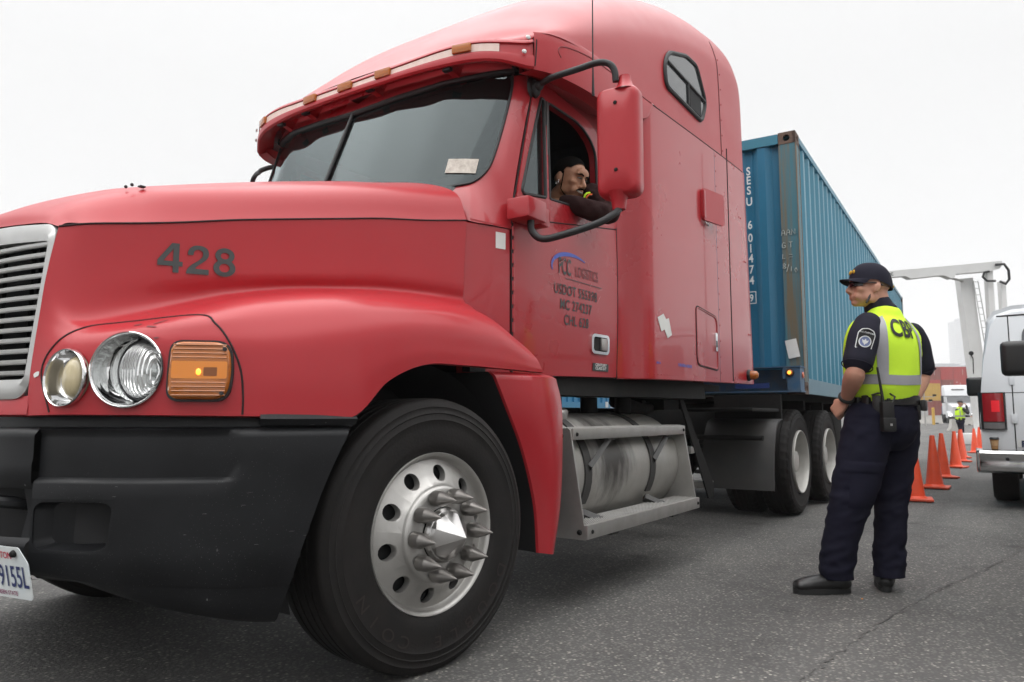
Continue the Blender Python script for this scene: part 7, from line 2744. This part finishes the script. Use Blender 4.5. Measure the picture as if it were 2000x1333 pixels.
# boots
def boot(heel, fwd, name='boot'):
    f = Vector(fwd).normalized()
    s_ = Vector((-f.y, f.x, 0))
    b = MB()
    h = Vector(heel)
    loft(b, [h + f * .045 + Vector((0, 0, .14)), h + f * .05 + Vector((0, 0, .085)), h + f * .055 + Vector((0, 0, .05))], [.050, .052, .050], up=s_)
    loft(b, [h + f * .02 + Vector((0, 0, .050)), h + f * .09 + Vector((0, 0, .056)), h + f * .16 + Vector((0, 0, .052)), h + f * .225 + Vector((0, 0, .046)), h + f * .275 + Vector((0, 0, .040))], [(.043, .040), (.045, .046), (.049, .044), (.051, .038), (.044, .030)], up=s_)
    m_ = remesh(b, .008, 4)
    m_.v = [(x, y, max(z, .026)) for x, y, z in m_.v]
    o = m_.build(name, 'leather', officer, local=True, sharp=None)
    so = MB()
    out = []
    for t in np.linspace(0, 2 * math.pi, 40, endpoint=False):
        c, s = math.cos(t), math.sin(t)
        L_ = .150 + .004
        wv = .046 if c > 0 else .039
        out.append(((.145 + L_ * math.copysign(abs(c) ** .8, c)), wv * math.copysign(abs(s) ** .75, s) * (1 + .08 * math.sin(t * 1))))
    so.poly([out], lambda a, b_, d: tuple(h + f * a + s_ * b_ + Vector((0, 0, .032 - d))), .030)
    so.build('sole', 'dullblack', o, local=True)
    lc = MB()
    for k in range(4):
        c = h + f * (.10 + k * .024) + Vector((0, 0, .104 - k * .012))
        lc.tube([c - s_ * .022, c + Vector((0, 0, .006)), c + s_ * .022], .0035, 6)
    lc.build('lace', 'dullblack', o, local=True)
boot(po(1658, 1150, -.045).xy.to_3d(), (-1, -.04, 0))
boot(po(1731, 1150, -.035).xy.to_3d(), (.42, 1, 0))
# duty belt, pouches, buckle side
bl_ = MB()
rows = []
for a in np.linspace(0, 2 * math.pi, 49):
    d = ER * math.cos(a) * .177 + EF * math.sin(a) * .152
    c = TC + Vector((.004, 0, 0))
    rows.append([tuple(c + d * k + Vector((0, 0, z))) for z, k in ((.990, .97), (.992, 1.03), (1.042, 1.03), (1.044, .97))])
bl_.grid(np.array(rows))
belt_o = bl_.build('duty_belt', 'leather', officer, local=True)
def on_belt(a, z, out_=.0):
    a = R(a)
    d = ER * math.cos(a) * (.177 * 1.03 + out_) + EF * math.sin(a) * (.152 * 1.03 + out_)
    n = (ER * math.cos(a) / .177 + EF * math.sin(a) / .152).normalized()
    return TC + d + Vector((.004, 0, z)), math.atan2(n.y, n.x)
for a, w, h, dp, z in ((-166, .045, .115, .034, .985), (-186, .035, .12, .03, .985), (-205, .06, .10, .04, .985), (178, .03, .11, .03, .98), (-70, .07, .06, .03, .99), (-20, .06, .12, .035, .97)):
    p, an = on_belt(a, z, .016)
    MB().bx(tuple(p), (dp, w, h), rot=an, bevel=.010).build('belt_pouch', 'leather', belt_o, local=True)
kc = MB()
for k in range(5):
    p, an = on_belt(-192 + k * .8, .93 - k * .022, .014)
    kc.bx(tuple(p), (.008, .014 - k * .001, .020), rot=an, bevel=.003)
kc.build('key_clip', 'satin', belt_o, local=True)
# watch strap, cap, sunglasses
wd_ = (WR_L - ELB_L).normalized()
u = wd_.orthogonal().normalized()
w2 = wd_.cross(u)
wc = WR_L - wd_ * .022
MB().tube([wc + (u * math.cos(a) + w2 * math.sin(a)) * .0345 for a in np.linspace(0, 2 * math.pi, 24, endpoint=False)], .0105, 8, closed=True).build('watch', 'dullblack', officer, local=True)
cp = MB()
rows = []
for th in np.linspace(0, math.pi / 2, 10):
    rows.append([(-.008 + .117 * math.cos(th) ** .72 * math.cos(a), .0905 * math.cos(th) ** .72 * math.sin(a), .026 + .110 * math.sin(th) - .012 * math.cos(th) * max(0, -math.cos(a)) * math.sin(th) - (.032 * (1 - math.sin(th)) * max(0, -math.cos(a)))) for a in np.linspace(0, 2 * math.pi, 41)])
cp.grid(np.array(rows), flip=True)
cp.ball((-.012, 0, .128), (.008, .008, .004), 10)
cp.xf(HD)
cap_o = cp.build('cap', 'navy', officer, local=True)
bm2 = MB()
rows = []
for r_ in np.linspace(0, 1, 6):
    rows.append([(-.008 + (.119 * math.cos(a)) + r_ * .048 * max(0, math.cos(a)) ** .6, .0915 * math.sin(a) * (1 - .06 * r_), .030 - .004 * r_ * r_ - .004 * r_ - .022 * (math.sin(a)) ** 2 * r_ * .9) for a in np.linspace(R(-72), R(72), 25)])
top_ = np.array(rows)
bm2.grid(top_, flip=False)
bm2.grid(top_ - np.array([0, 0, .004]), flip=True)
bm2.grid(np.array([top_[-1], top_[-1] - np.array([0, 0, .004])]))
bm2.xf(HD).build('cap_brim', 'navy', cap_o, local=True)
em_ = MB()
for k, (a, w) in enumerate(((.0, .012), (.30, .010), (-.30, .010))):
    em_.ball((-.008 + .1120 * math.cos(a), .088 * math.sin(a), .070), (.006, w, .012), 10)
em_.xf(HD).build('cap_emblem', 'gold', cap_o, local=True)
e3 = MB()
for k in range(5):
    a = math.pi + (k - 2) * .11 + .55 * 0
    e3.ball((-.008 + .119 * math.cos(a), .0915 * math.sin(a), .014), (.004, .004, .0075), 8)
e3.xf(HD).build('cap_back_lettering', 'gold', cap_o, local=True)
sg = MB()
for s_ in (1, -1):
    rows = []
    for t in np.linspace(0, 1, 8):
        yy = .008 + .062 * t
        xx = .108 - .050 * t ** 2.0
        rows.append([(xx, yy * s_, z - .006 * t * 0) for z in (.014, .002, -.012, -.020 + .010 * t)])
    sg.grid(np.array(rows), flip=s_ > 0)
    sg.tube([(.060, .070 * s_, .010), (.0, .083 * s_, .009), (-.040, .080 * s_, .002)], .0035, 6)
sg.tube([(.106, y, .010) for y in (-.012, 0, .012)], .004, 6)
sg.xf(HD).build('sunglasses', pbr('dark glossy lens', (.008, .008, .009), .08, spec=.6), officer, local=True)
hr = MB()
rows = []
for th in np.linspace(R(-16), R(25), 6):
    rows.append([(-.013 + .0975 * math.cos(th) * math.cos(a), .0795 * math.cos(th) * math.sin(a), .024 + .090 * math.sin(th)) for a in np.linspace(R(98), R(262), 25)])
hr.grid(np.array(rows), flip=True)
hr.xf(HD).build('hair', pbr('cropped hair', (.10, .065, .045), .85, var=.8, vscale=120, col2=(.32, .19, .13)), officer, local=True)
# earpiece wire under the ear
MB().tube([po(1700, 574, -.06), po(1697, 583, -.068), po(1692, 592, -.072)], .006, 6).build('ear_piece', 'dullblack', officer, local=True)
# radio hanging at his belt (a thing of its own)
RAD = po(1733, 813, -.205)
rx_, ry_ = ofx, ofy
Mo = Matrix.Translation((ofx, ofy, 0)) @ Matrix.Rotation(RZ, 4, 'Z')
radio = thing('handheld_radio', 'black radio with long aerial hanging at the standing officer\'s hip', 'radio', tuple(Mo @ RAD), RZ)
q = MB().bx((0, 0, .02), (.062, .042, .11), bevel=.010)
q.bx((0, -.004, -.045), (.070, .052, .075), bevel=.014)
q.build('body', 'dullblack', radio, local=True)
q = MB().tube([(-.018, .0, .07), (-.024, -.002, .12), (-.040, .0, .255)], [.0085, .0075, .0055], 8)
q.build('aerial', 'dullblack', radio, local=True)
q = MB().cyl((.012, 0, .07), (.012, 0, .092), .009, n=12)
q.cyl((-.002, 0, .07), (-.002, 0, .086), .006, n=10)
q.build('knob', 'dullblack', radio, local=True)
q = MB().tube([(.022, -.01, .06), (.045, .0, .10), (.035, .05, .125), (-.02, .05, .12), (-.06, .03, .11)], .005, 6)
q.build('cord', 'dullblack', radio, local=True)
MB().bx((.004, -.031, -.045), (.012, .002, .012), bevel=.001).build('stud', 'satin', radio, local=True)

# ---------------- driver leaning out of the cab window
drx, dry = yard(1112, 4.05)
driver = thing('person', 'smiling driver in a brown hoodie leaning out of the red cab window', 'person', (drx, dry, 2.245), RZ)
def pd(px, py, t=0.):
    return sight(px, py, 4.05, t, 1112, 2.245)
DH = frame(pd(1113, 350, 0), (.74, -.64, -.26), (.12, .0, 1))
db = MB()
head_parts(db, DH, 1.0, 1)
loft(db, [pd(1098, 378, .03), pd(1088, 400, .07), pd(1080, 430, .12)], [.060, .064, .07])
HWr = pd(1100, 394, -.060)
loft(db, [pd(1130, 404, -.10), pd(1112, 398, -.085), HWr], [.034, .033, .028])
hand(db, HWr + Vector((.006, -.004, .0)), (-1, .30, .02), (.05, -.5, .85), curl=.55, s_=-1, size=1.0)
# second hand tucked under the chin
remesh(db, .0055, 4).build('body', 'skin2', driver, local=True, sharp=None)
hd_ = MB()
# hoodie: forearm on the sill, upper arm, shoulder, trunk inside the cab
ELB = pd(1192, 420, -.085)
loft(hd_, [pd(1102, 394, -.075), pd(1124, 400, -.095), pd(1156, 412, -.10), ELB], [(.040, .040), (.052, .050), (.062, .058), (.058, .054)])
loft(hd_, [ELB, pd(1184, 402, -.03), pd(1168, 388, .03), pd(1152, 385, .06)], [(.056, .058), (.064, .066), (.072, .074), (.075, .080)])
loft(hd_, [pd(1152, 388, .08), pd(1112, 405, .14), pd(1080, 440, .20), pd(1050, 500, .26)], [(.085, .085), (.12, .12), (.16, .14), (.17, .15)])
hm_ = remesh(hd_, .010, 5)
for i, p in enumerate(hm_.v):
    x, y, z = p
    w_ = math.sin(x * 95 + z * 60 + math.sin(y * 40)) * .5 + math.sin(x * 48 - z * 90 + 1.7) * .5
    d = Vector((0, -.6, .8)) if z > -.12 else Vector((0, -1, 0))
    hm_.v[i] = tuple(Vector(p) + d * .0042 * w_ * (1 if x > .02 else .4))
hm_.build('hoodie', pbr('brown hoodie fleece', (.028, .013, .013), .95, var=.5, vscale=14, col2=(.045, .022, .021), bump=.3, bscale=60, spec=.15), driver, local=True, sharp=None)
st_ = MB()
for m_, off in ((0, (0, 0)), (1, (4, 3))):
    st_.tube([tuple(pd(px + off[0], py + off[1], t)) for px, py, t in ((1141, 388, -.072), (1142, 382, -.076), (1146, 378, -.072), (1152, 377, -.055))], .0055 if m_ == 0 else .0045, 8, m=m_)
st_.build('collar_stripe', ['lime', pbr('orange stripe', (.75, .14, .03), .8), 'lime'], driver, local=True)
# hair, brows, moustache, jaw line beard, teeth, eyes, earring
def headline(mb, pts, r, m=0, flat=1.):
    return mb.tube([tuple(DH @ Vector(p)) for p in pts], r, 7, m=m, flat=flat)
ha = MB()
rows = []
for t in np.linspace(0, 1, 12):
    row = []
    for a in np.linspace(0, 2 * math.pi, 61):
        f_ = max(0, math.cos(a))
        low = .022 + .062 * f_ ** .8 - .012 * math.exp(-((f_ - .55) / .16) ** 2) - .058 * max(0, -math.cos(a)) - .040 * math.exp(-((a - 1.48) / .10) ** 2) - .040 * math.exp(-((a - 4.80) / .10) ** 2)
        t0 = math.asin(max(-.95, min(.95, (low - .030) / .0935)))
        th = t0 + (math.pi / 2 - t0) * t
        k = 1.028 + .014 * min(1, t * 5)
        row.append((-.012 + .1005 * k * math.cos(th) * math.cos(a), .0785 * k * math.cos(th) * math.sin(a), .030 + .0935 * k * math.sin(th)))
    rows.append(row)
ha.grid(np.array(rows), flip=True)
ha.xf(DH).build('hair', 'hair', driver, local=True)
fc = MB()
for s_ in (1, -1):
    headline(fc, [(.104, .012 * s_, .016), (.100, .030 * s_, .023), (.086, .050 * s_, .016)], [.0035, .005, .003])
    headline(fc, [(.114, .004 * s_, -.056), (.106, .018 * s_, -.058), (.094, .034 * s_, -.070)], [.0045, .0055, .0035])
    headline(fc, [(.010, .0805 * s_, .020), (.012, .076 * s_, -.030), (.008, .068 * s_, -.075), (.030, .060 * s_, -.100), (.060, .034 * s_, -.118), (.080, .0, -.120)], [.003, .0028, .0028, .003, .004, .006])
fc.build('facial_hair', 'hair', driver, local=True)
ey = MB()
for s_ in (1, -1):
    headline(ey, [(.099, .017 * s_, -.002), (.097, .030 * s_, .001), (.086, .044 * s_, -.003)], [.002, .0048, .002])
ey.build('eyelash_line', pbr('dark eyes', (.010, .007, .006), .25), driver, local=True)
mo_ = MB()
headline(mo_, [(.084, -.030, -.066), (.098, -.014, -.073), (.102, 0, -.075), (.098, .014, -.073), (.084, .030, -.066)], [.002, .0055, .006, .0055, .002])
mo_.build('teeth', pbr('teeth', (.62, .58, .52), .35), driver, local=True)
er = MB()
er.tube([tuple(DH @ Vector((-.010 + .008 * math.cos(a), -.088, -.050 + .010 * math.sin(a)))) for a in np.linspace(0, 2 * math.pi, 14, endpoint=False)], .0022, 6, closed=True)
er.ball(tuple(DH @ Vector((-.004, -.089, -.036))), .0045, 8)
er.build('earring', 'chrome', driver, local=True)
# folded lime vest on the dash seen through the quarter light
dv_ = thing('safety_vest', 'lime green safety vest lying behind the small cab quarter window', 'vest', (.93, -.86, 2.03))
q = MB()
q.grid(np.array([[(.84 + a * .2, -.93 + .10 * b, 2.03 + .045 * math.sin(a * 3 + b) * a) for b in np.linspace(0, 1, 6)] for a in np.linspace(0, 1, 8)]))
q.grid(np.array([[(.84 + a * .2, -.93, 1.965 + b * (.065 + .045 * math.sin(a * 3) * a)) for b in np.linspace(0, 1, 4)] for a in np.linspace(0, 1, 8)]))
q.build('cloth', 'lime', dv_)
q = MB().grid(np.array([[(.88 + a * .1, -.933, 1.985 + b * .02) for b in (0, 1)] for a in np.linspace(0, 1, 4)]))
q.build('reflective_stripe', 'reflex', dv_)

# ---------------- distant officer among the cones
KF = 30.5 / 1440.
fx_, fy_ = yard(1876, 30.5)
o2 = thing('person', 'distant officer in lime vest and black cap, hand raised to his mouth, among the cones', 'person', (fx_, fy_, ground_z(fx_, fy_)), RZ, 'uniformed officers in lime vests')
zb = ground_z(fx_, fy_)
def pf2(px, py, t=0.):
    return Vector(((px - 1876) * KF, t, .934 - (py - 813) * KF - zb))
b2 = MB()
H2 = frame((.02, 0, 1.66), (.95, -.25, 0))
head_parts(b2, H2, 1.0)
loft(b2, [(0, 0, 1.56), (-.01, 0, 1.45)], [.058, .065])
loft(b2, [(-.02, 0, 1.0), (-.01, 0, 1.3), (-.01, 0, 1.42)], [(.10, .13), (.10, .14), (.08, .12)])
HW2 = Vector((.19, -.12, 1.56))
hand(b2, HW2, (-.35, .1, .9), (.6, -.6, .2), curl=.9, s_=1)
hand(b2, Vector((.42, .05, 1.12)), (.95, -.1, -.1), (0, -.3, .9), curl=.4, s_=-1)
remesh(b2, .012, 3).build('body', 'skin', o2, local=True, sharp=None)
s2 = MB()
loft(s2, [(-.02, 0, .98), (-.02, 0, 1.2), (-.01, 0, 1.38), (-.01, 0, 1.47)], [(.13, .16), (.135, .17), (.12, .19), (.08, .10)])
loft(s2, [(.02, -.20, 1.42), (.16, -.26, 1.24), (.20, -.16, 1.40), HW2], [.065, .058, .050, .04])
loft(s2, [(.0, .19, 1.41), (.10, .20, 1.16), (.40, .06, 1.13)], [.065, .056, .042])
remesh(s2, .015, 4).build('shirt', 'dullblack', o2, local=True, sharp=None)
v2 = MB()
loft(v2, [(-.02, 0, 1.03), (-.02, 0, 1.2), (-.01, 0, 1.36), (-.02, 0, 1.45)], [(.155, .185), (.155, .19), (.14, .19), (.09, .13)])
v2m = remesh(v2, .015, 3)
v2b = v2m.bvh()
v2o = v2m.build('vest', 'lime', o2, local=True, sharp=None)
for z in (1.10,):
    rows = []
    for a in np.linspace(0, 2 * math.pi, 33):
        d = Vector((math.cos(a), math.sin(a), 0))
        r_ = []
        for zz in (z, z + .06):
            h, n_, i_, dd = v2b.ray_cast(Vector((-.02, 0, zz)) + d, -d)
            r_.append(tuple(h + d * .006))
        rows.append(r_)
    MB().grid(np.array(rows)).build('reflective_stripe', 'reflex', v2o, local=True)
for x in (-.09, .06):
    rows = []
    for zz in np.linspace(1.14, 1.44, 7):
        h, n_, i_, dd = v2b.ray_cast(Vector((x, -1, zz)), Vector((0, 1, 0)))
        if h is None:
            continue
        rows.append([tuple(h + Vector((-.022, -.006, 0))), tuple(h + Vector((.022, -.006, 0)))])
    MB().grid(np.array(rows)).build('reflective_stripe', 'reflex', v2o, local=True)
t2 = MB()
loft(t2, [(-.02, 0, 1.02), (-.02, 0, .9), (-.02, 0, .85)], [(.13, .16), (.145, .17), (.13, .16)])
loft(t2, [(-.03, -.09, .86), (-.03, -.10, .5), (-.06, -.10, .10)], [.095, .078, .068])
loft(t2, [(-.01, .09, .86), (.04, .10, .5), (.06, .11, .10)], [.095, .078, .068])
remesh(t2, .015, 4).build('trousers', 'trouser', o2, local=True, sharp=None)
for x, y in ((-.06, -.10), (.06, .11)):
    q = MB()
    loft(q, [(x - .04, y, .05), (x + .06, y, .05), (x + .19, y, .04)], [(.045, .045), (.045, .045), (.035, .035)])
    q.v = [(a, b, max(.0, c)) for a, b, c in q.v]
    q.build('boot', 'leather', o2, local=True)
q = MB()
rows = []
for th in np.linspace(0, math.pi / 2, 8):
    rows.append([(-.012 + .112 * math.cos(th) ** .75 * math.cos(a), .091 * math.cos(th) ** .75 * math.sin(a), .030 + .095 * math.sin(th)) for a in np.linspace(0, 2 * math.pi, 25)])
q.grid(np.array(rows), flip=True)
q.grid(np.array([[(-.012 + .112 * math.cos(a) + r_ * .08 * max(0, math.cos(a)), .091 * math.sin(a), .032 - .02 * r_) for a in np.linspace(R(-70), R(70), 13)] for r_ in (0, .5, 1)]))
q.xf(H2).build('cap', 'dullblack', o2, local=True)
q = MB()
for a in np.linspace(0, 2 * math.pi, 8, endpoint=False):
    q.bx((-.02 + .15 * math.cos(a), .18 * math.sin(a), 1.01), (.05, .07, .08), rot=float(a), bevel=.01)
q.build('duty_belt', 'leather', o2, local=True)

# scrap of orange leaf on the road near the boots
lf = thing('dry_leaf', 'small curled orange leaf lying on the asphalt near the officer\'s boots', 'leaf', (*yard(1667, 3.85), 0.004))
q = MB().grid(np.array([[(a * .012, b * .006 * (1 - abs(a) * .7), .003 + .004 * abs(a) + .003 * b * b) for b in (-1, 0, 1)] for a in np.linspace(-1, 1, 7)]))
q.build('blade', pbr('orange leaf', (.50, .22, .07), .8), lf, local=True)
q = MB().tube([(.012, 0, .006), (.020, .002, .004)], .0008, 5)
q.build('stalk', pbr('leaf stalk', (.30, .16, .06), .8), lf, local=True)
